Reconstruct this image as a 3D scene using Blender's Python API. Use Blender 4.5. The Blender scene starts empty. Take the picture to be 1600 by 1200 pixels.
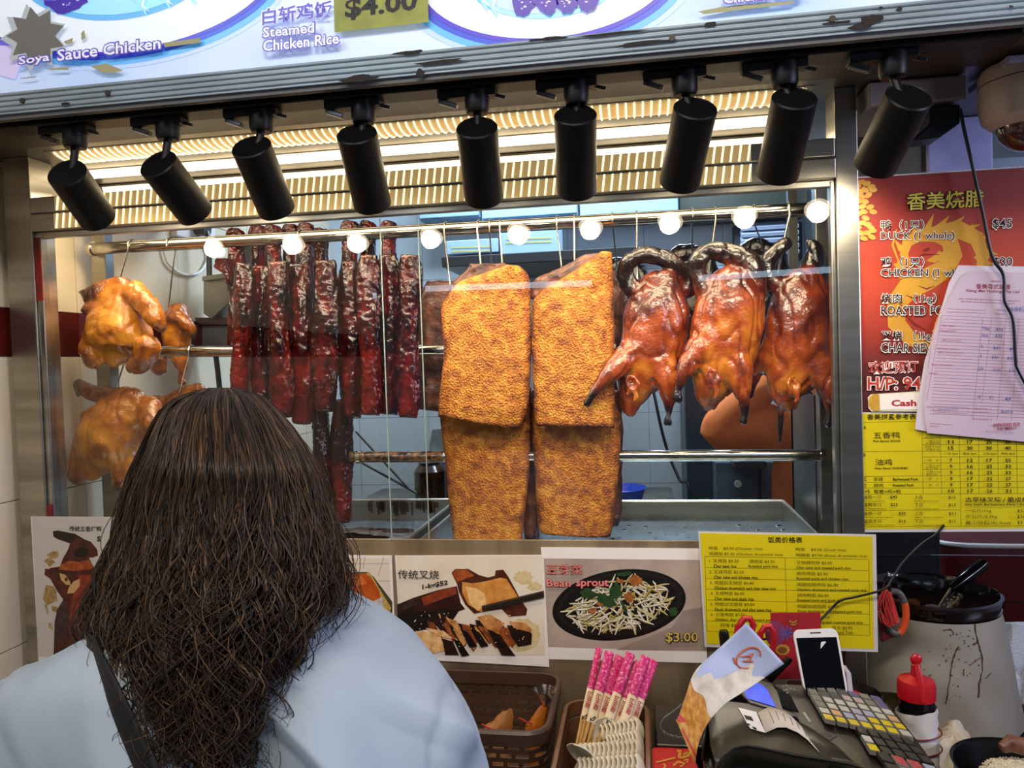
import bpy, bmesh, math, random
from mathutils import Vector, Matrix, noise
random.seed(7)
C = bpy.context.scene.collection
SC = bpy.context.scene

# ------------------------------------------------------------------ camera
FPX, YAW, PITCH, ROLL = 1200.0, math.radians(9.32), math.radians(1.72), math.radians(-1.857)
CAM = Vector((0, -1.38, 1.65))
_cy, _sy, _cp, _sp = math.cos(YAW), math.sin(YAW), math.cos(PITCH), math.sin(PITCH)
FW = Vector((-_sy*_cp, _cy*_cp, -_sp)); _r0 = Vector((_cy, _sy, 0)); _u0 = _r0.cross(FW)
RT = _r0*math.cos(ROLL) + _u0*math.sin(ROLL); UP = _u0*math.cos(ROLL) - _r0*math.sin(ROLL)
cd = bpy.data.cameras.new('camera'); cam = bpy.data.objects.new('camera', cd); C.objects.link(cam)
cd.sensor_width = 36.0; cd.lens = FPX/1600*36.0; cd.clip_start = 0.05; cd.clip_end = 100
m3 = Matrix((RT, UP, -FW)).transposed()
cam.matrix_world = Matrix.Translation(CAM) @ m3.to_4x4()
SC.camera = cam

# ------------------------------------------------------------------ world, exposure
w = bpy.data.worlds.new('world'); SC.world = w; w.use_nodes = True
w.node_tree.nodes['Background'].inputs[0].default_value = (0.42, 0.52, 0.72, 1)
w.node_tree.nodes['Background'].inputs[1].default_value = 0.16
SC.view_settings.view_transform = 'Standard'; SC.view_settings.look = 'None'
SC.view_settings.exposure = 0.0; SC.view_settings.gamma = 1.0
SC.view_settings.use_curve_mapping = False

def lamp(name, kind, loc, target, power, col, size=None, size_y=None, **kw):
    l = bpy.data.lights.new(name, kind); l.energy = power; l.color = col
    if kind == 'AREA':
        l.shape = 'RECTANGLE'; l.size = size; l.size_y = size_y or size
    for k, v in kw.items(): setattr(l, k, v)
    o = bpy.data.objects.new(name, l); C.objects.link(o); o.location = loc
    o.rotation_euler = (Vector(target)-Vector(loc)).to_track_quat('-Z', 'Y').to_euler()
    return o
# cool fluorescent lighting of the hall and the stall kitchen, plus two fill lamps
lamp('hall_and_fill_light', 'AREA', (-1.9, -2.2, 3.0), (-0.45, -0.7, 1.2), 50, (0.66, 0.80, 1.0), 1.6, 0.3)
lamp('hall_and_fill_light', 'AREA', (2.3, -1.1, 2.0), (0.7, 0, 1.8), 27, (0.72, 0.74, 1.0), 0.8, 0.3)  # added fill from out of view at the right, brightens the lilac duct
lamp('hall_and_fill_light', 'AREA', (.1, -1.9, 3.1), (0, -.2, 1.0), 34, (1.0, .86, .70), 1.2, 0.3)  # added warm fill, brightens the counter, front panel and posters
for x_, w_ in ((-3.0, 1.5), (-1.05, 1.4), (1.25, 1.5)):   # rows of tubes deeper in the hall, mirrored in the glass
    lamp('hall_tube', 'AREA', (x_, -5.0, 2.28), (x_*.3, 0, 1.5), 1.7, (.55, .78, 1.0), w_, .05)
lamp('kitchen_light', 'AREA', (-0.2, 1.15, 2.55), (-0.2, 1.3, 0), 40, (0.68, 0.84, 1.0), 1.2, 0.3)
# warm lamps of the soffit over the glass (the battens themselves are built further down)
WARM = (1.0, 0.80, 0.52)
lamp('soffit_lamp_glow', 'AREA', (-0.42, 0.07, 2.03), (-0.42, 0.2, 1.0), 9, WARM, 1.45, 0.10)

# ------------------------------------------------------------------ picture geometry -> places in the stall
def ray(px, py): return FW + RT*((px-800)/FPX) - UP*((py-600)/FPX)
def P(px, py, Y):
    d = ray(px, py); return CAM + d*((Y-CAM.y)/d.y)
def PX(px, py, X):
    d = ray(px, py); return CAM + d*((X-CAM.x)/d.x)
def PZ(px, py, Z):
    d = ray(px, py); return CAM + d*((Z-CAM.z)/d.z)
def mpp(Y): return (Y-CAM.y)/FPX*1.0      # metres per picture pixel at depth Y

# ------------------------------------------------------------------ objects
def tag(o, label=None, cat=None, group=None, kind=None):
    if label: o['label'] = label
    if cat: o['category'] = cat
    if group: o['group'] = group
    if kind: o['kind'] = kind
    return o
def thing(name, label, cat, loc=(0, 0, 0), group=None, rz=0):
    o = bpy.data.objects.new(name, None); C.objects.link(o); o.location = loc; o.rotation_euler = (0, 0, rz)
    o.empty_display_size = .05
    bpy.context.view_layer.update()
    return tag(o, label, cat, group)
def V(*a): return Vector(a)
def lerp(a, b, t): return a + (b-a)*t
def sstep(a, b, x):
    t = min(1, max(0, (x-a)/(b-a))); return t*t*(3-2*t)

class MB:
    "collects shapes in world space and links them as ONE mesh object"
    def __init__(s): s.v, s.f, s.mi, s.m = [], [], [], 0
    def add(s, vs, fs):
        b = len(s.v); s.v.extend(Vector(v) for v in vs)
        for f in fs: s.f.append(tuple(b+i for i in f)); s.mi.append(s.m)
        return b
    def box(s, lo, hi, M=None):
        x0, y0, z0 = lo; x1, y1, z1 = hi
        vs = [V(x0,y0,z0),V(x1,y0,z0),V(x1,y1,z0),V(x0,y1,z0),V(x0,y0,z1),V(x1,y0,z1),V(x1,y1,z1),V(x0,y1,z1)]
        if M is not None: vs = [M @ v for v in vs]
        s.add(vs, [(0,3,2,1),(4,5,6,7),(0,1,5,4),(1,2,6,5),(2,3,7,6),(3,0,4,7)])
    def bar(s, a, b, wx, wy, up=(0, 0, 1)):
        a, b = Vector(a), Vector(b); d = (b-a); L = d.length; d.normalize()
        u = Vector(up); x = d.cross(u)
        if x.length < 1e-4: x = d.cross(V(1, 0, 0))
        x.normalize(); y = x.cross(d)
        M = Matrix.Translation(a) @ Matrix((x, d, y)).transposed().to_4x4()
        s.box((-wx/2, 0, -wy/2), (wx/2, L, wy/2), M)
    def quad(s, a, b, c, d): s.add([a, b, c, d], [(0, 1, 2, 3)])
    def poly(s, pts): s.add(pts, [tuple(range(len(pts)))])
    def prism(s, pts, n):
        "closed outline pts swept by the vector n"
        k = len(pts); n = Vector(n)
        s.add(list(pts)+[Vector(p)+n for p in pts], [tuple(range(k))[::-1], tuple(range(k, 2*k))]+[(i, (i+1) % k, k+(i+1) % k, k+i) for i in range(k)])
    def rings(s, rs, close=True, caps=True):
        k = len(rs[0]); b = s.add([p for r in rs for p in r], [])
        for i in range(len(rs)-1):
            for j in range(k if close else k-1):
                q = (j+1) % k
                s.f.append((b+i*k+j, b+i*k+q, b+(i+1)*k+q, b+(i+1)*k+j)); s.mi.append(s.m)
        if caps and close:
            s.f.append(tuple(b+j for j in range(k))[::-1]); s.mi.append(s.m)
            s.f.append(tuple(b+(len(rs)-1)*k+j for j in range(k))); s.mi.append(s.m)
    def tube(s, pts, r, k=10, squash=None, caps=True, side=None):
        "round bar along pts; r one radius or one per point; squash = depth/width ratio"
        pts = [Vector(p) for p in pts]; n = len(pts)
        rr = [r]*n if not hasattr(r, '__len__') else r
        sq = [squash if squash else 1]*n if not hasattr(squash, '__len__') else squash
        ref = Vector(side) if side is not None else None; rs = []; x = None
        for i in range(n):
            d = (pts[min(n-1, i+1)]-pts[max(0, i-1)])
            d = d.normalized() if d.length > 1e-9 else V(0, 0, 1)
            if ref is not None:
                y = ref - d*ref.dot(d); y.normalize(); x = y.cross(d)
            else:
                if x is None:
                    x = d.cross(V(0, 1, 0.01)); 
                    if x.length < 1e-3: x = d.cross(V(1, 0, 0))
                x = x - d*x.dot(d); x.normalize(); y = d.cross(x)
            rs.append([pts[i] + x*(rr[i]*math.cos(2*math.pi*j/k)) + y*(rr[i]*sq[i]*math.sin(2*math.pi*j/k)) for j in range(k)])
        s.rings(rs, True, caps)
    def lathe(s, prof, M=None, k=24, caps=True):
        "prof = [(radius, height)...] round local z"
        rs = []
        for r, h in prof:
            ring = [V(r*math.cos(2*math.pi*j/k), r*math.sin(2*math.pi*j/k), h) for j in range(k)]
            rs.append([M @ p for p in ring] if M is not None else ring)
        s.rings(rs, True, caps)
    def cyl(s, a, b, r0, r1=None, k=20): s.tube([a, b], [r0, r0 if r1 is None else r1], k)
    def sphere(s, c, r, k=12, sc=(1, 1, 1)):
        rs = []
        for i in range(1, k):
            t = math.pi*i/k
            rs.append([Vector(c)+V(r*sc[0]*math.sin(t)*math.cos(2*math.pi*j/(2*k)), r*sc[1]*math.sin(t)*math.sin(2*math.pi*j/(2*k)), -r*sc[2]*math.cos(t)) for j in range(2*k)])
        s.rings(rs)
    def build(s, name, mats, parent=None, smooth=True, bevel=0, seg=2, subsurf=0, angle=35, solid=0, recalc=True, pivot=None):
        me = bpy.data.meshes.new(name)
        mats = mats if isinstance(mats, (list, tuple)) else [mats]
        vs = s.v
        if not vs: return None
        if parent is None:
            if pivot is None:
                lo = [min(v[i] for v in vs) for i in range(3)]; hi = [max(v[i] for v in vs) for i in range(3)]
                pivot = V((lo[0]+hi[0])/2, (lo[1]+hi[1])/2, lo[2])
            off = Vector(pivot)
            loc = [v-off for v in vs]
        else:
            pm = parent.matrix_world.inverted(); loc = [pm @ v for v in vs]
        me.from_pydata([tuple(v) for v in loc], [], s.f)
        for m in mats: me.materials.append(m)
        me.polygons.foreach_set('material_index', s.mi)
        if recalc:
            bm = bmesh.new(); bm.from_mesh(me); bmesh.ops.recalc_face_normals(bm, faces=bm.faces); bm.to_mesh(me); bm.free()
        me.polygons.foreach_set('use_smooth', [smooth]*len(me.polygons))
        if smooth: me.set_sharp_from_angle(angle=math.radians(angle))
        o = bpy.data.objects.new(name, me); C.objects.link(o)
        if parent is None: o.location = off
        else: o.parent = parent
        if solid:
            q = o.modifiers.new('solid', 'SOLIDIFY'); q.thickness = solid; q.offset = 0
        if bevel:
            q = o.modifiers.new('bevel', 'BEVEL'); q.width = bevel; q.segments = seg; q.limit_method = 'ANGLE'; q.angle_limit = math.radians(40)
        if subsurf:
            q = o.modifiers.new('sub', 'SUBSURF'); q.levels = subsurf; q.render_levels = subsurf
        bpy.context.view_layer.update()
        return o

def copy_tree(o, loc=None, rot=None, parent=None):
    c = o.copy(); C.objects.link(c)
    if parent: c.parent = parent
    if loc is not None: c.location = loc
    if rot is not None: c.rotation_euler = rot
    for ch in list(o.children): copy_tree(ch, parent=c)
    return c

# ------------------------------------------------------------------ materials
def lin(h):
    if not isinstance(h, str): return tuple(h)+((1,) if len(h) == 3 else ())
    h = h.lstrip('#'); out = []
    for i in (0, 2, 4):
        c = int(h[i:i+2], 16)/255; out.append(c/12.92 if c <= .04045 else ((c+.055)/1.055)**2.4)
    return tuple(out)+(1,)
_mats = {}
def mat(name, col, rough=.5, metal=0, col2=None, nscale=8, ndetail=4, lo=.35, hi=.65, bump=0, bscale=60, bdist=.002, coat=0, spec=.5, emit=0, emitcol=None, sss=0, trans=0, stretch=None, rvar=0, coatr=.08, col3=None, island=0):
    if name in _mats: return _mats[name]
    m = bpy.data.materials.new(name); m.use_nodes = True; nt = m.node_tree; N, L = nt.nodes, nt.links
    b = N['Principled BSDF']; _mats[name] = m
    b.inputs['Base Color'].default_value = lin(col); b.inputs['Roughness'].default_value = rough; b.inputs['Metallic'].default_value = metal
    b.inputs['Specular IOR Level'].default_value = spec; b.inputs['Coat Weight'].default_value = coat; b.inputs['Coat Roughness'].default_value = coatr
    if sss: b.inputs['Subsurface Weight'].default_value = sss; b.inputs['Subsurface Radius'].default_value = (.01, .004, .002)
    if trans: b.inputs['Transmission Weight'].default_value = trans
    if emit:
        b.inputs['Emission Color'].default_value = lin(emitcol or col); b.inputs['Emission Strength'].default_value = emit
    tc = N.new('ShaderNodeTexCoord'); mp = N.new('ShaderNodeMapping'); L.new(tc.outputs['Object'], mp.inputs[0])
    if stretch: mp.inputs['Scale'].default_value = stretch
    cs = None
    if col2 is not None:
        nz = N.new('ShaderNodeTexNoise'); nz.inputs['Scale'].default_value = nscale; nz.inputs['Detail'].default_value = ndetail
        L.new(mp.outputs[0], nz.inputs[0])
        cr = N.new('ShaderNodeValToRGB'); L.new(nz.outputs[0], cr.inputs[0])
        cr.color_ramp.elements[0].position = lo; cr.color_ramp.elements[1].position = hi
        cr.color_ramp.elements[0].color = lin(col); cr.color_ramp.elements[1].color = lin(col2)
        if col3 is not None:
            e = cr.color_ramp.elements.new(min(1, hi+.12)); e.color = lin(col3)
        cs = cr.outputs[0]
        if rvar:
            mr = N.new('ShaderNodeMapRange'); L.new(nz.outputs[0], mr.inputs[0])
            mr.inputs[3].default_value = max(0, rough-rvar); mr.inputs[4].default_value = min(1, rough+rvar); L.new(mr.outputs[0], b.inputs['Roughness'])
    if island:
        g = N.new('ShaderNodeNewGeometry'); hsv = N.new('ShaderNodeHueSaturation')
        mr = N.new('ShaderNodeMapRange'); L.new(g.outputs['Random Per Island'], mr.inputs[0]); mr.inputs[3].default_value = 1-island; mr.inputs[4].default_value = 1+island
        L.new(mr.outputs[0], hsv.inputs['Value'])
        if cs: L.new(cs, hsv.inputs['Color'])
        else: hsv.inputs['Color'].default_value = lin(col)
        cs = hsv.outputs[0]
    if cs: L.new(cs, b.inputs['Base Color'])
    if cs and emit and emitcol is None: L.new(cs, b.inputs['Emission Color'])
    if bump:
        n2 = N.new('ShaderNodeTexNoise'); n2.inputs['Scale'].default_value = bscale; n2.inputs['Detail'].default_value = 3
        L.new(mp.outputs[0], n2.inputs[0])
        bp = N.new('ShaderNodeBump'); bp.inputs['Strength'].default_value = bump; bp.inputs['Distance'].default_value = bdist
        L.new(n2.outputs[0], bp.inputs['Height']); L.new(bp.outputs[0], b.inputs['Normal'])
        if coat: L.new(bp.outputs[0], b.inputs['Coat Normal'])
    return m
def nodes(m): return m.node_tree.nodes, m.node_tree.links, m.node_tree.nodes['Principled BSDF']

def pane_mat(name, tint=(1, 1, 1), refl=1.0, rough=0.0):
    m = bpy.data.materials.new(name); m.use_nodes = True; nt = m.node_tree; N, L = nt.nodes, nt.links
    N.remove(N['Principled BSDF']); out = N['Material Output']
    t = N.new('ShaderNodeBsdfTransparent'); t.inputs[0].default_value = (*tint, 1)
    g = N.new('ShaderNodeBsdfGlossy'); g.inputs['Roughness'].default_value = rough; g.inputs[0].default_value = (1, 1, 1, 1)
    fr = N.new('ShaderNodeFresnel'); fr.inputs[0].default_value = 1.45
    mu = N.new('ShaderNodeMath'); mu.operation = 'MULTIPLY'; L.new(fr.outputs[0], mu.inputs[0]); mu.inputs[1].default_value = refl
    mx = N.new('ShaderNodeMixShader'); L.new(mu.outputs[0], mx.inputs[0]); L.new(t.outputs[0], mx.inputs[1]); L.new(g.outputs[0], mx.inputs[2])
    L.new(mx.outputs[0], out.inputs[0]); return m

STEEL = mat('brushed_steel', '#b4b0a6', .32, 1, col2='#8e8a80', nscale=3, stretch=(.6, .6, 9), rvar=.08, bump=.05, bscale=220, bdist=.0005)
STEELV = mat('worn_steel', '#9a958a', .38, 1, col2='#6e6a62', nscale=5, rvar=.1, bump=.08, bscale=40, bdist=.001)
CHROME = mat('polished_steel', '#d0ccc2', .14, 1, col2='#a8a398', nscale=30, rvar=.05)
BLACKM = mat('black_powder_coat', '#070708', .45, 0, bump=.05, bscale=500, bdist=.0003, spec=.25)
BLACKP = mat('black_plastic', '#0d0d0f', .35)
WHITEP = mat('white_plastic', '#d8d4d2', .4)
PANEL = mat('brushed_front_steel', '#d2bc9a', .55, 1, col2='#a08a6c', nscale=5, stretch=(3, 3, .15), bump=.05, bscale=200, bdist=.0004)
GLASS = pane_mat('clear_glass', (.985, .995, .99), 1.25)
PAPER = mat('white_paper', '#e4dfdc', .55)
INK = mat('black_ink', '#141210', .6)
# ------------------------------------------------------------------ flat prints: sheets, ink and lettering that lie on a sheet's own plane
_tc = {}
def glyphs(body, bold=0.0):
    "outline of a line of writing: points (x right, y up) scaled to a unit box, faces, box width/height"
    key = (body, bold)
    if key in _tc: return _tc[key]
    cu = bpy.data.curves.new('writing', 'FONT'); cu.body = body; cu.size = 1; cu.resolution_u = 2; cu.offset = bold; cu.fill_mode = 'FRONT'
    o = bpy.data.objects.new('writing', cu); C.objects.link(o)
    dg = bpy.context.evaluated_depsgraph_get(); dg.update()
    me = bpy.data.meshes.new_from_object(o.evaluated_get(dg))
    vs = [(v.co.x, v.co.y) for v in me.vertices]; fs = [tuple(p.vertices) for p in me.polygons]
    bpy.data.objects.remove(o); bpy.data.curves.remove(cu); bpy.data.meshes.remove(me)
    if not vs: _tc[key] = ([], [], 1, 1); return _tc[key]
    x0, x1 = min(v[0] for v in vs), max(v[0] for v in vs); y0, y1 = min(v[1] for v in vs), max(v[1] for v in vs)
    _tc[key] = ([((x-x0)/(x1-x0), (y-y0)/(y1-y0)) for x, y in vs], fs, x1-x0, y1-y0)
    return _tc[key]

class Sheet:
    "a plane through three places; picture positions are dropped onto that plane, so prints stay on the sheet"
    def __init__(s, a, b, c, gap=.0004):
        a, b, c = Vector(a), Vector(b), Vector(c)
        s.o = a; s.n = (b-a).cross(c-a).normalized()
        if s.n.dot(CAM-a) < 0: s.n = -s.n
        s.gap = gap
    def at(s, px, py, lay=0):
        d = ray(px, py); t = (s.o-CAM).dot(s.n)/d.dot(s.n); return CAM + d*t + s.n*(s.gap*lay)
    def poly(s, mb, pts, lay): mb.poly([s.at(x, y, lay) for x, y in pts])
    def rect(s, mb, x0, y0, x1, y1, lay, sk=(0, 0)):
        "sk = slope of its horizontals, lean of its uprights"
        k, q = sk; s.poly(mb, [(x0, y0), (x1, y0+k*(x1-x0)), (x1+q*(y1-y0), y1+k*(x1-x0)), (x0+q*(y1-y0), y1)], lay)
    def line(s, mb, pts, wpx, lay):
        for (x0, y0), (x1, y1) in zip(pts, pts[1:]):
            L = math.hypot(x1-x0, y1-y0) or 1; nx, ny = -(y1-y0)/L*wpx/2, (x1-x0)/L*wpx/2
            s.poly(mb, [(x0+nx, y0+ny), (x1+nx, y1+ny), (x1-nx, y1-ny), (x0-nx, y0-ny)], lay)
    def stroke(s, mb, pts, ws, lay):
        "tapered brush stroke"
        n = len(pts); A, B = [], []
        for i in range(n):
            dx = pts[min(n-1, i+1)][0]-pts[max(0, i-1)][0]; dy = pts[min(n-1, i+1)][1]-pts[max(0, i-1)][1]; L = math.hypot(dx, dy) or 1
            w_ = ws if not hasattr(ws, '__len__') else ws[i]
            A.append((pts[i][0]-dy/L*w_/2, pts[i][1]+dx/L*w_/2)); B.append((pts[i][0]+dy/L*w_/2, pts[i][1]-dx/L*w_/2))
        for i in range(n-1): s.poly(mb, [A[i], A[i+1], B[i+1], B[i]], lay)
    def text(s, mb, body, x0, y1, x1=None, h=10, lay=2, bold=0.0, k=0.0, q=0.0, sub=True):
        "left end of the foot of the writing at (x0, y1); right end at x1; h high; k slope"
        vs, fs, w_, h_ = glyphs(body, bold)
        if not vs: return
        W = (x1-x0) if x1 is not None else h*w_/h_
        mb.add([s.at(x0+u*W+q*v*h, y1+k*u*W-v*h, lay) for u, v in vs], fs)
    def ell(s, cx, cy, rx, ry, rot=0, n=40, a0=0, a1=2*math.pi, jit=0):
        out = []
        for i in range(n):
            a = a0+(a1-a0)*i/(n if a1-a0 > 6.28 else n-1); j = 1+random.uniform(-jit, jit)
            x, y = rx*j*math.cos(a), ry*j*math.sin(a); out.append((cx+x*math.cos(rot)-y*math.sin(rot), cy+x*math.sin(rot)+y*math.cos(rot)))
        return out
def ink(name, col, rough=.5, emit=0): return mat(name, col, rough, emit=emit)
# ------------------------------------------------------------------ the setting
TILE = mat('cream_glazed_tile', '#d3c8b4', .22, col2='#cdc0a8', nscale=3, bump=.03, bscale=8)
TILER = mat('maroon_glazed_tile', '#5a1a14', .22, col2='#45120e', nscale=12)
TILEB = mat('pale_kitchen_tile', '#b8c4ce', .25, col2='#aebcc8', nscale=2)
GROUT = mat('dark_grout', '#4a443c', .8)
XL = -1.262
def struct(name, mb, m, **k): return tag(mb.build(name, m, **k), kind='structure')
f = MB(); f.box((-2.6, -6.5, -.05), (2.6, 1.9, 0)); struct('floor', f, mat('grey_floor_tile', '#5c5a58', .4, col2='#4c4a48', nscale=4))
# left wall: glazed tiles in courses, one course maroon, with open joints
wl = MB()
za, zb, zc, zd = PX(0, 480, XL).z, PX(0, 557, XL).z, PX(0, 787, XL).z, PX(0, 1022, XL).z
H = zc-zd
def course(z0, z1, m, W):
    wl.m = m; y = -2.2; 
    while y < 1.8:
        wl.box((XL-.02, y+.001, z0+.001), (XL, min(1.8, y+W)-.001, z1-.001)); y += W
course(zb, za, 1, .30)
z = zc; course(zc, zb, 0, .40)
while z > 0: course(max(0, z-H), z, 0, .40); z -= H
z = za
while z < 2.6: course(z, min(2.6, z+H), 0, .40); z += H
wl.m = 2; wl.box((XL-.06, -2.2, 0), (XL-.003, 1.8, 2.6))
struct('wall_left', wl, [TILE, TILER, GROUT], smooth=False)
wb = MB(); YB = 1.7
z = 0.05
zz0 = P(1020, 755, YB).z; hh = P(1020, 644, YB).z-zz0
k0 = -4
x0 = P(1015, 700, YB).x
for k in range(-6, 6):
    for i in range(-10, 8):
        a, b = x0+i*.30, x0+(i+1)*.30; c, d = zz0+k*hh, zz0+(k+1)*hh
        if d < 0 or c > 2.6: continue
        wb.box((a+.001, YB, max(0, c)+.001), (b-.001, YB+.02, min(2.6, d)-.001))
wb.m = 1; wb.box((-2.8, YB+.003, 0), (2.8, YB+.06, 2.6))
struct('wall_back', wb, [TILEB, mat('pale_grout', '#7e8a94', .8)], smooth=False)
wr = MB(); wr.box((1.30, -.05, 0), (1.34, YB, 2.6)); struct('wall_right', wr, mat('lilac_painted_wall', '#8f90a6', .6, col2='#84859c', nscale=4))
ce = MB(); ce.box((-1.4, .55, 2.58), (1.3, YB+.02, 2.62)); struct('ceiling', ce, mat('pale_ceiling', '#b9bdc2', .7))
# steel soffit: the underside over the glass, with the fascia it hangs from
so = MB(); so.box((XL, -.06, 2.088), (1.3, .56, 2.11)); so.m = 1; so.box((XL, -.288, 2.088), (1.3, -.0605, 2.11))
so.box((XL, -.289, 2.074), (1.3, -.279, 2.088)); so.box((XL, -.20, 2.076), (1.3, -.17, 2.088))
struct('trim_1', so, [STEELV, mat('dark_brown_enamel', '#463a2e', .55, col2='#332a21', nscale=9)], smooth=False)  # front of the soffit is darker brown than the steel behind
# wall piece over the kitchen opening
up = MB(); up.box((XL, .56, 2.088), (1.3, .60, 2.6)); struct('trim_2', up, mat('pale_enamel_panel', '#a9b4be', .5))

# ------------------------------------------------------------------ the display case
case = thing('display_case', 'long stainless steel glass-fronted display case of hanging roast meats', 'display case', (-.42, .2, .9))
fr = MB()
# front uprights
for (xa, xb, y0, y1) in ((-1.245, -1.185, -.012, .05), (.336, .372, -.012, .05)):
    fr.box((xa, y0, .92), (xb, y1, 2.088))
fr.box((-1.185, -.006, .92), (-1.172, .012, 1.935)); fr.box((.328, -.006, .92), (.336, .012, 1.935))
# header: upper bar and the glass channel
fr.box((-1.185, -.012, 1.975), (.336, .03, 2.006)); fr.box((-1.185, -.016, 1.938), (.336, .022, 1.972))
fr.box((-1.185, -.004, 1.926), (.336, .01, 1.938))
fr.build('frame', STEEL, case, smooth=False, bevel=.002)
pn = MB(); pn.box((-1.185, -.003, .92), (.336, .003, 1.322)); pn.build('front_panel', PANEL, case, smooth=False)
bs = MB(); bs.box((-1.2, .005, 1.235), (.336, .5, 1.262)); bs.box((-1.2, .005, .92), (.336, .5, .95)); bs.build('shelf', STEELV, case, smooth=False)
for (xa, xb, y0, y1) in ((-1.232, -1.196, .214, .245), (.352, .39, .214, .245)):
    q = MB(); q.box((xa, y0, .95), (xb, y1, 2.02)); q.build('rear_post', STEEL, case, smooth=False, bevel=.002)
q = MB(); q.box((-.972, .47, 1.262), (-.952, .49, 2.088)); q.build('rear_post', STEEL, case, smooth=False, bevel=.002)
q = MB(); q.box((.352, .26, .95), (.358, .5, 1.56)); q.box((.352, .48, .95), (.372, .5, 2.088)); q.build('side_panel', STEELV, case, smooth=False)
for nm, a, b, Y, r in (('hanging_rail', (143, 389), (1284, 326), .2, .0135), ('hanging_rail', (560, 714), (1286, 711), .2, .0115), ('hanging_rail', (236, 549), (960, 546), .222, .0115)):
    A, B = P(*a, Y), P(*b, Y); q = MB(); q.cyl(A, B, r, k=24)
    q.cyl(A-V(.003, 0, 0), A+V(.006, 0, 0), r*1.25); q.cyl(B-V(.006, 0, 0), B+V(.003, 0, 0), r*1.25)
    q.build(nm, CHROME, case)
# sooty glaze burnt on the middle of the low rail
A, B = P(548, 714, .2), P(694, 713.5, .2); q = MB(); n = 40
q.tube([A.lerp(B, i/n) for i in range(n+1)], [.0122+.0014*noise.noise(V(i*.9, 3, 0)) for i in range(n+1)], 14)
tag(q.build('baked_glaze', mat('burnt_glaze', '#1c0d06', .25, col2='#8a5a1c', nscale=90, lo=.4, hi=.7, coat=.5), case), 'burnt sticky glaze crusted on the low rail')
# two sliding panes that overlap
for x0, x1, y in ((P(56, 600, .006).x, P(662, 600, .006).x, .006), (P(603, 600, -.001).x, P(1312, 600, -.001).x, -.001)):
    q = MB(); q.quad(V(x0, y, 1.318), V(x1, y, 1.318), V(x1, y, 1.934), V(x0, y, 1.934)); q.build('glass_pane', GLASS, case, smooth=False)
    q = MB(); e = x1 if x0 < -1 else x0
    q.box((e-.0006, y-.002, 1.318), (e+.0006, y+.002, 1.934)); q.build('polished_edge', mat('glass_edge', '#8fa39c', .1, spec=.8), case, smooth=False)
for y0, y1 in ((372, 470), (788, 808)):
    q = MB(); a, b = P(57+(y0-372)*.045, y0, -.004), P(57+(y1-372)*.045, y1, -.004); q.box((a.x-.004, -.009, b.z), (a.x+.011, -.0058, a.z))
    q.build('red_tape', mat('red_plastic_strip', '#8a1410', .3, col2='#5e0c0a', nscale=20), case, smooth=False)
# ------------------------------------------------------------------ lamps under the soffit: battens with ribbed covers
COVER = mat('lit_ribbed_cover', '#d9bd84', .4, emit=.28, emitcol='#ffd890')
RIB = mat('lit_cover_rib', '#fff1cf', .3, emit=2.0, emitcol='#ffe6b4')
TUBE = mat('lit_led_strip', '#fff4dc', .4, emit=3.4, emitcol='#ffe9bf')
LBODY = mat('batten_body', '#77736c', .45, .3)
def batten(label, a, b, Y, Yb, ribs):
    A, B = P(*a, Y), P(*b, Y); zt = 2.087; x0, x1 = A.x, B.x; z0 = (A.z+B.z)/2
    t = thing('led_batten', label, 'lamp', ((x0+x1)/2, Y, z0), 'LED battens under the soffit')
    q = MB(); q.box((x0-.01, Y-.004, z0+.012), (x1+.01, Yb+.004, zt)); q.build('housing', LBODY, t, smooth=False)
    q = MB()
    prof = [(math.cos(u)*.5+.5, math.sin(u)) for u in [math.pi*i/8 for i in range(9)]]
    pts0 = [V(x0, Y+(Yb-Y)*p, z0+.012-.014*s_) for p, s_ in prof]
    q.rings([[p for p in pts0], [p+V(x1-x0, 0, 0) for p in pts0]], False)
    q.build('cover', COVER if ribs else TUBE, t)
    q = MB()
    n = int((x1-x0)/(.0145 if ribs else .0095))
    for i in range(n):
        x = x0+(x1-x0)*(i+.5)/n
        if ribs: q.tube([p+V(x-x0, 0, -.001) for p in pts0], .0016, 5)
        else: q.sphere((x, Y+.008, z0-.0), .0026, 4)
    q.build('rib' if ribs else 'led', RIB, t)['kind'] = 'stuff'
batten('cream ribbed LED batten close behind the black track', (78, 243), (1262, 142), -.03, .05, True)
batten('bright plain LED batten, upper of the two smooth strips', (82, 277), (1212, 193), .112, .142, False)
batten('bright plain LED batten, lower of the two smooth strips', (160, 301), (1212, 222), .240, .272, False)
# glowing ribs added to imitate a lit panel reflected in both header bars
for label, z0, z1, y in (('glowing ribs imitating a reflection along the upper header bar', 1.977, 2.004, -.0135), ('glowing ribs imitating a reflection along the lower header bar above the glass', 1.941, 1.970, -.0175)):
    t = thing('rib_reflection', label, 'imitated reflection', (-.55, y, z0), 'imitated reflections on the header')
    q = MB(); q.box((-1.13, y, z0), (.2, y+.0012, z1)); q.build('backing', mat('reflection_backing', '#c9ad74', .3, .55, col2='#b59a66', nscale=6, emit=.25, emitcol='#ffd890'), t, smooth=False)
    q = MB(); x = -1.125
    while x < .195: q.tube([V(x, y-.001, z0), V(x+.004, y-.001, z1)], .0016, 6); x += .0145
    q.build('rib', mat('reflection_rib', '#f6e2b4', .25, emit=1.9, emitcol='#ffe6b4'), t)['kind'] = 'stuff'
q = MB(); c = P(84, 272, .1); q.tube([c+V(.02, 0, 0), c+V(-.01, -.01, .006), c+V(-.025, -.01, -.002), c+V(-.012, 0, -.014), c+V(.01, 0, -.012), c+V(.02, .01, .0), c+V(.02, .03, .02)], .003, 8)
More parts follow.
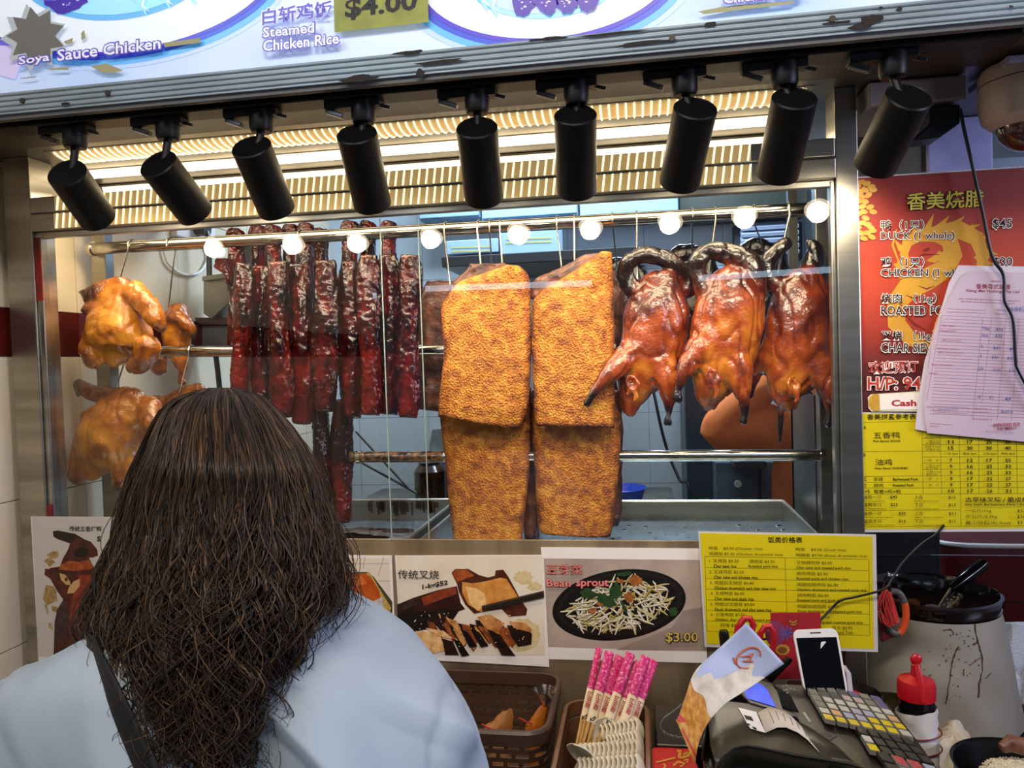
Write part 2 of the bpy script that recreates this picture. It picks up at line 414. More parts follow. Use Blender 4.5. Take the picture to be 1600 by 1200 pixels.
tag(q.build('batten_cable', WHITEP), 'looped white cable at the left end of the LED battens', 'cable')

# ------------------------------------------------------------------ spotlights on their track
tr = thing('lighting_track', 'long black lighting track under the signboard', 'lighting track', (0, -.25, 2.05))
q = MB(); a, b = P(8, 200, -.25), P(1592, 50, -.25); zt = 2.078
q.box((a.x, -.272, 2.052), (b.x, -.228, zt)); q.build('channel', BLACKM, tr, smooth=False, bevel=.002)
q = MB(); q.box((b.x-.006, -.2735, 2.056), (b.x+.002, -.2265, zt-.003)); q.build('end_cap', mat('grey_end_cap', '#7d7d80', .3, .4), tr, smooth=False)
q = MB(); c = V(a.x+.012, -.2725, 2.066); q.cyl(c, c-V(0, .003, 0), .005); tag(q.build('screw', CHROME, tr), 'steel screw head')
spots = [((117, 207), (104, 270), (152, 340), 'outermost left black spotlight, over the tiled wall'), ((262, 194), (246, 255), (305, 332), 'black spotlight second from the left, tilted over the golden chickens'),
 ((408, 181), (392, 228), (432, 327), 'black spotlight third from the left, over the glazed pork strips'), ((567, 163), (557, 208), (582, 319), 'black spotlight fourth from the left, just left of the pane overlap'),
 ((745, 147), (745, 198), (756, 309), 'middle one of the nine black spotlights, over the left slab of crackling pork'), ((900, 131), (899, 178), (901, 298), 'upright black spotlight over the right slab of crackling pork'),
 ((1069, 117), (1087, 168), (1062, 285), 'black spotlight third from the right, over the left roast duck'), ((1225, 99), (1242, 152), (1215, 272), 'black spotlight second from the right, over the rightmost roast ducks'),
 ((1395, 88), (1421, 150), (1367, 258), 'outermost right black spotlight, over the red price board')]
LENS = mat('lit_spot_lens', '#ffffff', .3, emit=26, emitcol='#fff0d2')
LENS2 = mat('lit_spot_ring', '#ffffff', .3, emit=12, emitcol='#ffe9c4')
for i, (ad, tp, bt, label) in enumerate(spots):
    Y0 = -.25; A = P(*ad, Y0); A.z = 2.052; T, B = P(*tp, -.268), P(*bt, -.18)
    t = thing('track_spotlight', label, 'spotlight', A, 'track spotlights')
    q = MB(); q.lathe([(.004, 0), (.0175, 0), (.0185, -.004), (.0185, -.028), (.016, -.034), (.004, -.034)], Matrix.Translation(A))
    q.box((A.x-.058, -.262, 2.041), (A.x+.03, -.238, 2.052)); q.build('adapter', BLACKM, t, bevel=.001)
    q = MB(); q.bar((A.x-.057, -.252, 2.040), (A.x-.03, -.252, 2.030), .012, .007); q.build('lock_lever', BLACKP, t, bevel=.001)
    q = MB(); q.bar((A.x+.02, -.25, 2.045), (A.x+.043, -.25, 2.038), .006, .005); q.build('contact_lever', BLACKP, t, bevel=.001)
    d = (B-T).normalized(); L = (B-T).length; r = .0305
    root = T+d*.012
    foot = V(A.x, Y0, 2.02)
    q = MB(); q.tube([foot+V(0, 0, .002), foot.lerp(root, .4)+V(0, 0, -.004), root], .0062, 12); q.build('stem', BLACKM, t)
    M = Matrix.Translation(T) @ d.to_track_quat('Z', 'Y').to_matrix().to_4x4()
    q = MB(); q.lathe([(.002, .001), (r-.003, .001), (r-.002, 0), (r, .002), (r, L), (r-.002, L+.001), (r-.004, L), (r-.004, L-.008), (.002, L-.008)], M, 40); q.build('barrel', BLACKM, t, angle=30)
    q = MB(); q.lathe([(.001, L-.0075), (r-.0145, L-.007)], M, 32, caps=True); q.build('lens', LENS, t)
    q = MB(); q.lathe([(r-.0135, L-.0065), (r-.0095, L-.003), (r-.0055, L-.006)], M, 32, caps=False); q.build('lens_ring', LENS2, t)
    l = lamp('spot_beam', 'SPOT', B+d*.004, B+d, 3.3, (1.0, .83, .60), spot_size=math.radians(105), spot_blend=.7, shadow_soft_size=.02)

# ------------------------------------------------------------------ backlit signboard
sb = thing('signboard', 'backlit blue and white menu signboard above the stall', 'signboard', (-.2, -.32, 2.06))
S0 = Sheet(V(-1.2, -.302, 2.06), V(1, -.302, 2.06), V(-1, -.302, 2.4), .0005)
q = MB(); q.box((-1.4, -.301, 2.055), (1.3, -.29, 2.75)); q.build('back_box', mat('signboard_box', '#555555', .6), sb, smooth=False)
def lit(name, col, e=1.0): return mat(name, col, .35, emit=e*.28)
art = MB(); arts = [lit('lit_white', '#dfe9f6'), lit('lit_pale_blue', '#b4cdf0'), lit('lit_sky_blue', '#5fb0ea'), lit('lit_royal_blue', '#3350c8'), lit('lit_violet', '#4a3ac0'), lit('lit_deep_violet', '#33109a'), lit('lit_aqua', '#9adcf5'), lit('lit_lilac', '#c9c2ec')]
# printed ground fades from pale blue into blue between the plates
gm = bpy.data.materials.new('lit_blue_artwork'); gm.use_nodes = True; N, L_, B_ = nodes(gm)
tc = N.new('ShaderNodeTexCoord'); nz = N.new('ShaderNodeTexNoise'); nz.inputs['Scale'].default_value = 4; nz.inputs['Detail'].default_value = 1
L_.new(tc.outputs['Object'], nz.inputs[0]); cr = N.new('ShaderNodeValToRGB'); L_.new(nz.outputs[0], cr.inputs[0])
cr.color_ramp.elements[0].position = .3; cr.color_ramp.elements[0].color = lin('#d3e0f6'); cr.color_ramp.elements[1].position = .75; cr.color_ramp.elements[1].color = lin('#a9c6f0')
L_.new(cr.outputs[0], B_.inputs['Base Color']); L_.new(cr.outputs[0], B_.inputs['Emission Color']); B_.inputs['Emission Strength'].default_value = .28
art.poly([V(-1.4, -.3018, 2.094), V(1.3, -.3018, 2.094), V(1.3, -.3018, 2.75), V(-1.4, -.3018, 2.75)])
art.build('lit_panel', gm, sb, smooth=False)
art = MB()
def band(cx, cy, rx, ry, rot, ms, lay0):
    for j, (g, m_) in enumerate(ms):
        art.m = m_; S0.poly(art, S0.ell(cx, cy, rx+g, ry+g*.8, rot, 64), lay0+j)
bandm = [(26, 1), (19, 2), (10, 3), (0, 0), (-8, 0)]
band(185, -40, 250, 120, -.12, [(34, 1), (26, 2), (15, 3), (6, 4), (0, 0)], 1)
band(185, -60, 160, 92, -.12, [(0, 2), (-10, 6)], 7)
band(855, -45, 200, 105, -.10, [(40, 1), (30, 2), (18, 3), (8, 4), (0, 0)], 1)
band(855, -52, 135, 82, -.1, [(0, 6), (-9, 1)], 7)
def lump(cx, cy, rx, ry, m1, m2, lay):
    art.m = m1; S0.poly(art, S0.ell(cx, cy, rx, ry, random.uniform(-.4, .4), 26, jit=.10), lay)
    art.m = m2
    for _ in range(26):
        a, r_ = random.uniform(0, 6.28), random.random()**.5*.75
        S0.poly(art, S0.ell(cx+rx*r_*math.cos(a), cy+ry*r_*math.sin(a), random.uniform(1, 3), random.uniform(.8, 2), 0, 6), lay+1)
lump(105, -6, 36, 28, 5, 7, 10); lump(80, -16, 25, 20, 4, 7, 12)
for x in (820, 850, 885, 920): lump(x, -6+(x-820)*-.06, 20, 34, 5, 7, 10+(x % 7))
for x, y in ((755, 5), (770, 14), (225, 12), (262, 2), (300, -4)):
    art.m = 6; S0.stroke(art, [(x-14, y-18), (x, y-2), (x+8, y+14)], [10, 7, 2], 13); art.m = 0; S0.stroke(art, [(x+6, y-14), (x+2, y), (x+12, y+9)], [2, 4, 1], 14)
ell = S0.ell
art.m = 4; S0.poly(art, [(0, 33), (8, 37), (30, 47), (36, 66), (20, 72), (0, 72)], 4)
art.m = 7; S0.poly(art, [(0, 62), (30, 66), (40, 90), (25, 125), (0, 118)], 4)
art.build('printed_artwork', arts, sb, smooth=False)
TXV, TXW = lit('lit_text_violet', '#5a45ae'), lit('lit_text_white', '#dcdff2')
def outlined(body, x0, y1, x1, h, k, ow, lay=22):
    tx = MB(); S0.text(tx, body, x0-1, y1+2, x1+1, h+3, lay, ow, k)
    tx.m = 1; S0.text(tx, body, x0+1, y1, x1-1, h-1, lay+1, .018, k); tx.build('lettering', [TXV, TXW], sb, smooth=False)
outlined('Soya', 37, 109, 87, 17, -.13, .075); outlined('Sauce Chicken', 97, 100, 259, 19, -.12, .075)
outlined('Steamed', 416, 64, 497, 17, -.1, .07); outlined('Chicken Rice', 416, 85.5, 535, 18.5, -.105, .07)
outlined('Chicken Rice', 1128, 12, 1250, 17, -.1, .07)
tx = MB(); tx.m = 1; S0.text(tx, '白斩鸡饭', 412.5, 46.5, 525, 30, 16, .075, -.13); tx.m = 0; S0.text(tx, '白斩鸡饭', 414, 44.5, 523, 26.5, 17, .022, -.13)
tx.build('lettering', [TXV, TXW], sb, smooth=False)
pr = MB(); S0.poly(pr, [(525, -20), (671, -35), (672.5, 39), (527, 55)], 20)
pr.build('price_sticker', mat('faded_gold_sticker', '#8f9434', .5, col2='#7a7d2a', nscale=30, emit=.16), sb, smooth=False)
pr = MB(); S0.text(pr, '$4.00', 543, 37.5, 655, 34, 21, .03, -.115); pr.build('price', INK, sb, smooth=False)
# grey star-shaped patch where a sticker was torn off
def star(cx, cy, r0, r1, n, rot, lay, mb):
    S0.poly(mb, [(cx+(r0 if i % 2 == 0 else r1)*math.cos(rot+math.pi*i/n), cy+(r0 if i % 2 == 0 else r1)*math.sin(rot+math.pi*i/n)) for i in range(2*n)], lay)
pr = MB(); star(60, 62, 53, 36, 9, -.4, 18, pr); pr.build('star_sticker', lit('lit_grey_edge', '#a9b2b8', .8), sb, smooth=False)
pr = MB(); star(63, 60, 46, 30, 9, -.35, 19, pr); tag(pr.build('star_face', mat('blanked_grey', '#6f6e6b', .6), sb, smooth=False), 'blank grey star face')
for pts in ([(146, 106), (172, 102), (198, 113), (180, 117), (165, 116)], [(80, 110), (113, 108), (112, 112), (84, 112)], [(36, 125), (65, 121), (60, 124), (40, 126)], [(260, 70), (318, 62), (316, 70), (262, 77)], [(105, 68), (120, 62), (118, 70), (108, 72)], [(132, 55), (137, 50), (139, 62), (133, 66)], [(1090, 22), (1130, 14), (1240, 5), (1235, 10), (1150, 20), (1100, 26)]):
    pr = MB(); S0.poly(pr, pts, 15); pr.build('torn_paper', mat('yellowed_paper_scrap', '#a5a37c', .8), sb, smooth=False)
# aluminium edge with ridges, screws and flaked paint
al = MB(); ALU = mat('grey_painted_aluminium', '#93a2aa', .45, .1, col2='#808e96', nscale=6, stretch=(1, 1, 6))
z0, z1 = 2.062, 2.094
al.box((-1.4, -.306, z0), (1.3, -.299, z1))
for zr in (2.068, 2.076, 2.084, 2.092): al.cyl(V(-1.4, -.3062, zr), V(1.3, -.3062, zr), .0028, k=10)
al.build('edge_trim', ALU, sb, smooth=True)
for px, py in ((36, 158), (169, 146), (1300, 30), (1050, 60)):
    c = P(px, py, -.3085); q = MB(); q.cyl(c, c+V(0, -.0025, 0), .0042); q.build('screw', mat('rusty_screw', '#3a332c', .5, .6), sb)
S1 = Sheet(V(0, -.3095, 2.07), V(1, -.3095, 2.07), V(0, -.3095, 2.3), .0003)
for cx, cy, rx, ry in ((560, 123, 26, 5), (657, 114, 8, 6), (690, 97, 40, 3), (640, 82, 24, 3), (1005, 67, 45, 3), (960, 52, 60, 2), (1110, 38, 8, 4), (1360, 30, 16, 8), (1345, 42, 18, 5), (1405, 14, 5, 3), (1376, 12, 4, 2), (1580, 10, 3, 2), (102, 162, 6, 3), (860, 60, 30, 2.5), (1310, 35, 25, 2)):
    q = MB(); S1.poly(q, S1.ell(cx, cy, rx, ry, -.1, 14, jit=.35), 1); q.build('flaked_paint', mat('flaked_dark_paint', '#211610', .8), sb, smooth=False)
# ------------------------------------------------------------------ roast meats in the case
def attr_mat(name, cols, rough, nscale, bump, bscale, bdist, coat, mix=.25, sss=0, rvar=0, bump2=None):
    "skin whose pigment runs along the colours cols as the per-point attribute 'tone' goes 0..1, mottled by noise"
    m = bpy.data.materials.new(name); m.use_nodes = True; N, L, B = nodes(m)
    a = N.new('ShaderNodeAttribute'); a.attribute_name = 'tone'
    tc = N.new('ShaderNodeTexCoord'); nz = N.new('ShaderNodeTexNoise'); nz.inputs['Scale'].default_value = nscale; nz.inputs['Detail'].default_value = 5
    L.new(tc.outputs['Object'], nz.inputs[0])
    mr = N.new('ShaderNodeMapRange'); mr.inputs[1].default_value = .3; mr.inputs[2].default_value = .7; mr.inputs[3].default_value = -mix; mr.inputs[4].default_value = mix
    L.new(nz.outputs[0], mr.inputs[0])
    ad = N.new('ShaderNodeMath'); ad.operation = 'ADD'; ad.use_clamp = True; L.new(a.outputs['Fac'], ad.inputs[0]); L.new(mr.outputs[0], ad.inputs[1])
    cr = N.new('ShaderNodeValToRGB'); L.new(ad.outputs[0], cr.inputs[0]); e = cr.color_ramp.elements
    n = len(cols); e[0].color = lin(cols[0]); e[1].color = lin(cols[-1]); e[0].position = 0; e[1].position = 1
    for i in range(1, n-1): x = e.new(i/(n-1)); x.color = lin(cols[i])
    L.new(cr.outputs[0], B.inputs['Base Color']); B.inputs['Roughness'].default_value = rough
    B.inputs['Coat Weight'].default_value = coat; B.inputs['Coat Roughness'].default_value = .12
    if sss: B.inputs['Subsurface Weight'].default_value = sss; B.inputs['Subsurface Radius'].default_value = (.012, .005, .002)
    n2 = N.new('ShaderNodeTexNoise'); n2.inputs['Scale'].default_value = bscale; n2.inputs['Detail'].default_value = 4; L.new(tc.outputs['Object'], n2.inputs[0])
    bp = N.new('ShaderNodeBump'); bp.inputs['Strength'].default_value = bump; bp.inputs['Distance'].default_value = bdist; L.new(n2.outputs[0], bp.inputs['Height'])
    if bump2:
        n3 = N.new('ShaderNodeTexVoronoi'); n3.inputs['Scale'].default_value = bump2[0]; L.new(tc.outputs['Object'], n3.inputs[0])
        b2 = N.new('ShaderNodeBump'); b2.inputs['Strength'].default_value = bump2[1]; b2.inputs['Distance'].default_value = bump2[2]; L.new(n3.outputs[0], b2.inputs['Height']); L.new(bp.outputs[0], b2.inputs['Normal']); bp = b2
    L.new(bp.outputs[0], B.inputs['Normal']); L.new(bp.outputs[0], B.inputs['Coat Normal'])
    return m
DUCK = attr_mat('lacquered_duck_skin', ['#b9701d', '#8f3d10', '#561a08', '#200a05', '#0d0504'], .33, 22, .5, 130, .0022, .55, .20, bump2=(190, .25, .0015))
CHICK = attr_mat('soya_chicken_skin', ['#cf8c26', '#b06614', '#7c400c', '#48230b', '#221006'], .27, 22, .7, 120, .002, .45, .24, sss=.05, bump2=(260, .35, .001))
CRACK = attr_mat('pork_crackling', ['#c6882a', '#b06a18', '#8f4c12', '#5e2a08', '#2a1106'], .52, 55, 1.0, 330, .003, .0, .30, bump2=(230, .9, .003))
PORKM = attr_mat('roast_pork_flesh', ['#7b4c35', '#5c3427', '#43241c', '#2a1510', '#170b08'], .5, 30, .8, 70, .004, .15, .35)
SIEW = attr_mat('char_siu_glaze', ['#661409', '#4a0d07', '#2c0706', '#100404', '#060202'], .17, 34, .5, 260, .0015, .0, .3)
WIRE = mat('hook_wire', '#bdb8ae', .25, 1)

def crom(pts, n):
    out = []
    for i in range(len(pts)-1):
        p0, p1, p2, p3 = pts[max(0, i-1)], pts[i], pts[i+1], pts[min(len(pts)-1, i+2)]
        for k in range(n):
            t = k/n
            out.append(tuple(.5*(2*b+(c-a)*t+(2*a-5*b+4*c-d)*t*t+(3*b-a-3*c+d)*t**3) for a, b, c, d in zip(p0, p1, p2, p3)))
    out.append(tuple(pts[-1])); return out

def flesh(name, limbs, Y, m, zx=(0, 0, 1), voxel=.0042, wob=.004, wf=22, crease=0, smooth=6, hold=None):
    """a bird grown over limbs: each a list of (x, y, dY, r, tone) read off the picture through zx=(x0, y0, scale), each with a depth/width ratio.
    The limbs are fused to one skin and returned as one mesh object."""
    x0, y0, sc = zx; mb = MB(); ref = []
    for pts, dr in limbs:
        fine = crom([tuple(p) for p in pts], 5)
        ps, rs = [], []
        for x, y, dy, r, t in fine:
            q = P(x0+x/sc, y0+y/sc, Y+dy); rm = max(.0025, r/sc*mpp(Y)); ps.append(q); rs.append(rm); ref.append((q, rm, t, dr))
        # round off both ends
        d0 = (ps[0]-ps[1]).normalized(); d1 = (ps[-1]-ps[-2]).normalized()
        ps = [ps[0]+d0*rs[0]*.75, ps[0]+d0*rs[0]*.45]+ps+[ps[-1]+d1*rs[-1]*.45, ps[-1]+d1*rs[-1]*.75]
        rs = [rs[0]*.35, rs[0]*.8]+rs+[rs[-1]*.8, rs[-1]*.35]
        mb.tube(ps, rs, 20, dr, side=V(0, 1, .001))
    o = mb.build(name, m)
    q = o.modifiers.new('r', 'REMESH'); q.mode = 'VOXEL'; q.voxel_size = voxel
    q = o.modifiers.new('s', 'SMOOTH'); q.factor = .6; q.iterations = smooth
    dg = bpy.context.evaluated_depsgraph_get(); dg.update()
    me = bpy.data.meshes.new_from_object(o.evaluated_get(dg)); old = o.data; o.modifiers.clear(); o.data = me; bpy.data.meshes.remove(old)
    me.name = name
    if not me.materials: me.materials.append(m)
    off = o.location; at = me.attributes.new('tone', 'FLOAT', 'POINT'); tones = []
    seed = V(Y*31+x0*.01, y0*.013, 0)
    me.update(); nrm = [v.normal.copy() for v in me.vertices]
    for v, n_ in zip(me.vertices, nrm):
        w_ = v.co+off; sw = st = 0
        for q, rm, t, dr in ref:
            d = (w_-q); d.y /= max(.4, dr)
            k = 1/(max(.0005, d.length/rm-.6))**4; sw += k; st += k*t
        t = st/sw
        a = noise.noise(w_*wf+seed)+.5*noise.noise(w_*wf*2.3+seed)
        c = 0
        if crease:
            c = 1-abs(noise.noise(V(w_.x*34, w_.y*34, w_.z*15)+seed))*5; c = max(0, c)
        v.co += n_*(wob*a-crease*c)
        tones.append(min(1, max(0, t+.10*a+.12*c)))
    at.data.foreach_set('value', tones)
    me.polygons.foreach_set('use_smooth', [True]*len(me.polygons)); me.update()
    return o

Z6 = (900, 330, 2.4)
def duck(label, body, legs, neck, extra=(), Y=.165, group='roast ducks in the front row'):
    L = [(body, .74)]+[(l, .9) for l in legs]+[(n, .85) for n in neck]+list(extra)
    return tag(flesh('roast_duck', L, Y, DUCK, Z6, crease=.0030, wob=.0034, voxel=.0034, smooth=4), label, 'roast duck', group)
def vent(cx_, cy_, w_, h_):
    "folded lips of the opening under the breast round a dark pit"
    X = lambda pts, dy, r, t: [(cx_+w_*u, cy_+h_*v, dy, r*k, t) for u, v, k in pts]
    return [(X([(-.9, -1, .7), (-1.5, -.2, 1), (-.9, .5, 1.1), (-1.2, 1.2, .8)], -.056, 10, .22), 1), (X([(.5, -.7, .8), (1.3, 0, 1.1), (.7, .7, 1), (1.0, 1.5, .9), (.1, 1.9, .7)], -.055, 11, .18), 1),
            (X([(-.1, -1.1, .8), (.3, -.4, 1), (-.35, .2, 1.1), (.2, .8, .9), (-.3, 1.3, .6)], -.050, 5.5, .85), 1)]
duck('left of the three front roast ducks, neck curled up beside the pork slab',
 [(318,285,0,80,.55),(312,325,0,108,.5),(300,400,0,122,.36),(290,480,0,120,.30),(262,565,0,112,.18),(232,640,0,82,.12),(214,700,0,50,.2),(203,748,0,30,.3)],
 [[(205,530,-.02,52,.3),(150,585,-.04,42,.3),(98,640,-.05,28,.4),(62,688,-.055,15,.75),(40,722,-.055,15,1)], [(318,565,-.02,56,.25),(340,625,-.03,48,.3),(349,690,-.03,31,.45),(347,750,-.03,16,.85),(345,795,-.03,16,1)]],
 [[(215,300,0,34,.8),(186,250,0,34,1),(192,195,-.01,34,1),(245,165,-.01,32,1),(310,168,0,34,1),(370,200,.01,36,1),(415,250,.02,34,.9),(420,300,.02,34,.8)]],
 vent(212, 648, 15, 34))
duck('middle one of the three front roast ducks, with a golden streak down its breast',
 [(575,285,0,95,.5),(578,330,0,120,.38),(570,420,0,128,.22),(555,500,0,124,.12),(535,570,0,114,.10),(515,640,0,84,.12),(500,690,0,55,.2),(496,722,0,34,.3)],
 [[(465,515,-.02,52,.3),(425,570,-.03,42,.35),(397,622,-.035,27,.5),(384,670,-.035,15,.85),(380,705,-.035,15,1)], [(600,560,-.02,58,.25),(616,630,-.03,46,.3),(630,700,-.035,27,.5),(632,750,-.035,15,.9),(628,790,-.035,17,1)]],
 [[(485,300,0,40,.6),(458,235,0,32,.85),(462,180,-.005,34,1),(505,150,-.005,36,1),(570,160,0,42,1),(640,190,.0,44,.95),(675,250,.0,42,.85),(682,310,0,38,.6)]],
 vent(512, 625, 15, 40), Y=.138)
duck('rightmost front roast duck, hung close to the steel side of the case',
 [(850,275,0,85,.55),(848,330,0,112,.45),(842,420,0,124,.36),(840,500,0,122,.30),(828,570,0,114,.15),(802,640,0,88,.10),(792,690,0,58,.18),(802,722,0,34,.3)],
 [[(750,500,.0,52,.3),(705,560,.01,42,.35),(672,612,.018,26,.55),(656,660,.022,19,.9),(650,690,.022,19,1)], [(912,580,-.02,54,.35),(938,650,-.03,42,.45),(952,720,-.03,26,.6),(955,765,-.03,16,.95),(948,800,-.03,20,1)]],
 [[(800,285,0,44,.7),(735,265,0,36,.9),(716,210,-.005,30,1),(742,155,-.005,28,.85),(790,120,0,24,.9)], [(870,265,.01,48,.8),(890,200,.02,40,1),(892,140,.02,30,1),(872,112,.02,18,1)]],
 vent(818, 655, 15, 32)+[([(765,730,.01,12,1),(768,800,.01,11,1),(766,868,.01,11,1)], 1)])
def back_duck(label, cx, top, tone=.85):
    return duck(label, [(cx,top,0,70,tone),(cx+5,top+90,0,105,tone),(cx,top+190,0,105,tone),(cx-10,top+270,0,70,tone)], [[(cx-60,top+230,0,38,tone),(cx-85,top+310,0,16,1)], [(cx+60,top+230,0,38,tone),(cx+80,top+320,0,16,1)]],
     [[(cx-20,top,0,40,1),(cx-70,top-50,0,34,1),(cx-20,top-95,0,34,1),(cx+50,top-70,0,38,1),(cx+70,top-10,0,40,1)]], Y=.45, group='roast ducks in the back row')
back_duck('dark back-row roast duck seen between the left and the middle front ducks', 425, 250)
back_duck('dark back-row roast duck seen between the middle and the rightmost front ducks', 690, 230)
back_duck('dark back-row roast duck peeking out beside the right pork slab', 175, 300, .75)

Z3 = (0, 330, 2.4)
def chicken(label, limbs, Y): return tag(flesh('soya_sauce_chicken', limbs, Y, CHICK, Z3, wob=.0032, crease=.0022, wf=30, voxel=.0036, smooth=4), label, 'soya sauce chicken', 'soya sauce chickens')
chicken('upper front golden soya sauce chicken, its wing tips pointing at the tiled wall',
 [([(462,285,0,45,.45),(446,330,0,88,.25),(440,400,0,122,.12),(443,470,0,146,.05),(440,520,0,126,.1),(432,552,-.01,62,.15),(428,580,-.02,16,.3)], .8),
  ([(335,490,-.02,42,.3),(340,540,-.03,42,.4),(358,574,-.03,28,.55)], 1), ([(560,500,-.03,52,.25),(535,560,-.03,46,.3),(498,588,-.03,32,.4)], 1),
  ([(500,300,-.01,50,.3),(550,350,-.03,46,.35),(585,405,-.03,38,.4),(604,440,-.01,22,.5)], .9),
  ([(470,280,0,36,.45),(420,272,-.01,28,.6),(372,292,-.02,32,.65),(330,308,-.03,26,.7),(296,302,-.03,12,.8)], .7), ([(420,330,0,34,.5),(365,348,-.02,26,.6),(320,372,-.03,22,.65)], .9), ([(360,330,-.02,22,.75),(325,330,-.03,16,.8)], .8)], .138)
chicken('small golden soya sauce chicken hung behind the upper front one',
 [([(665,375,0,48,.4),(665,420,0,64,.3),(662,475,0,60,.2),(672,530,0,46,.3),(682,580,0,28,.4),(682,615,0,16,.55),(682,640,0,20,.6)], .9),
  ([(600,415,0,34,.45),(660,395,-.03,32,.45),(705,430,-.03,28,.5),(722,470,-.02,14,.6)], .9), ([(595,540,0,36,.4),(600,595,0,34,.5)], 1)], .335)
chicken('lower golden soya sauce chicken, beside the hair of the customer',
 [([(500,705,0,66,.4),(470,760,0,104,.2),(425,830,0,140,.06),(392,890,0,134,.08),(370,945,0,96,.15),(352,990,-.01,34,.3)], .8),
  ([(330,890,0,60,.3),(302,950,-.01,46,.45),(290,1000,-.02,36,.6)], 1), ([(470,940,0,60,.25),(455,1000,-.01,42,.4),(440,1030,-.01,28,.5)], 1),
  ([(510,690,0,34,.7),(440,690,0,38,.75),(370,688,0,36,.7),(318,668,0,34,.65),(292,650,0,22,.7),(292,690,0,14,.8)], .9), ([(430,735,-.01,36,.45),(365,755,-.02,34,.5),(315,775,-.02,26,.6)], .9), ([(560,730,0,50,.3),(570,800,-.02,46,.35)], .9)], .15)
chicken('lower soya sauce chicken mostly hidden behind the brown hair, drumstick showing',
 [([(700,760,0,70,.4),(710,830,0,120,.2),(700,900,0,110,.2),(690,960,0,60,.3)], .8), ([(522,706,0,12,.7),(565,716,0,24,.5),(625,716,0,33,.4),(685,690,0,32,.4),(745,668,0,28,.5)], .95), ([(700,720,0,60,.4),(700,760,0,80,.4)], .9)], .275)

# ---- slabs: rows of left and right edge points lofted to a thick board
def slab(name, rows, Y, th, m, zx, tone=lambda u, v, w: .3, n=52, per=7, amp=.0022, bulge=.008, parent=None, sup=.22, freq=30, tilt=0, seed=0, ragged=0, zs=1, grain=None):
    x0, y0, sc = zx; fine = crom([tuple(r)+((0,) if len(r) == 4 else ()) for r in rows], per); rs = []; tn = []
    N_ = len(fine); sd = V(seed*3.7+1, 5, 2)
    mb = MB(); nn = n
    for i, (xl, yl, xr, yr, dy) in enumerate(fine):
        v = i/(N_-1); Yc = Y+dy+tilt*v
        a, b = P(x0+xl/sc, y0+yl/sc, Yc), P(x0+xr/sc, y0+yr/sc, Yc); c = (a+b)/2; h = (b-a)/2
        e = min(1, min(v, 1-v)*N_/2.2); e = .45+.55*math.sqrt(e)
        ring = []
        for j in range(nn):
            t = 2*math.pi*j/nn; ct, st = math.cos(t), math.sin(t)
            ux = math.copysign(abs(ct)**(2*sup), ct); uy = math.copysign(abs(st)**(2*sup*1.6), st)
            p = c+h*ux+V(0, th/2*uy*e - (bulge*(1-ux*ux) if uy < 0 else 0), 0)
            pn_ = V(p.x, p.y, p.z*zs); d = noise.noise(pn_*freq+sd)+.5*noise.noise(pn_*freq*2.6+sd)
            if grain:
                g_ = noise.noise(p*grain[0]+sd)+.6*noise.noise(p*grain[0]*1.9+sd); o_ = V(h.normalized().x*ux, uy, 0)
                if o_.length > .01: p += o_.normalized()*(g_*grain[1])
            p += V(d*amp*.5, -amp*d*(1 if uy < 0 else -1), d*amp*.4)
            if ragged and v > .93: p.z += ragged*noise.noise(V(p.x*70, seed, 0))
            ring.append(p); tn.append(min(1, max(0, tone(ux, v, d))))
        rs.append(ring)
    mb.rings(rs)
    o = mb.build(name, m, parent, angle=60)
    at = o.data.attributes.new('tone', 'FLOAT', 'POINT'); at.data.foreach_set('value', tn)
    return o
Z5 = (640, 330, 2.18)
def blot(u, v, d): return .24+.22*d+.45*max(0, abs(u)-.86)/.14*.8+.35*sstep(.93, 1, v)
def pork(label, rows, Y, seed, flap=None, tone=blot, g='slabs of crackling pork', th=.034, **k):
    o = tag(slab('roast_pork_slab', rows, Y, th, CRACK, Z5, tone, n=64, per=9, seed=seed, ragged=.004, **k), label, 'roast pork', g)
    if flap: slab('flesh_edge', flap, Y+.012, .03, PORKM, Z5, lambda u, v, d: .35+.5*d, parent=o, amp=.007, freq=40, bulge=.004, seed=seed+3)
    return o
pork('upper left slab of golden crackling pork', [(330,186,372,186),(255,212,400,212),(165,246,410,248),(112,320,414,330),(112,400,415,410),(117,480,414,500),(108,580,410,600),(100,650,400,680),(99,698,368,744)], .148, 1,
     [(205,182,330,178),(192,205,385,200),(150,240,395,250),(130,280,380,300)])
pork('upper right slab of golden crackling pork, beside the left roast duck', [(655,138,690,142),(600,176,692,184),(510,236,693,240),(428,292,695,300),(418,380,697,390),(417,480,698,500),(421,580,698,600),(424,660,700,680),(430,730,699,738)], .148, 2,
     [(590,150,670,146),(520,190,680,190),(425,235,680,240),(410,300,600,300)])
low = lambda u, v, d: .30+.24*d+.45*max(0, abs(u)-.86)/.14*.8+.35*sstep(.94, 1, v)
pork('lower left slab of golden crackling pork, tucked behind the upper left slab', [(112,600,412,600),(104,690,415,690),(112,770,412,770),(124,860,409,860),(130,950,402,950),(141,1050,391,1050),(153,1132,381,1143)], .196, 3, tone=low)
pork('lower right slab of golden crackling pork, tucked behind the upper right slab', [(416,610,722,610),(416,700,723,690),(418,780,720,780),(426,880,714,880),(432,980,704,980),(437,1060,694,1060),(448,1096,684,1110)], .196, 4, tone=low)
def backslab(label, rows, Y, seed):
    o = tag(slab('roast_pork_slab', rows, Y, .04, PORKM, Z5, lambda u, v, d: .4+.5*d, amp=.008, freq=38, seed=seed), label, 'roast pork', 'back-row slabs of roast pork'); return o
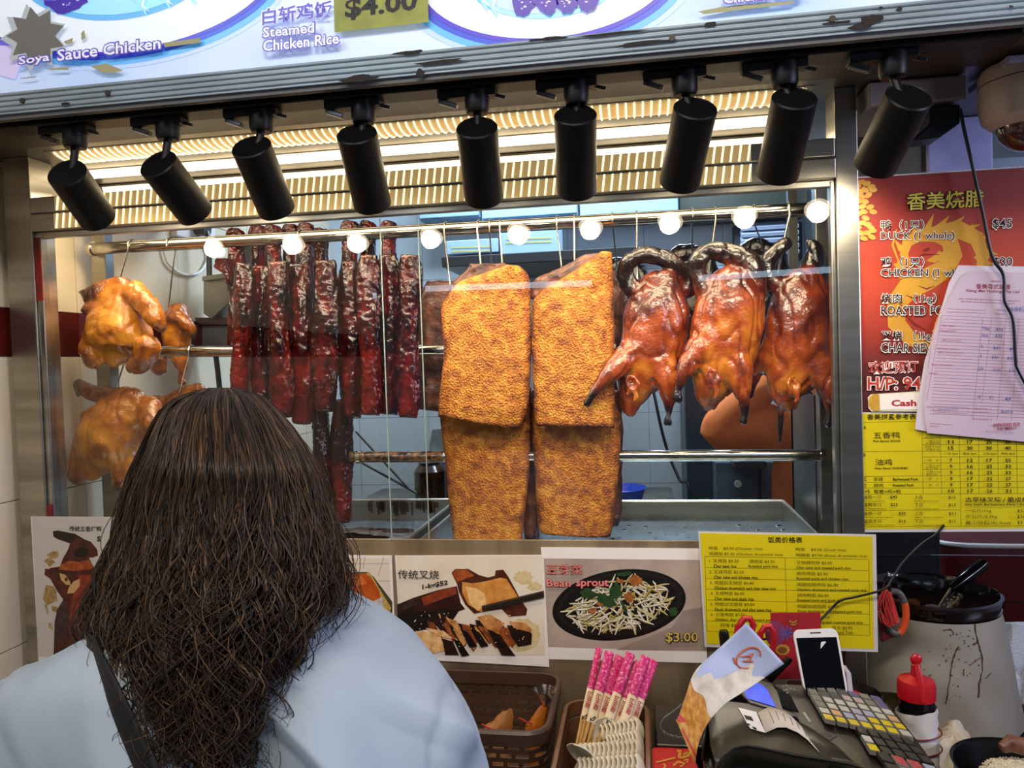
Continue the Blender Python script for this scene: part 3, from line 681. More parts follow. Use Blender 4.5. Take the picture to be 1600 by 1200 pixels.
backslab('dark back-row pork slab showing left of the upper left slab', [(60,240,200,240),(36,300,240,300),(30,420,250,430),(32,540,250,540),(25,620,240,620),(30,672,200,690)], .31, 11)
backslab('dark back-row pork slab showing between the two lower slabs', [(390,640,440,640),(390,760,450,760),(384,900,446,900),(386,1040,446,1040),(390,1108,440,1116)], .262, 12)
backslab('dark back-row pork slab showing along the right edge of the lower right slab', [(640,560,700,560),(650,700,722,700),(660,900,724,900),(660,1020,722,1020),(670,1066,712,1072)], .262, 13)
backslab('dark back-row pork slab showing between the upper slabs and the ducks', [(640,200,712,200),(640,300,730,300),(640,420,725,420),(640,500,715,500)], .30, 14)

Z4 = (330, 330, 2.18)
def siew(label, rows, Y, seed, th=.036, name='char_siu_strip', g='char siu strips in the front row', tone=None):
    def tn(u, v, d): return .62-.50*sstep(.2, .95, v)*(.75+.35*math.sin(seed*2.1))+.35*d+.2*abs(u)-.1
    return tag(slab(name, rows, Y, th, SIEW, Z4, tone or tn, n=64, per=15, amp=.0045, freq=60, zs=.3, grain=(150, .0019), sup=.36, bulge=.004, seed=seed), label, 'char siu', g)
def strip(c, w, top, bot, lean=0, wig=4, s=0):
    out = []; n = 7
    for i in range(n+1):
        t = i/n; y = lerp(top, bot, t); x = c+lean*t+wig*math.sin(t*5+s*1.7); k = w*(.86+.14*math.sin(t*7+s))*(1 if 0 < i < n else .7)
        out.append((x-k, y, x+k, y+(4 if i == n else 0)))
    return out
names = ['leftmost front strip of char siu, dark and glossy', 'second front strip of char siu from the left', 'third front strip of char siu from the left', 'fourth front strip of char siu, reaching lowest behind the hair', 'fifth front strip of char siu, broad with slanting grill marks',
         'sixth front strip of char siu, hung over the lower strips', 'seventh front strip of char siu, dark at the top and red below', 'front strip of char siu second from the pane overlap', 'rightmost front strip of char siu, behind the pane overlap']
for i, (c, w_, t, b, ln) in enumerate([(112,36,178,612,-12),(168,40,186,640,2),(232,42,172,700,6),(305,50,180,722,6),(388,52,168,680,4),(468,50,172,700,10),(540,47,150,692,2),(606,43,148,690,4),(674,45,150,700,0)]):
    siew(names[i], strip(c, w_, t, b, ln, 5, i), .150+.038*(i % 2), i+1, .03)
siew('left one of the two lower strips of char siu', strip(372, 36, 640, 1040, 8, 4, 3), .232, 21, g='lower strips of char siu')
siew('right one of the two lower strips of char siu, tip over the drip tray', strip(446, 40, 640, 1056, 2, 4, 5), .232, 22, g='lower strips of char siu')
nm2 = ['leftmost knob-ended back strip of char siu', 'second knob-ended back strip of char siu', 'third knob-ended back strip of char siu', 'fourth knob-ended back strip of char siu', 'fifth knob-ended back strip of char siu', 'sixth knob-ended back strip of char siu', 'seventh knob-ended back strip of char siu', 'eighth knob-ended back strip of char siu', 'rightmost knob-ended back strip of char siu']
for i, (c, t) in enumerate([(86,62),(162,50),(212,50),(272,48),(325,44),(372,60),(472,36),(534,36),(606,36)]):
    r = 30
    siew(nm2[i]+', rising above the rail', [(c-18,t,c+18,t),(c-r,t+18,c+r,t+18),(c-r,t+45,c+r,t+45),(c-22,t+75,c+22,t+75),(c-24,t+130,c+24,t+130),(c-25,t+280,c+25,t+280),(c-24,t+420,c+24,t+420)], .30+.055*(i % 2), 31+i, .04, g='back strips of char siu', tone=lambda u, v, d: .34+.5*d+.2*v)
siew('short knob of roast meat left of the char siu, below the rail', [(30,164,70,164),(22,176,82,176),(20,196,84,196),(50,215,90,215),(60,250,90,250)], .27, 44, .05, g='back strips of char siu', tone=lambda u, v, d: .3+.4*d)

# ---- wire hooks over the rails
RAIL = {'top': (P(143, 389, .2), P(1284, 326, .2), .0135), 'mid': (P(236, 549, .222), P(960, 546, .222), .0115)}
def hook(label, top, foot, rail='top', dY=-.02, r=.0017, loopfront=True):
    A, B, R = RAIL[rail]; p = P(*top, A.y); t = (p.x-A.x)/(B.x-A.x); c = A.lerp(B, t); R += r+.0006
    span = (math.pi+.35, 0) if dY > .1 else (-.35, math.pi)     # deep hooks come down behind the rail
    pts = [c+V(0, R*math.cos(a), R*math.sin(a)) for a in [lerp(span[0], span[1], i/9) for i in range(10)]]
    f_ = P(*foot, A.y+dY); mid = pts[-1].lerp(f_, .5)
    pts += [pts[-1]+V(0, 0, -.012), mid, f_, f_+V(.002, .016, -.006), f_+V(.002, .028, .006)]
    q = MB(); q.tube(pts, r, 8); return tag(q.build('meat_hook', WIRE), label, 'hook', 'wire meat hooks')
HK = [((207, 392), (181, 467), 'wire hook in the back of the upper front chicken', 'top', -.01), ((267, 388), (263, 488), 'wire hook of the small chicken behind', 'top', .125),
 ((203, 549), (175, 636), 'slanting wire hook in the lower chicken beside the hair', 'mid', -.06), ((300, 548), (279, 622), 'slanting wire hook of the chicken behind the hair', 'mid', .04),
 ((470, 371), (462, 408), 'bent hook above the middle of the char siu', 'top', -.01), ((748, 355), (752, 420), 'wire hook of the upper left pork slab, left one', 'top', -.035), ((783, 353), (786, 430), 'wire hook of the upper left pork slab, right one', 'top', -.035),
 ((697, 360), (703, 445), 'slanting wire hook at the left edge of the upper left pork slab', 'top', -.02), ((767, 357), (769, 425), 'wire hook between the two of the upper left slab', 'top', .06), ((871, 352), (878, 425), 'slanting wire hook at the left of the upper right pork slab', 'top', -.01),
 ((898, 348), (898, 420), 'wire hook in the middle of the upper right pork slab', 'top', -.035), ((957, 345), (966, 440), 'slanting wire hook between the right pork slab and the first duck', 'top', .22),
 ((995, 343), (995, 452), 'straight wire hook through the neck loop of the left duck', 'top', -.03), ((1082, 340), (1082, 452), 'straight wire hook between the left and middle ducks', 'top', .22),
 ((1117, 337), (1106, 446), 'wire hook through the neck loop of the middle duck', 'top', -.03), ((1178, 334), (1197, 405), 'slanting wire hook between the middle and right ducks', 'top', .22), ((1231, 330), (1213, 442), 'thick curved hook of the rightmost duck', 'top', -.03)]
for i, (a, b, lab, rl, dy) in enumerate(HK): hook(lab, a, b, rl, dy, .0024 if i == len(HK)-1 else .0017)

# ---- trays under the meat
TRAYM = mat('wet_steel_tray', '#9fb0b8', .28, .9, col2='#74828a', nscale=18, rvar=.15, bump=.3, bscale=60, bdist=.001)
GREASE = mat('dark_dripping', '#160a06', .12, col2='#3a120c', nscale=30, coat=.6, bump=.4, bscale=40, bdist=.003)
def tray(label, x0, x1, y0, y1, z, h, m=TRAYM, group='drip trays'):
    t = thing('drip_tray', label, 'tray', ((x0+x1)/2, (y0+y1)/2, z), group); w_ = .004
    q = MB(); q.box((x0, y0, z), (x1, y1, z+w_)); q.build('base', m, t, smooth=False)
    q = MB()
    for a, b in (((x0, y1-w_, z+w_), (x1, y1, z+h)), ((x0, y0, z+w_), (x0+w_, y1-w_, z+h)), ((x1-w_, y0, z+w_), (x1, y1-w_, z+h)), ((x0+w_, y0, z+w_), (x1-w_, y0+w_, z+h*.6))): q.box(a, b)
    for a, b in ((V(x0, y1, z+h), V(x1, y1, z+h)), (V(x0, y0, z+h), V(x0, y1, z+h)), (V(x1, y0, z+h), V(x1, y1, z+h))): q.cyl(a, b, .004, k=8)
    q.build('rim', STEEL, t, smooth=True); return t
ta = tray('wet steel drip tray under the ducks and right pork slabs', P(706, 800, .3).x, .322, .03, .45, 1.263, .045)
tb = tray('stained steel drip tray of dark glaze under the char siu', -1.1, P(690, 800, .3).x, .03, .45, 1.263, .05)
q = MB(); S2 = Sheet(V(0, .25, 1.2685), V(1, .25, 1.2685), V(0, .3, 1.2685), .0004)
for cx, cy, rx, ry in ((580, 838, 95, 13), (520, 845, 90, 12), (635, 850, 30, 6), (470, 840, 50, 10)): S2.poly(q, S2.ell(cx, cy, rx, ry, 0, 36, jit=.1), 1)
q.build('dripping', GREASE, tb, smooth=False, solid=.002)
q = MB()
for i in range(46):
    x = random.uniform(-.68, P(690, 800, .4).x-.01); L = random.uniform(.008, .036); r = random.uniform(.0015, .005); zt = 1.313-random.uniform(0, .006)
    q.box((x-r, .4445, zt-L), (x+r, .4455, zt))
q.build('drip_stain', mat('brown_drip', '#4a2c10', .3, col2='#231006', nscale=40), tb, smooth=False)['kind'] = 'stuff'
q = MB()
for i in range(60):
    x, y = random.uniform(-.1, .3), random.uniform(.06, .4); r = random.uniform(.001, .004)*(2 if i % 13 == 0 else 1)
    q.sphere((x, y, 1.2675), r, 4, (1.3, 1, .4))
q.build('crumb', GREASE, ta)['kind'] = 'stuff'
# ------------------------------------------------------------------ printed posters, price boards and papers
def Zf(x0, y0, s): return lambda pts: [(x0+x/s, y0+y/s) for x, y in pts]
def paper(name, label, cat, corners, Y, m, group=None, th=.0006, part='sheet'):
    "a sheet of paper hung in the plane Y; returns its root, its Sheet"
    w3 = [P(x, y, Y) for x, y in corners]
    t = thing(name, label, cat, (sum((v.x for v in w3))/len(w3), Y, min(v.z for v in w3)), group)
    q = MB(); q.prism(w3, (0, th, 0)); q.build(part, m, t, smooth=False)
    return t, Sheet(V(0, Y, 0), V(1, Y, 0), V(0, Y, 1), .00025)
PHOTO = mat('photo_paper', '#e9e2de', .35)
M_ = {}
def shade(h, h2=None, sc=60, lo=.35, hi=.65):
    k = (h, h2, sc)
    if k not in M_: M_[k] = mat('print_'+h.strip('#')+('_'+h2.strip('#')+'_%d' % sc if h2 else ''), h, .4, col2=h2, nscale=sc, lo=lo, hi=hi)
    return M_[k]
class Pic:
    "layers of flat printed shapes, one mesh"
    def __init__(s, sh, zf, lay=1): s.sh, s.zf, s.mb, s.ms, s.lay = sh, zf, MB(), [], lay
    def c(s, *a, **k):
        m = shade(*a, **k)
        if m not in s.ms: s.ms.append(m)
        s.mb.m = s.ms.index(m)
    def poly(s, pts, up=1): s.lay += up*.25; s.sh.poly(s.mb, s.zf(pts), s.lay)
    def stroke(s, pts, w, up=1):
        s.lay += up*.02; k = 1/(s.zf([(1, 0)])[0][0]-s.zf([(0, 0)])[0][0]); w = [x/k for x in w] if hasattr(w, '__len__') else w/k
        s.sh.stroke(s.mb, s.zf(pts), w, s.lay)
    def ell(s, cx, cy, rx, ry, rot=0, n=40, jit=0, up=1): s.poly(s.sh.ell(cx, cy, rx, ry, rot, n, jit=jit), up)
    def text(s, body, x0, y1, x1, h, bold=0, k=0, q=0, up=1):
        s.lay += up*.25; (X0, Y1), (X1, _) = s.zf([(x0, y1), (x1, y1)]); H = s.zf([(0, h)])[0][1]-s.zf([(0, 0)])[0][1]
        s.sh.text(s.mb, body, X0, Y1, X1, H, s.lay, bold, k, q)
    def build(s, name, parent, label=None): return tag(s.mb.build(name, s.ms, parent, smooth=False), label)

# --- the roast duck poster
t, sh = paper('food_poster', 'photo poster of a whole roast duck at the left end of the case', 'poster', [(48, 807), (203, 808), (212, 1034), (60, 1032)], -.0135, PHOTO, 'food photo posters')
pc = Pic(sh, Zf(30, 780, 5))
pc.c('#c9c3bd'); pc.poly([(100,140),(840,142),(880,1240),(150,1230)])
pc.c('#b99a62', '#8a6a3a', 120)
for pts in ([(215,430),(270,405),(310,410),(305,455),(250,470)], [(195,480),(235,455),(285,490),(240,530)], [(210,670),(270,680),(290,720),(300,790),(220,830),(185,780)], [(250,830),(300,840),(295,885),(262,875)], [(195,815),(220,830),(232,905),(215,880)], [(228,970),(250,965),(265,1018),(235,1005)]): pc.poly(pts)
pc.c('#2c1a12', '#150b08', 80); pc.poly([(265,250),(300,243),(440,270),(540,330),(545,360),(400,345),(300,310),(270,290)])
pc.c('#3a130c', '#5c2012', 60); pc.poly([(400,340),(470,300),(560,330),(610,390),(618,440),(575,455),(545,455),(580,520),(620,560),(690,600),(700,1240),(270,1240),(280,950),(330,820),(345,780),(300,720),(245,620),(200,590),(205,540),(230,545),(250,535),(320,525),(345,460),(385,390)])
pc.c('#120a08'); pc.ell(485, 415, 58, 38, -.2)
pc.c('#8a3512', '#b25a1c', 70); pc.poly([(330,510),(400,480),(470,490),(540,470),(590,530),(560,545),(430,560),(310,555)])
pc.c('#9a3a18', '#6d1f10', 60); pc.poly([(470,590),(560,590),(570,700),(520,780),(470,900),(560,1000),(420,1010),(390,900),(420,760)])
pc.c('#3c140d'); pc.poly([(235,550),(300,548),(455,562),(452,585),(300,578),(240,585)]); pc.poly([(485,565),(580,565),(580,582),(490,582)])
pc.c('#2a1d20', '#4c3030', 90); pc.poly([(300,860),(350,780),(400,880),(380,1000),(320,1120),(275,1150),(280,960)])
pc.c('#caa46a'); pc.poly([(318,575),(365,590),(400,640),(408,672),(370,668),(330,630)]); pc.poly([(478,620),(475,680),(430,732),(378,735),(390,690),(430,640)])
pc.c('#4a2d18'); pc.ell(371, 625, 13, 15)
pc.c('#141210'); pc.text('传统五香烤鸭', 395, 250, 645, 42, .008, .01); pc.text('S', 612, 328, 641, 40, .03)
pc.build('printed_picture', t)

# --- roast pork poster
t, sh = paper('food_poster', 'photo poster of a roast pork slab on a bamboo tray, beside the right shoulder', 'poster', [(352, 866), (612, 868), (620, 1046), (362, 1042)], -.005, PHOTO, 'food photo posters')
pc = Pic(sh, Zf(480, 840, 4.21))
pc.c('#dccfc0'); pc.poly([(-480,135),(540,135),(562,800),(-450,780)])
pc.c('#7a6a58')
for pts in ([(60,172),(540,172)], [(380,125),(368,205)], [(505,125),(468,250)], [(180,125),(175,225)], [(470,285),(545,285)]): pc.stroke(pts, 3)
pc.c('#4c4a30', '#33321f', 40); pc.poly([(-200,228),(400,226),(440,260),(560,420),(560,530),(300,520),(-100,470)])
pc.c('#c9a860', '#a8843c', 200); pc.poly([(390,232),(412,228),(552,460),(540,500),(400,440)])
pc.c('#cfc8c2', '#a39d98', 160); pc.poly([(160,450),(420,430),(495,385),(505,450),(470,485),(240,478)])
pc.c('#c05a18', '#a84410', 50); pc.poly([(-150,240),(90,238),(380,235),(420,260),(475,350),(485,395),(400,428),(250,452),(100,455),(-150,420)])
pc.c('#d67a2a', '#b8501a', 40); pc.poly([(100,262),(360,255),(400,300),(300,330),(120,330)])
pc.c('#d9c79a'); 
for x in (322, 475, 490): pc.stroke([(x, 470),(x-18, 535)], 5)
pc.build('printed_picture', t)

# --- char siu poster
t, sh = paper('food_poster', 'photo poster of sliced char siu held by chopsticks, second poster from the right', 'poster', [(617, 868), (849, 867), (858, 1042), (627, 1029)], -.0075, PHOTO, 'food photo posters')
pc = Pic(sh, Zf(480, 840, 4.21))
pc.c('#e6dccd', '#ddcdb6', 12); pc.poly([(590,122),(1548,120),(1565,772),(600,770)])
pc.c('#dcc79a', '#cbb277', 90); pc.ell(1425, 262, 60, 42, 0, 24, .2); pc.ell(1500, 320, 50, 28, 0, 24, .2); pc.ell(1420, 640, 110, 110, 0, 24, .1)
pc.c('#3a120a', '#1d0a07', 30); pc.poly([(592,440),(700,395),(860,345),(985,318),(1010,430),(1040,470),(900,520),(820,500),(700,600),(596,640)])
pc.c('#6d2414', '#93401f', 60); pc.poly([(750,395),(860,350),(975,322),(985,370),(870,410),(770,450)])
pc.c('#26160f', '#3b2a1c', 90); pc.poly([(592,438),(740,390),(750,430),(640,475),(594,485)])
pc.c('#130907'); pc.poly([(600,500),(700,490),(900,470),(1000,480),(960,540),(800,600),(600,640)])
pc.c('#3b160c', '#5e2612', 60); pc.poly([(950,230),(975,205),(1060,205),(1130,245),(1190,262),(1235,250),(1240,215),(1290,210),(1320,250),(1370,340),(1400,400),(1448,470),(1440,510),(1330,520),(1280,470),(1150,490),(1100,500),(1040,440),(1000,360),(985,300)])
pc.c('#d99a4c', '#c47a30', 60); pc.poly([(1020,290),(1090,300),(1180,285),(1270,262),(1310,270),(1395,400),(1300,450),(1145,490),(1060,440),(1020,360)])
pc.c('#f0c88a', '#e2ad62', 80); pc.poly([(1040,320),(1110,330),(1170,370),(1180,440),(1120,480),(1070,430)])
pc.c('#8a3c16', '#b05c24', 60); pc.poly([(955,235),(980,210),(1050,212),(1100,250),(1040,270),(990,290)])
cols = [('#5a2410','#8a4a1e'), ('#2a0f08','#180805'), ('#b5702e','#d69a55'), ('#140806','#2c120a'), ('#7a3214','#a55a26')]
for i in range(22):
    x = 800+i*24+random.uniform(-15, 15); y = 505+i*4+random.uniform(-30, 50); a, b = cols[i % 5]
    pc.c(a, b, 80); w_, h_ = random.uniform(50, 90), random.uniform(40, 90)
    pc.poly([(x, y), (x+w_*.6, y+10), (x+w_+30, min(765, y+h_+40)), (x+w_+5, min(770, y+h_+75)), (x+w_*.4, min(768, y+h_*1.0)), (x+10, y+h_*.6)])
pc.c('#140806', '#2c120a', 80); pc.poly([(1320,580),(1400,560),(1480,630),(1475,700),(1390,715),(1350,660)]); pc.poly([(890,660),(960,680),(1000,770),(910,768)]); pc.poly([(1240,690),(1330,720),(1372,776),(1280,770)])
pc.c('#e7c08c', '#cf9450', 70); pc.poly([(670,640),(760,610),(880,640),(905,740),(800,765),(720,750)]); pc.poly([(780,590),(900,610),(960,660),(920,660),(820,620)])
pc.c('#a8622c', '#d39a5a', 70); pc.poly([(1120,520),(1200,500),(1300,560),(1260,620),(1180,600)]); pc.poly([(1330,545),(1440,560),(1480,600),(1470,620),(1360,590)]); pc.poly([(910,520),(985,545),(1030,630),(1000,625),(940,560)])
pc.c('#0f0705'); 
for x, y in ((1010, 640), (1085, 640), (1190, 640), (960, 700)): pc.poly([(x, y-40), (x+50, y-20), (x+110, y+70), (x+60, y+80)])
pc.c('#f4e2c8')
for i in range(70): pc.ell(random.uniform(700, 1440), random.uniform(480, 740), random.uniform(2, 5), random.uniform(1.5, 4), 0, 6, 0, .02)
pc.c('#231a10'); pc.poly([(1150,445),(1558,345),(1560,392),(1155,484)]); pc.c('#4a3824'); pc.poly([(1150,447),(1558,347),(1558,355),(1152,456)])
pc.c('#141210'); pc.text('传统叉烧', 600, 268, 870, 60, .006, .01)
pc.text('1-kg$52', 760, 348, 928, 42, .03, -.19)
pc.build('printed_picture', t)

# --- bean sprout poster
t, sh = paper('food_poster', 'photo poster of a black plate of bean sprouts above the wrapped chopsticks', 'poster', [(845, 855), (1098, 857), (1105, 1036), (857, 1030)], -.005, PHOTO, 'food photo posters')
pc = Pic(sh, Zf(840, 840, 5.715))
pc.c('#b8a596', '#9d8b7f', 10); pc.poly([(58,185),(1475,200),(1500,1012),(95,975)])
pc.c('#8d7d74', '#a39083', 12); pc.poly([(1300,650),(1488,620),(1500,1012),(700,1000),(900,920),(1200,800)])
pc.c('#0b0908'); pc.ell(728, 600, 600, 312, -.14, 64); pc.c('#1a1512'); pc.ell(735, 590, 560, 280, -.14, 64); pc.c('#0d0a09'); pc.ell(735, 590, 520, 255, -.14, 64)
random.seed(21)
sc = [('#d9cfae', '#c9bd92'), ('#e4dcc2', '#cfc49c'), ('#cdbb80', '#b9a35c'), ('#e9e3d2', '#d6cba8'), ('#b7a04c', '#a08736')]
for i in range(250):
    a, r_ = random.uniform(0, 6.28), random.random()**.5; x = 735+450*r_*math.cos(a); y = 585+225*r_*math.sin(a)-(x-735)*.14+20
    L = random.uniform(70, 200); th = random.uniform(0, 6.28) if i % 3 else random.uniform(-.6, .6)+(.8 if x > 800 else -.4); cv = random.uniform(-.5, .5)
    pts = [(x+L*(t_-.5)*math.cos(th+cv*t_), y+L*(t_-.5)*math.sin(th+cv*t_)*.85) for t_ in (0, .25, .5, .75, 1)]
    c0 = sc[random.choice((0, 1, 1, 3, 3, 2, 4))]; pc.c('#4c4024'); pc.stroke([(px+3, py+4) for px, py in pts], [8, 13, 14, 12, 5], .5)
    pc.c(*c0); pc.stroke(pts, [7, 13, 14, 12, 4], .5)
pc.c('#b06a30', '#8a4a1c', 150); pc.ell(880, 385, 60, 45, 0, 20, .3); pc.ell(810, 530, 45, 40, 0, 18, .3); pc.ell(560, 590, 35, 22, 0, 16, .3); pc.ell(490, 645, 40, 25, 0, 16, .3); pc.ell(735, 385, 40, 20, .3, 16, .3)
pc.c('#1f3a18', '#2c4a20', 80)
for x, y, r1, r2, ro in ((455, 500, 75, 45, .2), (610, 555, 90, 50, .5), (700, 480, 50, 80, .2), (770, 320, 65, 20, -.1), (1210, 660, 40, 40, 0), (770, 610, 14, 70, -.5)): pc.ell(x, y, r1, r2, ro, 22, .22)
def fancy(body, x0, y1, x1, h, fg, bg, k=0, ow=.05, b=.01, q=0):
    pc.c(bg); pc.text(body, x0-2, y1+3, x1+2, h+5, b+ow, k, q); pc.c(fg); pc.text(body, x0, y1, x1, h, b, k, q)
fancy('豆芽菜', 82, 322, 404, 84, '#d9837a', '#8c1c18', .01, .022, .0); fancy('Bean', 80, 433, 296, 66, '#dd8d84', '#8c1c18', .01, .04, .015); fancy('sprout', 345, 450, 634, 78, '#dd8d84', '#8c1c18', 0, .04, .015)
fancy('$3.00', 1142, 936, 1432, 96, '#c9b05e', '#2a2210', .0, .055, .015)
pc.build('printed_picture', t)
random.seed(5)

# --- clear board right of the case that carries the price boards
t = thing('clear_board', 'clear acrylic board beside the display case carrying the price boards', 'board', (.66, 0, 1.3))
q = MB(); q.box((.376, .0015, 1.30), (.98, .0045, 1.925)); q.build('panel', pane_mat('acrylic', (.96, .97, .97), .8), t, smooth=False)
# --- red price board
gm = bpy.data.materials.new('red_print'); gm.use_nodes = True; N, L_, B_ = nodes(gm); tc = N.new('ShaderNodeTexCoord'); sx = N.new('ShaderNodeSeparateXYZ'); L_.new(tc.outputs['Generated'], sx.inputs[0])
cr = N.new('ShaderNodeValToRGB'); L_.new(sx.outputs[2], cr.inputs[0]); e = cr.color_ramp.elements; e[0].color = lin('#4a0d0b'); e[1].color = lin('#7e1c12'); e[1].position = 1
for p_, c_ in ((.22, '#52100c'), (.42, '#9c2c16'), (.62, '#b23c1a'), (.85, '#8c2216')): x = e.new(p_); x.color = lin(c_)
L_.new(cr.outputs[0], B_.inputs['Base Color']); B_.inputs['Roughness'].default_value = .55
t, sh = paper('price_board', 'red price board with a golden dragon beside the display case', 'price board', [(1332, 279), (1660, 258), (1668, 660), (1337, 655)], -.003, gm)
q = MB(); sh.poly(q, [(1330, 277), (1664, 255), (1672, 658), (1335, 660)], -3); q.build('laminate', mat('clear_laminate', '#c9c4c4', .25), t, smooth=False)
pc = Pic(sh, Zf(1300, 250, 2.033), 2)
G1 = '#b9862a'; pc.c(G1, '#c9982f', 14)
pc.stroke([(250,345),(228,300),(238,262),(275,240),(330,235),(372,255),(385,300),(360,345),(300,380),(240,410),(205,455),(205,520),(250,570),(330,590)], [18,26,34,40,52,58,60,62,70,72,64,58,48,20])
pc.stroke([(330,235),(400,220),(460,250),(480,310),(465,350)], [50,60,52,40,16])
for a, b in (((300,240),(322,172)), ((330,225),(372,178)), ((365,215),(420,180)), ((400,215),(470,205)), ((430,235),(500,245)), ((455,265),(528,300)), ((460,300),(520,335)), ((270,250),(262,205)), ((245,290),(200,255)), ((230,330),(195,330)), ((350,300),(300,320)), ((380,290),(330,300))):
    pc.stroke([a, ((a[0]+b[0])/2-6, (a[1]+b[1])/2+8), b], [30, 20, 2])
pc.stroke([(205,220),(192,270),(210,320),(200,370)], [3, 7, 6, 2]); pc.stroke([(240,370),(215,375),(228,345)], [14, 10, 3])
pc.c('#7c2013'); pc.stroke([(250,330),(290,300),(340,300)], [2, 8, 2]); pc.ell(300, 285, 12, 5, -.4); pc.stroke([(215,470),(260,520),(300,540)], [2, 8, 2])
for x, y in ((260,430),(240,460),(300,400)): pc.stroke([(x-25,y),(x,y+10),(x+25,y)], [2, 5, 2])
# string of gold beads
pc.c('#caa04a', '#b98a30', 40)
for x, y in ((80,80),(95,70),(110,75),(125,85),(85,100),(105,95),(130,95),(92,115),(115,112),(84,130),(104,132),(96,148),(120,150),(130,165),(100,165),(86,170),(106,185),(95,200),(112,205),(80,215),(122,215),(90,232),(110,232),(128,225),(76,238),(100,250),(125,245),(88,100)): pc.ell(x, y, 13, 8, random.uniform(-.6, .6), 14)
def hal(body, x0, y1, x1, h, fg='#15100e', bg='#e3dcd6', k=0, ow=.036, b=.010): fancy(body, x0, y1, x1, h, fg, bg, k, ow, b)
hal('香美烧腊', 236, 162, 480, 56, '#c9b73c', '#120d0a', -.05, .03, .012)
hal('鸭（1只）', 154, 224, 290, 32, k=-.01); hal('DUCK (1 whole)', 154, 260, 388, 30, k=-.01); hal('$45', 508, 221, 569, 33, k=-.01)
hal('鸡（1只）', 154, 340, 290, 32); hal('CHICKEN (1 whole)', 154, 377, 450, 31); hal('$30', 510, 341, 570, 32)
hal('烧肉 （1kg）', 154, 458, 328, 34); hal('ROASTED PORK', 154, 492, 396, 28); hal('叉烧 （1kg）', 154, 575, 326, 34, k=.01); hal('CHAR SIEW', 154, 610, 330, 29, k=.01)
hal('欢迎预订', 114, 678, 270, 38, '#b03a30', '#eadfd8', -.02); hal('H/P: 94', 111, 731, 280, 42, '#b03a30', '#eadfd8', 0, .05, .02)
pc.build('print', t)
t, sh = paper('cash_notice', 'small white payment notice with gold end below the red price board', 'notice', [(1356, 621), (1361, 616), (1440, 611), (1500, 609), (1504, 641), (1440, 643), (1362, 643), (1357, 638)], -.006, mat('cream_card', '#ddd0b4', .4))
pc = Pic(sh, Zf(1300, 250, 2.033), 2); pc.c('#b98a28', '#d3a845', 30); pc.ell(140, 770, 24, 27); pc.c('#efe6da'); pc.poly([(150,745),(300,738),(300,792),(152,794)]); pc.c('#a8242c'); pc.text('Cash', 188, 783, 268, 21, .04, -.01)
pc.build('print', t)

# --- upper yellow board
YEL = mat('yellow_laminated_paper', '#d6c410', .35, col2='#cdb90c', nscale=4)
LINE, INKP = '#5a5210', '#1a1708'
t, sh = paper('price_board', 'yellow combination platter price table under the red board', 'price board', [(1334, 646), (1668, 650), (1672, 825), (1340, 827)], -.0045, YEL)
q = MB(); sh.poly(q, [(1331, 644), (1672, 648), (1676, 830), (1338, 832)], -2); q.build('laminate', mat('clear_laminate', '#c9c4c4', .25), t, smooth=False)
zf = Zf(1330, 640, 5.926); gl = Pic(sh, zf, 1); gl.c(LINE)
for a, b in (((68,122),(640,105)), ((75,388),(1700,378)), ((82,618),(1700,605)), ((83,672),(1700,664)), ((84,728),(1700,720)), ((88,783),(1700,776)), ((90,932),(1008,928)), ((92,1082),(1700,1076)), ((68,122),(92,1082)), ((655,180),(666,778)), ((825,230),(838,776)), ((1000,240),(1018,1076)), ((1180,240),(1183,776)), ((1355,280),(1364,776)), ((1530,290),(1540,776)), ((655,265),(1700,262)), ((658,325),(1700,322)), ((660,438),(1700,434)), ((660,495),(1700,490)), ((660,552),(1700,548))): gl.stroke([a, b], 3)
gl.build('ruled_lines', t)
pc = Pic(sh, zf, 3); pc.c(INKP); T = pc.text
T('香美拼盘参考表', 145, 95, 600, 54, .012, -.01); T('A', 112, 178, 138, 30); T('五香鸭', 205, 268, 448, 60, 0, -.01); T('Five Spices DUCK', 203, 305, 458, 24, .02, -.005)
T('B', 110, 434, 132, 30); T('油鸡', 222, 515, 378, 60); T('Soya Sauce CHICKEN', 217, 556, 522, 24, .02, -.004)
T('C', 118, 656, 142, 30); T('叉烧', 203, 660, 293, 36); T('Barbecued Pork', 385, 655, 620, 24, .02); T('D', 120, 714, 142, 30); T('烧肉', 203, 716, 295, 36); T('Roasted Pork', 385, 710, 580, 24, .02); T('A+B', 95, 770, 172, 30); T('鸳鸯>鸡+鸭', 205, 775, 455, 38, .004)
for r, row in enumerate((('11', '17', '25', '35'), ('15', '20', '30', '40'), None, ('7', '12', '17', '25'), ('9', '16', '25', '33'), ('9', '16', '25', '33'), ('9', '17', '22', '27'), ('9', '17', '22', '27'), ('10', '17', '26', '31'))):
    y = 311+r*56.5
    if row is None:
        for x, b in ((860, '一位 1pax'), (1030, '两位 2pax'), (1215, '三位 3pax'), (1388, '四位 4pax')): T(b, x, y-8, x+126, 22, .01)
        continue
    for x, b in zip((918, 1094, 1272, 1445), row):
        w_ = 25 if len(b) == 1 else 52
        T(b, x-w_/2, y+2, x+w_/2, 32, .02)
for x0, y, x1, b, h in ((680,265,812,'A+(B/C/D)',18),(690,298,808,'三拼 3 mix',20),(680,320,812,'A+(B/C/D)',18),(675,350,815,'四拼 4 mix',20),(682,375,812,'A+B+C+D',18),(680,475,795,'一拼     B',20),(682,522,820,'二拼 2 mix',20),(685,546,790,'B+(C/D)',18),(690,580,820,'三拼 3 mix',20),(690,604,784,'B+C+D',18),(680,645,796,'一拼     C',20),(680,702,800,'一拼     D',20)): T(b, x0, y, x1, h, .005)
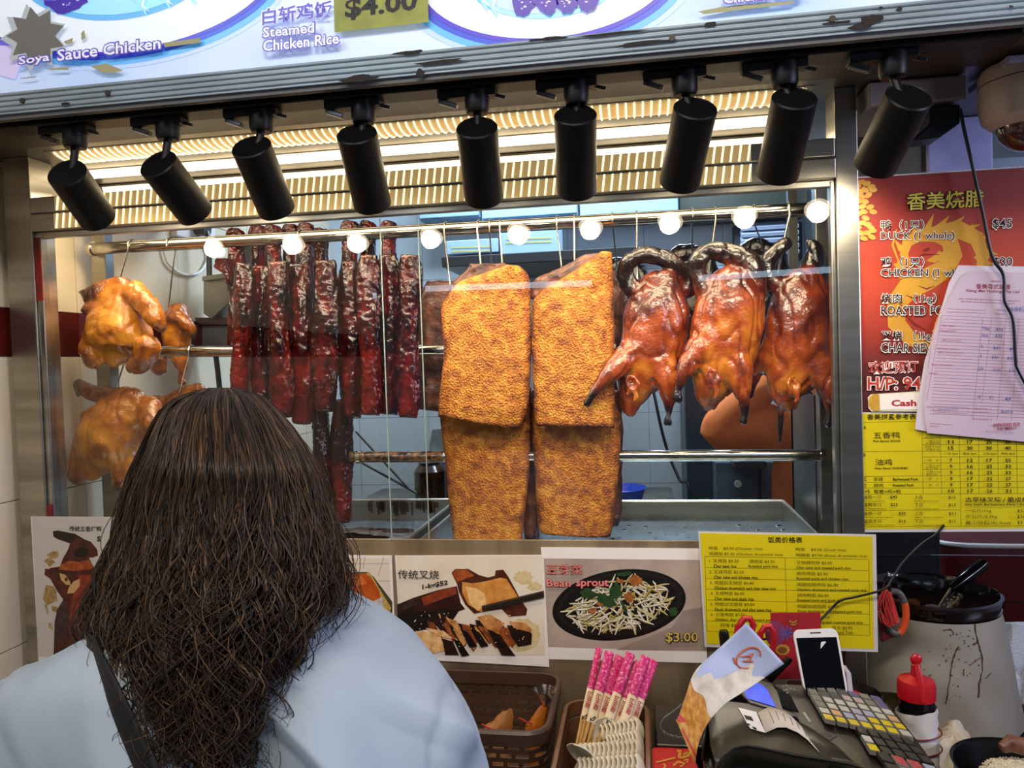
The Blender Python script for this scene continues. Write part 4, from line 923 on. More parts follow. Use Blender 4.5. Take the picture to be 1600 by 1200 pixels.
for y, a, pr_, s_, x, c, d_, s2 in ((822,'烧鸭一只','$45','One Roasted Duck',352,'上庄','$12','Upper Quarter Duck'), (892,'烧鸭半只','$23','Half Roasted Duck',354,'下庄','$13','Lower Quarter Duck'), (972,'油鸡一只','$30','One Soya Sauce Chicken',428,'上庄','$11','Upper Quarter Chicken'), (1042,'油鸡半只','$16','Half Soya Sauce Chicken',428,'下庄','$12','Lower Quarter Chicken')):
    T(a, 102, y, 272, 34, .006); T(pr_, x, y, x+66, 32, .015); T(s_, 98, y+28, 98+9.5*len(s_)*1.35, 15, .005); T(c, 575, y, 655, 34, .004); T(d_, 890, y, 955, 30, .01); T(s2, 572, y+28, 572+9.5*len(s2)*1.35, 15, .005)
T('古早味叉烧 / 脆皮烧肉', 1042, 850, 1690, 48, .012); T('Old Style Barbecued Pork / Roasted Pork', 1036, 888, 1790, 26, .02)
for y, a, x1, b in ((948, '一公斤/1kg', 1282, '$52'), (1002, '半公斤/0.5kg', 1335, '$26'), (1056, '最小份起/At least', 1460, '$9')): T(a, 1042, y, x1, 36, .002); T(b, 1520, y-2, 1520+25*len(b), 30, .006)
pc.build('lettering', t)

# --- lower yellow board
t, sh = paper('price_board', 'yellow rice dish price list behind the white smartphone', 'price board', [(1094, 833), (1363, 838), (1365.5, 1014), (1104.5, 1006)], -.0172, YEL)
q = MB(); sh.poly(q, [(1091, 830), (1369, 835), (1372, 1019), (1101, 1011)], -2); q.build('laminate', mat('clear_laminate', '#c9c4c4', .25), t, smooth=False)
zf = Zf(1080, 820, 5.333); gl = Pic(sh, zf, 1); gl.c(LINE)
for a, b in (((115,262),(1480,288)), ((117,355),(1478,382)), ((120,447),(1478,470)), ((125,535),(1480,555)), ((128,625),(1482,655)), ((130,712),(1484,745)), ((130,800),(1486,833)), ((132,888),(1488,922)), ((115,262),(132,888)), ((782,275),(800,815)), ((1480,288),(1488,922))): gl.stroke([a, b], 3)
gl.build('ruled_lines', t)
pc = Pic(sh, zf, 3); T = pc.text; pc.c(INKP); T('饭类价格表', 638, 150, 926, 52, .012, .008)
def row(x, y, a, x1, en=None, ex=None, h=32, k=.012):
    pc.c('#4a430c'); T(a, x, y, x1, h, 0, k)
    if en: pc.c(INKP); T(en, ex[0], y+42, ex[1], 28, .012, k)
row(145, 210, '鸡饭    $4.00 (Chicken rice)', 592); row(148, 256, '鸡腿饭 $5.30 (Chicken drumstick rice)', 762); row(870, 220, '鸭饭    $4.50 (Duck rice)', 1290); row(872, 268, '鸭腿饭 $7.50 (Duck drumstick rice)', 1465)
row(150, 313, '1. 叉烧饭 $4.30', 395, 'Char siew rice', (186, 376)); row(485, 318, '烧肉饭 $4.30', 694, 'Roasted pork rice', (478, 720))
row(150, 405, '2. 叉烧鸡饭 $5.50', 438, 'Char siew and chicken rice', (188, 553)); row(155, 496, '3. 鸡腿加叉烧饭 $6.80', 522, 'Chicken drumstick and char siew rice', (192, 705)); row(160, 584, '4. 叉烧鸭饭 $6.00', 442, 'Char siew and duck rice', (193, 522)); row(160, 674, '5. 鸭腿加叉烧饭 $9.00', 526, 'Duck drumstick and char siew rice', (197, 667)); row(162, 760, '6. 三宝鸡饭 $7.50', 450, 'Chicken, char siew and roasted pork rice', (198, 740))
row(875, 327, '叉烧烧肉饭 $5.50', 1172, 'Char siew and roasted pork rice', (875, 1325)); row(876, 418, '烧肉鸡饭 $5.50', 1137, 'Roasted pork and chicken rice', (876, 1307)); row(880, 510, '鸡腿加烧肉饭 $6.80', 1222, 'Chicken drumstick and roasted pork rice', (880, 1457)); row(882, 598, '烧肉鸭饭 $6.00', 1142, 'Roasted pork and duck rice', (880, 1260)); row(884, 690, '鸭腿加烧肉饭 $9.00', 1226, 'Duck drumstick and roasted pork rice', (884, 1420)); row(884, 778, '三宝鸭饭 $8.50', 1150, 'Duck, char siew and roasted pork rice', (884, 1425))
row(245, 845, '白饭 $0.60', 420, k=.01); row(1170, 868, '豆干 $0.90', 1340); row(1170, 905, 'Braised Tofu', 1345, h=28); row(500, 850, '饭', 555)
pc.build('lettering', t)

# --- papers clipped over the boards
def sheetpoly(name, label, cat, pts, Y, m, group=None):
    t = thing(name, label, cat, P(1540, 690, Y), group); q = MB(); q.prism([P(1420+x/4, 400+y/4, Y) for x, y in pts], (0, .0005, 0)); q.build('sheet', m, t, smooth=False)
    return t, Sheet(V(0, Y, 0), V(1, Y, 0), V(0, Y, 1), .0003)
sheetpoly('paper_sheet', 'white paper sheet sticking out behind the handwritten invoice', 'paper', [(310,58),(960,70),(960,1120),(110,1096),(40,1082),(58,900),(100,650),(140,540),(200,340),(250,170)], -.010, mat('lilac_white_paper', '#cfc3cc', .6))
sheetpoly('paper_sheet', 'orange paper edge between the invoice and the red board', 'paper', [(300,120),(420,90),(420,600),(120,600),(165,420),(230,250)], -.0085, mat('orange_pink_paper', '#d79a74', .6))
t, sh = sheetpoly('invoice', 'handwritten pink invoice hung over the price boards, stamped approved', 'invoice', [(385,94),(960,110),(960,1185),(720,1160),(115,1106),(100,1030),(95,920),(130,600),(165,480),(210,370),(262,255),(330,130)], -.0125, mat('pink_invoice_paper', '#c9b4c2', .6, col2='#bfaabb', nscale=6))
pc = Pic(sh, Zf(1420, 400, 4), 1); RD = '#a8586a'; pc.c(RD)
for i in range(31):
    y = 372+i*20.4; x0 = 205-2.6*i if i < 16 else 163-2.3*(i-15); pc.stroke([(x0, y), (900, y+.045*(900-x0))], 1.6)
for a, b in (((205,372),(110,905)), ((462,385),(398,1020)), ((518,388),(455,920)), ((606,392),(552,1030)), ((690,395),(640,1035)), ((140,560),(120,700))): pc.stroke([a, b], 1.6)
pc.stroke([(155,938),(150,970),(160,975),(365,985),(372,950),(362,945),(155,938)], 1.6); pc.stroke([(240,330),(480,340)], 1.5); pc.stroke([(235,348),(480,358)], 1.5); pc.stroke([(130,1045),(270,1056)], 1.5)
T = pc.text; pc.c('#a03a4c'); T('香美粤式烧腊', 420, 205, 634, 32, .01, .02); T('Xiang Mei Holdings Pte Ltd', 352, 228, 685, 22, .008, .03, .25); T('INVOICE', 514, 164, 568, 11, .01); 
pc.c(RD)
for b, x0, y, x1 in (('Blk 335A Buona Vista View, Singapore', 315, 272, 690), ('Blk 84A Stall Buona Central, Singapore', 328, 290, 660), ('日期 Date :', 548, 342, 612), ('时间 Time :', 540, 366, 604), ('Char Siew', 205, 438, 285), ('Roasted Pork', 196, 470, 292), ('烧鸭 Roasted Duck', 205, 530, 330), ('一 油 Roasted Chicken', 150, 580, 318), ('油鸡 Soya Chicken', 178, 606, 340), ('白饭 White Rice', 140, 682, 270), ('Noodles', 125, 735, 178), ('SUB-TOTAL  $', 402, 958, 512), ('GST AMOUNT  $', 400, 980, 512), ('OUT BALANCE  $', 398, 1022, 515), ('Date', 112, 945, 140), ('Issued by', 128, 1066, 190)): T(b, x0, y, x1, 11, 0, .04)
pc.c('#3c4a9c')
for b, x0, y, x1, h in (('1kg', 458, 462, 500, 22), ('6kg', 455, 505, 492, 20), ('$52', 540, 466, 586, 18), ('$52', 535, 506, 580, 18), ('1', 450, 572, 455, 16), ('$45', 522, 582, 566, 18), ('$45', 622, 590, 662, 20), ('1', 443, 632, 448, 16), ('$30', 512, 640, 552, 18), ('$30', 610, 648, 654, 20), ('20', 428, 712, 460, 18), ('0.50', 520, 718, 566, 16), ('$10', 618, 724, 658, 18), ('4', 425, 888, 440, 20), ('$2', 497, 890, 525, 16), ('8', 595, 898, 632, 16), ('$203', 568, 978, 640, 16), ('6/04/2', 628, 342, 722, 26)): T(b, x0, y, x1, h, 0, .03, .15)
pc.c('#8a90ac'); T('06/04/25', 172, 962, 300, 20, 0, 0, .2)
pc.c('#a03038'); T('APPROVED FOR', 520, 1066, 690, 20, .02, -.04); T('PAYMENT', 548, 1086, 670, 18, .02, -.04); pc.c(RD); T('Received by', 480, 1098, 648, 10, 0, .05)
pc.build('print', t)
# ------------------------------------------------------------------ inside the stall, behind the case
def boxthing(name, label, cat, lo, hi, m, bevel=.003, group=None):
    q = MB(); q.box(lo, hi); return tag(q.build(name, m, smooth=False, bevel=bevel), label, cat, group)
def pxbox(x0, y0, x1, y1, Y, dep):
    a, b = P(x0, y1, Y), P(x1, y0, Y); return (a.x, Y, a.z), (b.x, Y+dep, b.z)
NAVY = mat('dark_navy_enamel', '#1d242d', .35, col2='#252e38', nscale=3)
GREYB = mat('blue_grey_enamel', '#5c6c7a', .35, .3, col2='#50606e', nscale=4)
CAB = mat('pale_blue_laminate', '#7f9ab2', .4, col2='#7590a8', nscale=3)
t = thing('refrigerator', 'tall dark navy refrigerator standing behind the ducks', 'refrigerator', (P(1103, 700, 1.35).x, 1.35, 0))
a, b = pxbox(1069, 785, 1136, 600, 1.35, .34); q = MB(); q.box((a[0], 1.36, .06), (b[0]+.12, 1.66, 1.62)); q.build('cabinet', NAVY, t, smooth=False, bevel=.006)
q = MB(); q.box((a[0], 1.335, .1), (b[0], 1.358, 1.6)); q.build('door', NAVY, t, smooth=False, bevel=.006)
q = MB(); q.bar((a[0]+.02, 1.325, .8), (a[0]+.02, 1.325, 1.15), .014, .014); q.build('handle', STEELV, t)
q = MB(); q.box((a[0]+.01, 1.36, 0), (b[0]+.1, 1.66, .06)); q.build('plinth', BLACKP, t, smooth=False)
t = thing('steel_cabinet', 'blue grey metal cabinet behind the low rail, under the orange sleeve', 'cabinet', (P(1170, 760, 1.22).x, 1.22, 0))
a, b = P(1117, 722, 1.22), P(1212, 722, 1.22); q = MB(); q.box((a.x, 1.22, 0), (b.x, 1.31, a.z)); q.build('body', GREYB, t, smooth=False, bevel=.004)
q = MB(); c = P(1153, 756, 1.218); q.cyl(c, c-V(0, .004, 0), .012); q.build('lock', mat('pale_lock', '#c2ccd4', .3), t)
q = MB(); q.bar(P(1187, 735, 1.215), P(1187, 784, 1.215), .006, .006); q.build('door_seam', BLACKP, t)
q = MB(); q.box((P(1146, 722, 1.12).x, 1.10, P(1146, 729, 1.12).z), (P(1196, 722, 1.12).x, 1.219, P(1196, 721, 1.12).z)); q.build('flap', mat('dark_brown_wood', '#3a2a22', .6), t, smooth=False)
def cable(name, label, pts, r, m=BLACKP, group=None):
    q = MB(); q.tube([tuple(p) for p in crom([tuple(p) for p in pts], 6)], r, 8); return tag(q.build(name, m), label, 'cable', group)
cable('power_cable', 'black cable slanting down the pale tiles behind the left duck', [P(1004, 414, 1.28), P(1010, 540, 1.28), P(1027, 640, 1.28), P(1043, 705, 1.28), P(1062, 750, 1.28), P(1080, 790, 1.28), V(P(1086, 800, 1.28).x, 1.28, .4), V(P(1086, 800, 1.28).x, 1.28, .01)], .0052)
# blue basin on a shelf by the wall
z0 = P(975, 784, 1.2).z; xs = P(978, 775, 1.2).x
t = thing('work_table', 'low steel work table behind the case holding the blue basin', 'table', (xs-.45, 1.2, 0))
q = MB(); q.box((xs-.95, 1.0, z0-.04), (xs+.16, 1.5, z0-.002)); q.build('table_top', STEELV, t, smooth=False)
for x, y in ((xs-.92, 1.03), (xs+.13, 1.03), (xs-.92, 1.47), (xs+.13, 1.47)): q = MB(); q.box((x-.015, y-.015, 0), (x+.015, y+.015, z0-.04)); q.build('leg', STEELV, t, smooth=False)
q = MB(); q.lathe([(.02, 0), (.07, 0), (.085, .045), (.09, .048), (.087, .05), (.068, .004), (.02, .003)], Matrix.Translation(V(xs-.02, 1.2, z0)), 32); tag(q.build('basin', mat('royal_blue_plastic', '#1c3aa0', .3)), 'blue plastic basin behind the lower right pork slab', 'basin')
# plastic sack, rods and dark tins on the table, seen through the gap under the char siu
q = MB(); rs = []
for i in range(13):
    v = i/12; r = .15*(1-.25*v*v) if i < 12 else .06
    rs.append([V(xs-.55+r*math.cos(a)*(1+.12*noise.noise(V(math.cos(a)*2, v*3, 1))), 1.25+r*.7*math.sin(a), z0+.28*v+.01*noise.noise(V(a, v*5, 2))) for a in [2*math.pi*j/40 for j in range(40)]])
q.rings(rs); tag(q.build('plastic_sack', mat('grey_plastic_film', '#7b848c', .2, col2='#58616a', nscale=12, bump=.6, bscale=22, bdist=.01)), 'crumpled grey plastic sack behind the lower char siu', 'sack')
for a, b, lab in (((556, 674), (640, 765), 'upper black rod leaning behind the lower char siu'), ((560, 720), (650, 770), 'lower black rod leaning behind the lower char siu')):
    q = MB(); q.cyl(P(*a, .98), P(*b, .98), .004); tag(q.build('skewer_rod', BLACKP), lab, 'rod', 'black rods')
for x, lab, h in ((672, 'dark brown jar behind the left pork slabs, nearer the pane overlap', .16), (722, 'dark brown jar hidden behind the left pork slabs', .2)):
    q = MB(); c = P(x, 770, 1.06); q.lathe([(.02, 0), (.045, 0), (.05, .01), (.05, h-.03), (.035, h-.01), (.035, h), (.02, h)], Matrix.Translation(V(c.x, 1.06, z0)), 24); tag(q.build('sauce_jar', mat('dark_brown_glass', '#1a100c', .2, col2='#3a2014', nscale=20)), lab, 'jar', 'dark jars on the work table')
# wall cupboards and cartons above
for i, (x0, x1, lab) in enumerate(((655, 752, 'pale blue wall cupboard above the left pork slab'), (752, 905, 'wide pale blue wall cupboard above the pork slabs'), (905, 1062, 'pale blue wall cupboard behind the rail above the left duck'))):
    a, b = P(x0, 345, 1.5), P(x1, 345, 1.5); zt = 2.35; t = thing('wall_cupboard', lab, 'cupboard', ((a.x+b.x)/2, 1.5, a.z), 'wall cupboards')
    q = MB(); q.box((a.x+.003, 1.50, a.z), (b.x-.003, 1.69, zt)); q.build('carcass', CAB, t, smooth=False)
    q = MB(); q.box((a.x+.006, 1.482, a.z+.004), (b.x-.006, 1.498, zt-.004)); q.build('door', CAB, t, smooth=False, bevel=.003)
CART = mat('pale_blue_carton', '#8aa5bf', .6)
for x0, x1, y0, y1, lab in ((697, 778, 372, 398, 'low pale carton on the shelf above the left pork slab'), (782, 872, 345, 398, 'taller pale carton on the shelf above the gap of the pork slabs')):
    t = thing('carton', lab, 'carton', P((x0+x1)/2, y1, 1.3), 'cartons on the shelf'); a, b = pxbox(x0, y0, x1, y1, 1.3, .15); q = MB(); q.box(a, b); q.build('box', CART, t, smooth=False, bevel=.002)
    q = MB(); S3 = Sheet(V(0, 1.2985, 0), V(1, 1.2985, 0), V(0, 1.2985, 1), .0005)
    for i in range(2): S3.rect(q, x0+8, (y0+y1)/2+i*6+1, x1-10, (y0+y1)/2+i*6+3, 1, (-.03, 0))
    q.build('printed_stripe', mat('yellow_print', '#b3b04a', .6), t, smooth=False)
a, b = pxbox(690, 400, 1000, 412, 1.22, .32); boxthing('wall_shelf', 'dark shelf behind the hooks carrying the pale cartons', 'shelf', (a[0], 1.22, P(800, 412, 1.22).z), (b[0], 1.69, P(800, 399.5, 1.3).z-.002), mat('dark_shelf', '#171c22', .4))
# ventilator grille and dark panel at the upper right
a, b = P(1158, 400, 1.6), P(1246, 345, 1.6); t = thing('ventilation_grille', 'louvred ventilation grille behind the rightmost ducks', 'grille', ((a.x+b.x)/2, 1.6, a.z))
q = MB(); q.box((a.x-.02, 1.62, a.z-.02), (b.x+.02, 1.68, b.z-.001)); q.build('housing', mat('dark_grille_box', '#20262c', .5), t, smooth=False)
for i in range(5):
    z = lerp(a.z, b.z, (i+.5)/5); q = MB(); q.bar((a.x, 1.60, z), (b.x, 1.60, z), .05, .012, up=(0, -.5, 1)); q.build('louvre', mat('pale_louvre', '#a9b6d0', .4), t, smooth=False)
a, b = pxbox(1062, 290, 1158, 345, 1.55, .1); boxthing('hood_panel', 'dull olive extractor hood panel behind the rail above the middle duck', 'hood', (a[0], 1.55, a[2]), (P(1262, 300, 1.55).x, 1.69, 2.35), mat('olive_steel', '#3d423c', .45, .4))
# sockets, cables and steel chute on the left wall
c = PX(300, 358, XL+.004); t = thing('wall_socket', 'white socket plate on the tiled wall above the small chicken', 'socket', c)
q = MB(); q.box((XL, c.y-.10, c.z-.035), (XL+.02, c.y+.10, c.z+.06)); q.build('plate', WHITEP, t, smooth=False, bevel=.004)
q = MB(); d_ = V(XL+.03, c.y, c.z); q.cyl(d_-V(.012, 0, 0), d_+V(.022, 0, 0), .022); q.build('plug', BLACKP, t)
cable('power_cable', 'thick black cable hanging down the tiled wall behind the chickens', [d_+V(.02, 0, -.01), d_+V(.025, 0, -.05), d_+V(.022, .0, -.15), d_+V(.02, .01, -.3), d_+V(.02, .03, -.45), d_+V(.02, .05, -.75), V(XL+.02, c.y+.05, .5), V(XL+.02, c.y+.05, .01)], .008)
cable('white_cable', 'looped pale cable on the tiled wall above the small chicken', [PX(255, 385, XL+.008), PX(262, 410, XL+.008), PX(285, 428, XL+.008), PX(312, 425, XL+.008), PX(325, 400, XL+.008), PX(318, 380, XL+.008)], .004, WHITEP)
c0 = [P(318, 432, .62), P(368, 425, .62), P(368, 462, .62), P(330, 498, .62), P(318, 490, .62)]
q = MB(); q.prism(c0, (0, .12, 0)); q.prism([P(316, 432, .6), P(370, 424, .6), P(370, 431, .6), P(316, 439, .6)], (0, .16, 0)); tag(q.build('steel_chute', STEELV, smooth=False), 'angular steel chute left of the char siu', 'chute')
t = thing('wall_frame', 'dark maroon framed board low behind the char siu', 'board', P(345, 550, .66))
q = MB(); A = [P(308, 502, .66), P(372, 502, .66), P(372, 550, .66), P(308, 550, .66)]
for i in range(4): q.bar(A[i], A[(i+1) % 4], .02, .02, up=(0, 1, 0))
q.build('frame', mat('maroon_paint', '#3a1416', .4), t, smooth=False); q = MB(); q.quad(*[p+V(0, .012, 0) for p in A]); q.build('panel', mat('grey_panel', '#565a66', .4), t, smooth=False, solid=.004)
# grey ducting that holds chute and board
q = MB(); q.box((P(374, 500, .60).x, .60, 0), (P(398, 500, .60).x, .74, 2.0)); tag(q.build('upright_duct', mat('dull_grey_sheet', '#4a5058', .5, .3), smooth=False), 'dull grey sheet metal upright behind the char siu', 'duct')

# ------------------------------------------------------------------ stall worker in orange
SKIN = mat('skin', '#a8714f', .5, sss=.1)
def figure_skin(name, tubes, m, parent=None, voxel=.012, smooth=8, folds=0, ff=9, label=None):
    mb = MB()
    for pts, rs, sq in tubes:
        f_ = crom([tuple(p)+(r,) for p, r in zip(pts, rs)], 5); ps = [V(*x[:3]) for x in f_]; rr = [x[3] for x in f_]
        d0 = (ps[0]-ps[1]).normalized(); d1 = (ps[-1]-ps[-2]).normalized()
        ps = [ps[0]+d0*rr[0]*.7, ps[0]+d0*rr[0]*.4]+ps+[ps[-1]+d1*rr[-1]*.4, ps[-1]+d1*rr[-1]*.7]; rr = [rr[0]*.35, rr[0]*.8]+rr+[rr[-1]*.8, rr[-1]*.35]
        mb.tube(ps, rr, 20, sq, side=V(0, 1, .001))
    o = mb.build(name, m, parent)
    q = o.modifiers.new('r', 'REMESH'); q.mode = 'VOXEL'; q.voxel_size = voxel
    q = o.modifiers.new('s', 'SMOOTH'); q.factor = .6; q.iterations = smooth
    dg = bpy.context.evaluated_depsgraph_get(); dg.update()
    me = bpy.data.meshes.new_from_object(o.evaluated_get(dg)); old = o.data; o.modifiers.clear(); o.data = me; bpy.data.meshes.remove(old); me.name = name
    if not me.materials: me.materials.append(m)
    if folds:
        me.update(); nr = [v.normal.copy() for v in me.vertices]; M = o.matrix_world
        for v, n_ in zip(me.vertices, nr):
            p = M @ v.co; f_ = noise.noise(V(p.x*ff+p.z*ff*.6, p.y*ff, p.z*ff*.45))
            g_ = max(0, 1-abs(noise.noise(V(p.x*ff*.8-p.z*ff*.7, p.y*ff*.8, p.z*ff*.5+7)))*4)
            v.co += n_*folds*(f_*.6+g_*.5)
    me.polygons.foreach_set('use_smooth', [True]*len(me.polygons)); me.update(); return tag(o, label)
WY = 1.09
wx = P(1300, 700, WY).x
per = thing('person', 'stall worker in an orange long-sleeved top standing behind the ducks, elbow raised', 'person', (wx, WY, 0))
el = P(1122, 672, WY-.05); sh = V(wx-.13, WY, 1.40)
hd = V(wx+.02, WY+.02, 1.56)
body = [([V(wx, WY, 1.46), hd+V(0, 0, -.08), hd, hd+V(0, 0, .07)], [.05, .055, .085, .06], 1.1), ([V(wx, WY, .9), V(wx, WY, 1.1), V(wx, WY, 1.3), V(wx, WY, 1.44)], [.14, .13, .15, .06], .62),
 ([sh, el+V(.03, 0, .0), P(1200, 600, WY-.06), P(1225, 560, WY-.07)], [.05, .042, .034, .028], 1), ([V(wx+.15, WY, 1.38), V(wx+.21, WY, 1.12), V(wx+.19, WY-.10, .93)], [.05, .042, .03], 1),
 ([V(wx-.08, WY, .9), V(wx-.09, WY, .5), V(wx-.09, WY, .07)], [.085, .06, .042], 1), ([V(wx+.08, WY, .9), V(wx+.09, WY, .5), V(wx+.09, WY, .07)], [.085, .06, .042], 1), ([V(wx-.09, WY+.02, .035), V(wx-.1, WY-.14, .03)], [.04, .03], 1), ([V(wx+.09, WY+.02, .035), V(wx+.1, WY-.14, .03)], [.04, .03], 1),
 ([hd+V(-.01, -.095, -.01), hd+V(-.01, -.105, -.03)], [.012, .014], 1)]
figure_skin('body', body, SKIN, per, .011, 5)
ORG = mat('orange_cotton', '#cc6a24', .75, col2='#bb5e1c', nscale=14, bump=.1, bscale=300)
figure_skin('top', [([V(wx, WY, .80), V(wx, WY, 1.05), V(wx, WY, 1.28), V(wx, WY, 1.40)], [.185, .175, .18, .10], .66), ([V(wx-.06, WY, 1.40), sh, el.lerp(sh, .4)+V(0, 0, .01), el, P(1160, 630, WY-.06), P(1196, 600, WY-.06)], [.07, .085, .078, .060, .056, .05], 1), ([V(wx+.06, WY, 1.40), V(wx+.15, WY, 1.37), V(wx+.22, WY, 1.12), V(wx+.20, WY-.08, .98)], [.07, .08, .065, .05], 1)], ORG, per, .01, 6, .006, 12)
figure_skin('trousers', [([V(wx-.08, WY, .86), V(wx-.09, WY, .5), V(wx-.09, WY, .09)], [.11, .085, .065], 1), ([V(wx+.08, WY, .86), V(wx+.09, WY, .5), V(wx+.09, WY, .09)], [.11, .085, .065], 1)], mat('dark_trousers', '#1c1c22', .8), per, .014, 5, .005)
figure_skin('hair', [([hd+V(0, .03, -.06), hd+V(0, .025, .02), hd+V(0, .01, .07)], [.075, .09, .075], 1.1)], mat('black_hair', '#0c0a0a', .5), per, .01, 3)
# ------------------------------------------------------------------ the counter and what stands on it
ZC = .955
q = MB(); q.box((-1.2, -.50, ZC-.035), (1.28, -.006, ZC)); q.box((-1.2, -.48, 0), (1.28, -.44, ZC-.035)); q.box((.378, -.006, ZC-.035), (1.28, .62, ZC)); q.box((.378, .58, 0), (1.28, .62, ZC-.035))
struct('trim_3', q, mat('black_counter', '#17171a', .32, col2='#1f1f22', nscale=40), smooth=False)
# wall behind the right counter: dark steel post, deep red bin, black cupboard
boxthing('black_cupboard', 'black cupboard behind the sauce pot', 'cupboard', (.40, .50, ZC+.001), (P(1470, 900, .5).x, .575, 1.42), mat('black_enamel', '#0b0b0d', .35, col2='#121216', nscale=3))
RED = mat('deep_red_plastic', '#5d0a0d', .38, col2='#4d080b', nscale=3)
bx = P(1472, 900, .62).x
t = thing('red_bin', 'large deep red bin with a pale rim behind the sauce pot', 'bin', (bx+.26, .85, 0))
q = MB(); rs = []
for z_, r_ in ((0, .86), (.6, .94), (1.16, 1.0)):
    rs.append([V(bx+.28+.28*r_*math.copysign(abs(math.cos(a))**.35, math.cos(a)), .775+.15*r_*math.copysign(abs(math.sin(a))**.35, math.sin(a)), z_) for a in [2*math.pi*j/48 for j in range(48)]])
q.rings(rs); q.build('bin_body', RED, t)
q = MB(); q.tube([p+V(0, 0, .005) for p in rs[-1]]+[rs[-1][0]+V(0, 0, .005)], .006, 8); tag(q.build('rim', WHITEP, t), 'pale rim bead')
q = MB(); q.bar((bx+.06, .627, 1.03), (bx+.48, .627, 1.03), .004, .004); q.build('seam', mat('dull_red_seam', '#3a0507', .5), t)
boxthing('red_cupboard', 'dark red cupboard behind the bin rim, under the price boards', 'cupboard', (P(1472, 840, 1.28).x-.02, 1.28, 0), (1.28, 1.42, 1.33), mat('maroon_sheet', '#430b10', .4))

# ---- brown woven-look basket of sauce bags
def basket(name, label, x0, x1, y0, y1, z0, z1, m, group, taper=.9, holes=True, rad=.035):
    t = thing(name, label, 'basket', ((x0+x1)/2, (y0+y1)/2, z0), group)
    def ring(z, k, ins=0):
        cx, cy = (x0+x1)/2, (y0+y1)/2; hx, hy = ((x1-x0)/2*k-ins), ((y1-y0)/2*k-ins); r = max(.004, rad-ins); out = []
        for sx, sy, a0 in ((1, 1, 0), (-1, 1, 90), (-1, -1, 180), (1, -1, 270)):
            for i in range(7):
                a = math.radians(a0+90*i/6); out.append(V(cx+sx*(hx-r)+r*math.cos(a), cy+sy*(hy-r)+r*math.sin(a), z))
        return out
    q = MB(); q.rings([ring(z0, taper), ring(z0+.006, taper*1.005), ring(z1-.03, .99), ring(z1-.028, .99, .003), ring(z0+.008, taper, .003)], True, True)
    if not holes: q.build('wall', m, t)
    else:
        q = MB(); q.rings([ring(z0, taper, .002), ring(z0+.004, taper, .002)]); q.build('base', m, t)
        # lattice of uprights and courses with slots between them
        q = MB(); rows = 8; cut = []
        def walk(z, k):
            R_ = ring(z, k); out = []
            for i in range(len(R_)):
                a, b = R_[i], R_[(i+1) % len(R_)]; L = (b-a).length; n = max(1, int(L/.006))
                for j in range(n): out.append(a.lerp(b, j/n))
            return out
        n0 = len(walk(z1, 1)); 
        def at(z):
            v = (z-z0)/(z1-.022-z0); R_ = walk(z1, 1); k = lerp(taper, 1, v); cx, cy = (x0+x1)/2, (y0+y1)/2
            return [V(cx+(p.x-cx)*k, cy+(p.y-cy)*k, z) for p in R_]
        zs = [lerp(z0, z1-.022, i/(rows*2)) for i in range(rows*2+1)]; R2 = [at(z) for z in zs]
        for r in range(rows*2):
            for j in range(n0):
                j2 = (j+1) % n0; slot = r % 2 == 1 and ((j+(r//2 % 2)*2) % 4 in (0, 1, 2))
                if slot: continue
                a, b, c_, d = R2[r][j], R2[r][j2], R2[r+1][j2], R2[r+1][j]; q.quad(a, b, c_, d)
        q.build('lattice', m, t, smooth=False, solid=.003, recalc=False)
    q = MB(); q.rings([ring(z1-.024, .995, .004), ring(z1-.024, 1.0, -.003), ring(z1-.004, 1.0, -.005), ring(z1, 1.0, -.002), ring(z1, 1.0, .004), ring(z1-.022, .995, .004)], True, False); q.build('rim', m, t)
    return t
BROWN = mat('brown_plastic', '#4a3428', .42, col2='#432e24', nscale=20)
zr = 1.087
bx1 = P(873, 1070, -.06).x
basket('sauce_basket', 'brown slotted plastic basket of sauce bags under the char siu poster', bx1-.30, bx1, -.245, -.025, ZC, zr, BROWN, 'brown baskets')
def sachet(label, apex, base, Y, col, tie=None):
    t = thing('sauce_bag', label, 'sauce bag', P((base[0][0]+base[1][0])/2, base[0][1], Y), 'knotted sauce bags'); A = P(*apex, Y); B0, B1 = P(*base[0], Y), P(*base[1], Y)
    rs = []; n = 16
    for i in range(9):
        v = i/8; c = ((B0+B1)/2+V(0, 0, -.055*0)).lerp(A, v); w_ = (B1-B0).length/2*(1-v)**.8+.002
        rs.append([c+V(w_*math.cos(a)*(1+.15*noise.noise(V(a*2, v*4, apex[0]))), w_*.7*math.sin(a), .006*noise.noise(V(a*2, v*5, 3))) for a in [2*math.pi*j/n for j in range(n)]])
    low_ = [p+V(0, 0, ZC+.012-p.z) for p in rs[0]]
    q = MB(); q.rings([[p.lerp((low_[0]+low_[n//2])/2, .3) for p in low_]]+rs); q.build('bag', mat(col[0], col[1], .18, col2=col[2], nscale=28, bump=.5, bscale=40, bdist=.004, coat=.6), t)
    if tie: q = MB(); q.tube([P(*p, Y-.015) for p in tie], .0016, 6); q.build('red_tie', mat('red_string', '#b01420', .5), t)
    return t
sachet('folded tan sauce bag with a pointed corner, left in the brown basket', (798, 1108), ((758, 1140), (800, 1138)), -.13, ('tan_sauce_film', '#b07a48', '#8f5a2c'), [(752, 1131), (760, 1136), (770, 1139)])
t = sachet('orange sauce bag tied with a twisted clear top, right in the brown basket', (853, 1098), ((822, 1138), (850, 1134)), -.125, ('orange_sauce_film', '#c9781c', '#a3530f'), [(810, 1121), (822, 1128), (832, 1131)])
q = MB(); c = P(852, 1100, -.13); rs = []
